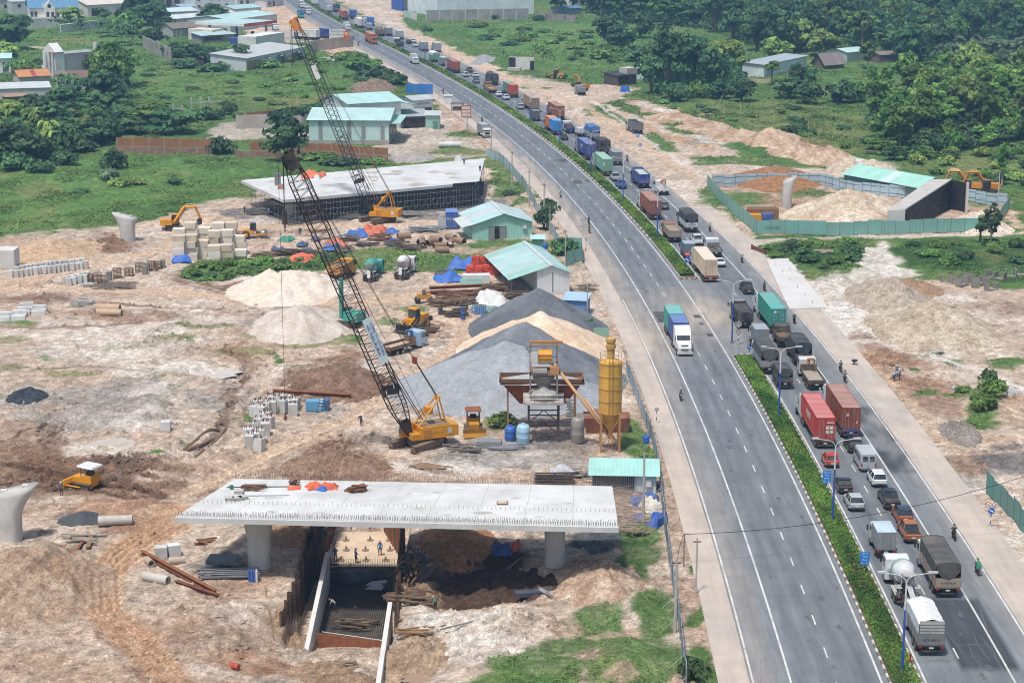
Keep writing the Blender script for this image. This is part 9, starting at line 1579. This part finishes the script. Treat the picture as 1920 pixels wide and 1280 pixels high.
V('tanker',TK,'white truck with a green side panel',818,118,canvas_truck,10,'d8dbd9','d8dbd9',2.5,3.6,near=False,side='4a9c78',boards=1.4,flap=False)
V('box_truck',TK,'tall grey truck right of the white and green truck',822,99,box_truck,8,'98a0a3','b4babb',2.4,3.5,near=False)
V('box_truck',TK,'grey truck behind a small white car, far up the road',797,97,box_truck,7,'8d9598','3f6fb0',2.4,3.5,near=False)
V('sedan',CA,'small white car far up the road, nearer of two',781,89,car,'sedan','d9dbda',near=False)
V('sedan',CA,'small white car far up the road, farther of two',777,81,car,'sedan','cfd2d2',near=False)
V('sedan',CA,'dark car beside the two small white cars',768,83,car,'suv','22262a',near=False)
V('flatbed',TK,'dark low loader truck with a white cab',752,88,flatbed,11,'3d4042','d4d6d5',None,near=False,drop='2e3032')
V('box_truck',TK,'pale grey box truck behind the low loader',752,75,box_truck,8,'a0a8ab','b9bebf',2.4,3.5,near=False)
V('box_truck',TK,'grey box truck left of the pale grey one',731,68,box_truck,8,'868e92','9ca2a4',2.4,3.4,near=False)
V('tipper',TK,'brown and grey tipper truck far up the road',716,69,dump_truck,9,'8a7058','5b6064','6d6a66',near=False,zt=2.9)
V('box_truck',TK,'small grey truck tailing the white far container',694,57,box_truck,6,'9aa2a6','9aa2a6',2.2,2.8,near=False)
V(CT_,TK,'container truck with a white container, far up the road',679,54,semi,[(.1,12.19,'d4d2c8',2.8)],'c9c9c6',False,near=False)
V(CT_,TK,'container truck with a blue container beside the white far one',697,50,semi,[(.1,6.06,'3d78b8',2.7)],'c9c9c6',False,near=False)
V(CT_,TK,'container truck with an orange container and pink roof, far up the road',648,38,semi,[(.1,12.19,'a85a3a',2.8)],'c9c9c6',False,near=False)
V(CT_,TK,'container truck with a blue container beside the orange far one',664,36,semi,[(.1,6.06,'2d62a8',2.7)],'c9c9c6',False,near=False)
V('covered_truck',TK,'dark truck ahead of the orange far container',633,24,canvas_truck,9,'4a5258','4a5258',2.5,3.8,near=False)
V('box_truck',TK,'white truck on the far bend beside the median',619,24,box_truck,7,'c2c8ca','d0d3d3',2.3,3.0,near=False)
V('bus','bus','white coach on the far bend of the road',592,11,box_truck,10,'d9dbda','d9dbda',2.5,3.4,near=False)
# ---- towards the camera
FV(CT_,TK,'white long-nosed tractor pulling a blue and a turquoise container',1284,668,17.5,semi,[(.1,6.06,'2f9c8e',2.75),(6.3,6.06,'2a5296',2.75)],'e2e4e3')
FV('box_truck',TK,'white-cab box truck parked on the left shoulder',914,259,7.0,box_truck,7.0,'8f9699','d9dbda',2.2,3.3,roof='a9b2b6',turn=6)
FV('box_truck',TK,'white light truck driving towards the camera',780,121,6.5,box_truck,6.5,'c3c8ca','d9dbda',2.2,3.3,near=False)
FV(CT_,TK,'orange truck with an orange container driving towards the camera',702,84,14.5,semi,[(.1,12.19,'a85a30',2.8)],'b4622e',False,near=False)
FV('box_truck',TK,'white and grey truck beside the far median, coming closer',653,58,7.0,box_truck,7,'b4babd','d0d2d2',2.3,3.2,near=False)
FV('covered_truck',TK,'teal and blue truck near the filling station, coming closer',566,35,8,canvas_truck,8,'2a6a9c','3f9fa8',2.4,3.4,near=False)
FV('box_truck',TK,'white-cab truck beside the teal one, coming closer',579,28,8,box_truck,8,'707880','d6d8d8',2.4,3.3,near=False)
FV('box_truck',TK,'white truck farthest along the left carriageway',567,16,8,box_truck,8,'8a9296','d9dbda',2.4,3.4,near=False)
# ---- parked or working beside the road
V('tipper',TK,'grey tipper truck with black cover on the haul road',1198,252,dump_truck,9.0,'6d747a','c2c6c6',None,'2f3338',zt=2.9,ax=4,group='vehicles on the dirt',turn=3)
V('tipper',TK,'small grey truck on the dirt near the far excavator',1092,180,dump_truck,6,'7d858a','9aa0a2',None,'6d757a',zt=2.4,ax=2,near=False,group='vehicles on the dirt')
V(CT_,TK,'white trailer parked beside the filling station wall',597,76,semi,[(.1,10,'d9d8d0',2.9)],'d9d8d0',False,near=False,group='trucks parked at the filling station',turn=38)
V(CT_,TK,'dark blue container parked behind the white trailer',621,74,semi,[(.1,6.06,'1d3a80',2.9)],'c56a3c',False,near=False,LT=6.3,group='trucks parked at the filling station',turn=30)
V('box_truck',TK,'white box truck parked left of the white trailer',577,72,box_truck,7,'d2d4d2','d6d8d8',2.4,3.4,near=False,group='trucks parked at the filling station',turn=20)
FV('box_truck',TK,'white tractor unit parked at the filling station canopy',518,58,6,box_truck,6,'6a7074','dcdedd',2.4,2.6,near=False,group='trucks parked at the filling station')
# ---- motorbikes
MBK=[(1051,370,1,'c8cacc','b9bfc4','4a4f58','d8d8d8','white scooter ridden on the left shoulder, farther one','rider in pale clothes on the white scooter'),(1104,421,1,'2b3a4a','3a5a80','23262c','2a2a2e','dark scooter in front of another at the left edge line','rider in blue on the front scooter of two'),(1105,437,1,'7a5a30','8a7a58','2a2a2a','3a3a3a','brown scooter following at the left edge line','rider in khaki on the following scooter'),
(1276,750,1,'8a9096','7a9aa8','3a3f48','c9c9c9','grey scooter alone on the left carriageway, nearest one','rider in pale blue on the lone scooter'),(831,176,1,'22262a','22262a','1a1a1e','2a2a2a','black scooter near the blue hoarding','rider in black near the blue hoarding'),(904,230,1,'22262a','2a3038','1a1a1e','2a2a2a','black scooter beside the parked box truck','rider in black beside the parked box truck'),
(1331,434,0,'2a2c30','8a8e92','2a2c30','3a3a3a','scooter right of the charcoal canvas truck','rider in grey right of the charcoal canvas truck'),(1391,492,0,'26282c','8d938a','2a2c30','b0a890','scooter right of the cream container truck','rider in sage green on the right shoulder'),(1433,545,0,'26282c','3a3e44','1d2024','26282c','scooter right of the black pickup','rider in dark grey right of the black pickup'),(1489,606,0,'1d1f22','1d1f22','1a1a1c','c9c9c9','scooter right of the turquoise container','rider in black with a white helmet'),
(1576,697,0,'2a3a38','3a5a58','23262c','1f6a58','scooter with bags right of the crane flatbed','rider in teal right of the crane flatbed'),(1584,716,0,'26282c','6a6e70','23262c','2a2c30','scooter following the one with bags','rider in grey above the rust brown container'),(1788,1010,0,'1f2124','16181b','16181b','16181b','black motorbike on the right shoulder near the prohibition signs','rider hooded in black on the right shoulder'),(1832,1075,0,'2a2c30','1d8a6c','23262c','1d8a6c','motorbike nearest the bottom on the right shoulder','rider in a bright green jacket'),
(1176,303,0,'26282c','26282c','1d1f22','2a2c30','scooter ahead of the open blue truck','rider in black ahead of the open blue truck'),(672,86,1,'26282c','26282c','1d1f22','2a2c30','far scooter beside the orange container truck','far rider beside the orange container truck'),(663,75,1,'26282c','2a2c30','1d1f22','2a2c30','farthest scooter near the billboard','farthest rider near the billboard'),(1036,205,0,'26282c','3a4048','1d1f22','2a2c30','scooter beside the blue cab','rider beside the blue cab')]
for x,y,f,c,sh,tr_,ha,lb,lp in MBK:
 p=G(x,y);motorbike(p,rhead(p.y)+(math.pi if f else 0),c,sh,tr_,ha,lb,lp,'1d8a6c' if(x,y)==(1832,1075)else None)
 # ================================================================ street furniture
BLUEP=mt('2a57a6',.5,.1,.08,1,.1)
for i in range(20):
 Y=170.5+42.7*i
 if Y>1000:break
 if 300<Y<345:continue
 p=road(2.15 if i!=3 else 1.9,Y,.1);near=('beside the white-hooded truck','beside the black saloon and silver SUV','left of the dark short canvas truck','at the near end of the crossing')
 t=thing('street_lamp','twin-armed street lamp on a blue post, '+(near[i]if i<4 else 'number %d along the median counted from the bottom'%(i+1 if i<4 else i)),'street lamp',p,rhead(Y),'street lamps in the median')
 lo=MB().cyl((0,0,0),(0,0,6.2),.13,.1,8);obj('post',lo,BLUEP,t,key='lp');obj('upper_post',MB().cyl((0,0,6.2),(0,0,8.9),.1,.07,8),WHITE,t,key='lu');obj('base',MB().box(-.25,.25,-.25,.25,0,.15),CONCD,t,key='lbs')
 for s in(-1,1):a=obj('arm',MB().path([(0,0,8.9),(s*.25,0,9.3),(s*.7,0,9.55),(s*2.4,0,9.8)],.04,6),WHITE,t,key=('arm',s));obj('lamp_head',MB().box(s*2.3-.35,s*2.3+.5 if s>0 else s*2.3+.35,-.13,.13,9.74,9.9),mt('c9ccce',.4),a,key=('lh',s))
SB=mt('1f7fd0',.5,0,.05,1,.05);SW=mt('e4e8ea',.5,0,.04,1,.05)
def post_sign(name,label,p,rz,parts,hgt,striped=True):
 t=thing(name,label,'sign',p,rz);n=max(2,int(hgt/.4))
 m=MB()
 for k in range(n):m.cyl((0,0,k*hgt/n),(0,0,(k+1)*hgt/n),.05,.05,6,(k%2)if striped else 0)
 obj('post',m,[SW,mt('2a2a2c' if striped else 'c9c9c9')],t)
 for kind,z,s,c in parts:
  if kind=='round':o=obj('disc',MB().cyl((0,-.05,z),(0,-.02,z),s,s,20),mt(c[0],.5,0,.04,1,.05),t);obj('symbol',MB().cbox((0,-.065,z),(s*1.45,.02,s*.3),Matrix.Rotation(R(c[2]),3,'Y')),mt(c[1],.5,0,.03,1,.05),o)
  elif kind=='ring':o=obj('disc',MB().cyl((c[1],-.05,z),(c[1],-.02,z),s,s,20),mt('c23a2c',.5),t);obj('face',MB().cyl((c[1],-.07,z),(c[1],-.05,z),s*.78,s*.78,20),SW,o);obj('symbol',MB().cbox((c[1],-.085,z),(s*1.3,.02,s*.16),Matrix.Rotation(R(c[0]),3,'Y')),mt('2a2c30'),o)
  elif kind=='tri':o=obj('triangle',MB().prism([(-s,z-s*.6),(s,z-s*.6),(0,z+s)],-.05,-.02,'y'),mt('c8552c',.5),t);obj('face',MB().prism([(-s*.7,z-s*.45),(s*.7,z-s*.45),(0,z+s*.68)],-.07,-.05,'y'),mt('e0b23a',.5),o);obj('symbol',MB().box(-.06,.06,-.085,-.07,z-.2,z+.2),BLACK,o)
  else:
   o=obj('board',MB().box(-s,s,-.06,-.02,z,z+c[0]),mt(c[1],.5,0,.05,1,.05),t)
   for k,tx in enumerate(c[2]):banner(o,'lettering',tx,c[0]/len(c[2])*.72,(0,-.066,z+c[0]*(1-(k+.5)/len(c[2]))),(math.pi/2,0,0),mt(c[3],.5))
 return t
LN=('Làn xe','TRÁI','PHẢI','80 - 60')
def ms(px,py):p=G(px,py);p.z=.13;return p
post_sign('lane_sign','blue lane sign on the median beside the black saloon',ms(1549,922),0,[('board',1.0,.5,(1.5,'1f7fd0',LN,'dfe8ee'))],1.2);post_sign('lane_sign','blue lane sign on the median beside the grey box truck',ms(1620,1077),0,[('board',1.0,.5,(1.4,'1f7fd0',LN,'dfe8ee'))],1.2);post_sign('warning_sign','small orange warning triangle in the median at the bottom',ms(1705,1268),0,[('tri',1.9,.32,None),('board',1.35,.28,(.22,'9a4a2c',(),'dfe8ee'))],1.7)
post_sign('keep_right_sign','no entry and blue keep right signs at the far median end',ms(1288,515),0,[('round',2.6,.5,('1f66c0','e8ecee',40)),('round',3.65,.5,('c2452c','e8ecee',0))],3.2);post_sign('keep_right_sign','blue keep right disc at the near median end',ms(1405,668),0,[('round',1.3,.38,('1f66c0','e8ecee',40))],1.1);post_sign('speed_sign','pale round sign backs on the lamp post at the crossing',ms(1384,646),math.pi,[('round',3.1,.5,('9a9690','9a9690',0)),('round',2.0,.45,('9a9690','9a9690',0))],3)
post_sign('prohibition_signs','two red-rimmed prohibition discs over a blue one on the right verge',GZ(1857,988),0,[('ring',2.75,.34,(30,-.4)),('ring',2.75,.34,(-45,.4)),('round',2.05,.38,('1f66c0','e8ecee',30))],1.8)
for x,y,lb in((1196,270,'blue disc on a striped post beside the haul road, upper'),(1200,288,'blue disc on a striped post beside the haul road, lower')):post_sign('keep_right_sign',lb,G(x,y),0,[('round',2.2,.45,('1f7fd0','e8ecee',40))],1.9)
for x,y,lb in((1231,793,'striped post with a round mirror beside the batching plant'),(1091,430,'striped delineator post on the left shoulder by the hut, upper'),(1099,466,'striped delineator post on the left shoulder by the hut, lower')):post_sign('marker_post',lb,GZ(x,y),0,[('round',2.0,.3,('a9aaa6','c4c5c2',0))],1.9)
post_sign('road_sign','small pale grid sign on the left shoulder beside the far deck',GZ(975,308),0,[('board',1.9,.8,(1.3,'b4b9ba',('|||',),'6a7074'))],2)
for i,(x,y,lb)in enumerate(((482,300,''),)):pass
for x,y,lb in((875,235,'pole'),):
 t=thing('notice_board','red and white notice boards on the yard verge','sign',GZ(874,222));obj('frame',MB().box(-1.4,1.4,-.1,.1,.4,3.8),mt('b5603c',.7),t)
 for k in(0,1,2):obj('panel',MB().box(-1.1,1.1,-.14,-.1,.7+k,1.45+k),mt('d8c9b4'),t)
for i in range(9):p=G(1425+i*14,470+i*14.5);tag(obj('marker_peg',MB().cyl((0,0,-.1),(0,0,.8),.05,.05,6),mt('b9a894'),None,p),'small peg in the row along the right shoulder','peg','pegs along the right shoulder')
tag(obj('traffic_cone',MB().lathe([(.3,0),(.3,.05),(.18,.06),(.05,.75)],n=10),mt('d8502c'),None,GZ(1098,470)),'orange traffic cone on the left shoulder by the hut','cone');t=thing('wheelbarrow','wheelbarrow with a red wheel on the right shoulder','wheelbarrow',GZ(1602,683));obj('tray',MB().lathe([(.3,.5),(.5,.8),(.46,.8)],n=10),DSTEEL,t);obj('wheel',MB().cyl((-.06,.4,.25),(.06,.4,.25),.25,.25,12),RED,t);obj('handles',MB().bar((-.25,-.7,.6),(-.2,.3,.4),.03).bar((.25,-.7,.6),(.2,.3,.4),.03),WOOD,t)
# utility poles and wires on the left verge
UP=[]
for x,y,h,lb in((1266,1185,7.6,'concrete utility pole at the hoarding, nearest one'),(1206,985,8.4,'concrete utility pole beside the flat mint-roofed hut'),(1101,602,6,'white pole beside the dark gravel pile'),(1060,503,7,'white pole between the green huts and the hoarding'),(1031,455,7,'grey pole at the hoarding beside the upper green hut'),(1020,415,8,'thin pole by the road above the upper green hut'),(992,390,8,'grey pole at the hoarding near the scaffold'),(960,350,8,'grey pole behind the far run of the hoarding'),(921,292,7.5,'white pole at the far corner of the hoarding'),(876,252,9.5,'tall pole in the roadside yard'),(1792+78,405,9,'thin dark pole inside the right end of the teal hoarding'),(1305,1110,6,'dark post beside the nearest utility pole')):
 p=GZ(x,y);t=thing('utility_pole',lb,'pole',p,0,'utility poles');obj('shaft',MB().cyl((0,0,-.4),(0,0,h),.17 if h>7.2 else.1,.11 if h>7.2 else.08,8),CONC,t);obj('cross_arm',MB().box(-.4,.4,-.05,.05,h-.5,h-.4),DSTEEL,t);UP.append(p+Vector((0,0,h-.3)))
def wire(label,a,b,sag,r_=.03):
 P_=[a.lerp(b,f)-Vector((0,0,sag*4*f*(1-f)))for f in np.linspace(0,1,17)];o_=a.copy();return tag(obj('wire',MB().path([p-o_ for p in P_],r_,5),BLACK,None,o_),label,'wire')
for i in range(2,9):wire('thin wire between the poles along the hoarding, span %s'%('near the gravel','by the lower hut','by the upper hut','above the upper hut','near the scaffold','behind the far hoarding','at the far corner')[i-2],UP[i],UP[i+1],.7,.02)
a=GZ(1282,1060)+Vector((0,0,3.6));tt=tag(obj('cable_post',MB().cyl((0,0,-.3),(0,0,3.7),.07,.06,6),CONCD,None,GZ(1282,1060)),'short post carrying the black cable over the road','post');wire('black cable hanging across both carriageways',a,G(1960,880,7.5),1.6,.035);wire('loose black cable dropping from the short post',a,GZ(1268,1080,1.5),-.6,.03)
for i,(x,y)in enumerate(((1310,225),(1342,205),(1357,222),(1388,222),(1417,233),(1450,235),(1516,245),(1560,262),(1598,270))):o=tag(obj('bamboo_pole',MB().cyl((0,0,-.2),(0,0,5),.09,.06,6),mt('b5ad8a',.8),None,GZ(x,y)),'thin pale pole standing on the right meadow','pole','pale poles on the right meadow');o.rotation_euler[1]=R((0,28,0,0,3,0,0,14,0)[i])
# puddles
WAT=mt('a89680',.12,0,.08,.3,.0,spec=.5)
def puddle(px,py,a,b,c,rz=0):
 p=G(px,py);n=26;r=random.Random(px);pts=[(a*math.cos(6.283*i/n)*r.uniform(.7,1.1),b*math.sin(6.283*i/n)*r.uniform(.7,1.1))for i in range(n)];zz=sorted(gz(p.x+x*.6,p.y+y*.6)for x,y in pts)[int(n*.6)];struct('puddle',MB().add([(x,y,0)for x,y in pts],[tuple(range(n))]),mt(c,.15,0,.1,.3,.0,spec=.5),None,loc=(p.x,p.y,zz),rz=R(rz))
puddle(205,838,3.4,4.2,'c4b4a2');puddle(405,700,4,3,'c9bcae');puddle(1300,268,5.5,6,'a98a6c',-30);puddle(1335,262,4.5,5,'c2b4a2',-30);puddle(810,872,3,1.6,'8a7460');puddle(1803,728,1.6,2,'b9aea0');puddle(1890,735,1.4,2.4,'a4a8a8');puddle(795,1245,2.2,1.8,'9a8068');puddle(560,1247,2.6,1.0,'a58a72');puddle(1850,408,6,5,'b58c66')
# ================================================================ air
hz=MB().box(-6200,6200,-3200,8200,-8,84)
ho=obj('haze',hz,None);ho['kind']='stuff';ho['label']='thin bluish humid air over the whole site'
hm_=bpy.data.materials.new('haze');hm_.use_nodes=True;N=hm_.node_tree.nodes;N.remove(N['Principled BSDF']);vp=N.new('ShaderNodeVolumePrincipled');vp.inputs['Color'].default_value=(.36,.64,1.0,1);vp.inputs['Density'].default_value=.0002;vp.inputs['Anisotropy'].default_value=.1
hm_.node_tree.links.new(vp.outputs[0],N['Material Output'].inputs['Volume']);ho.data.materials.clear();ho.data.materials.append(hm_)
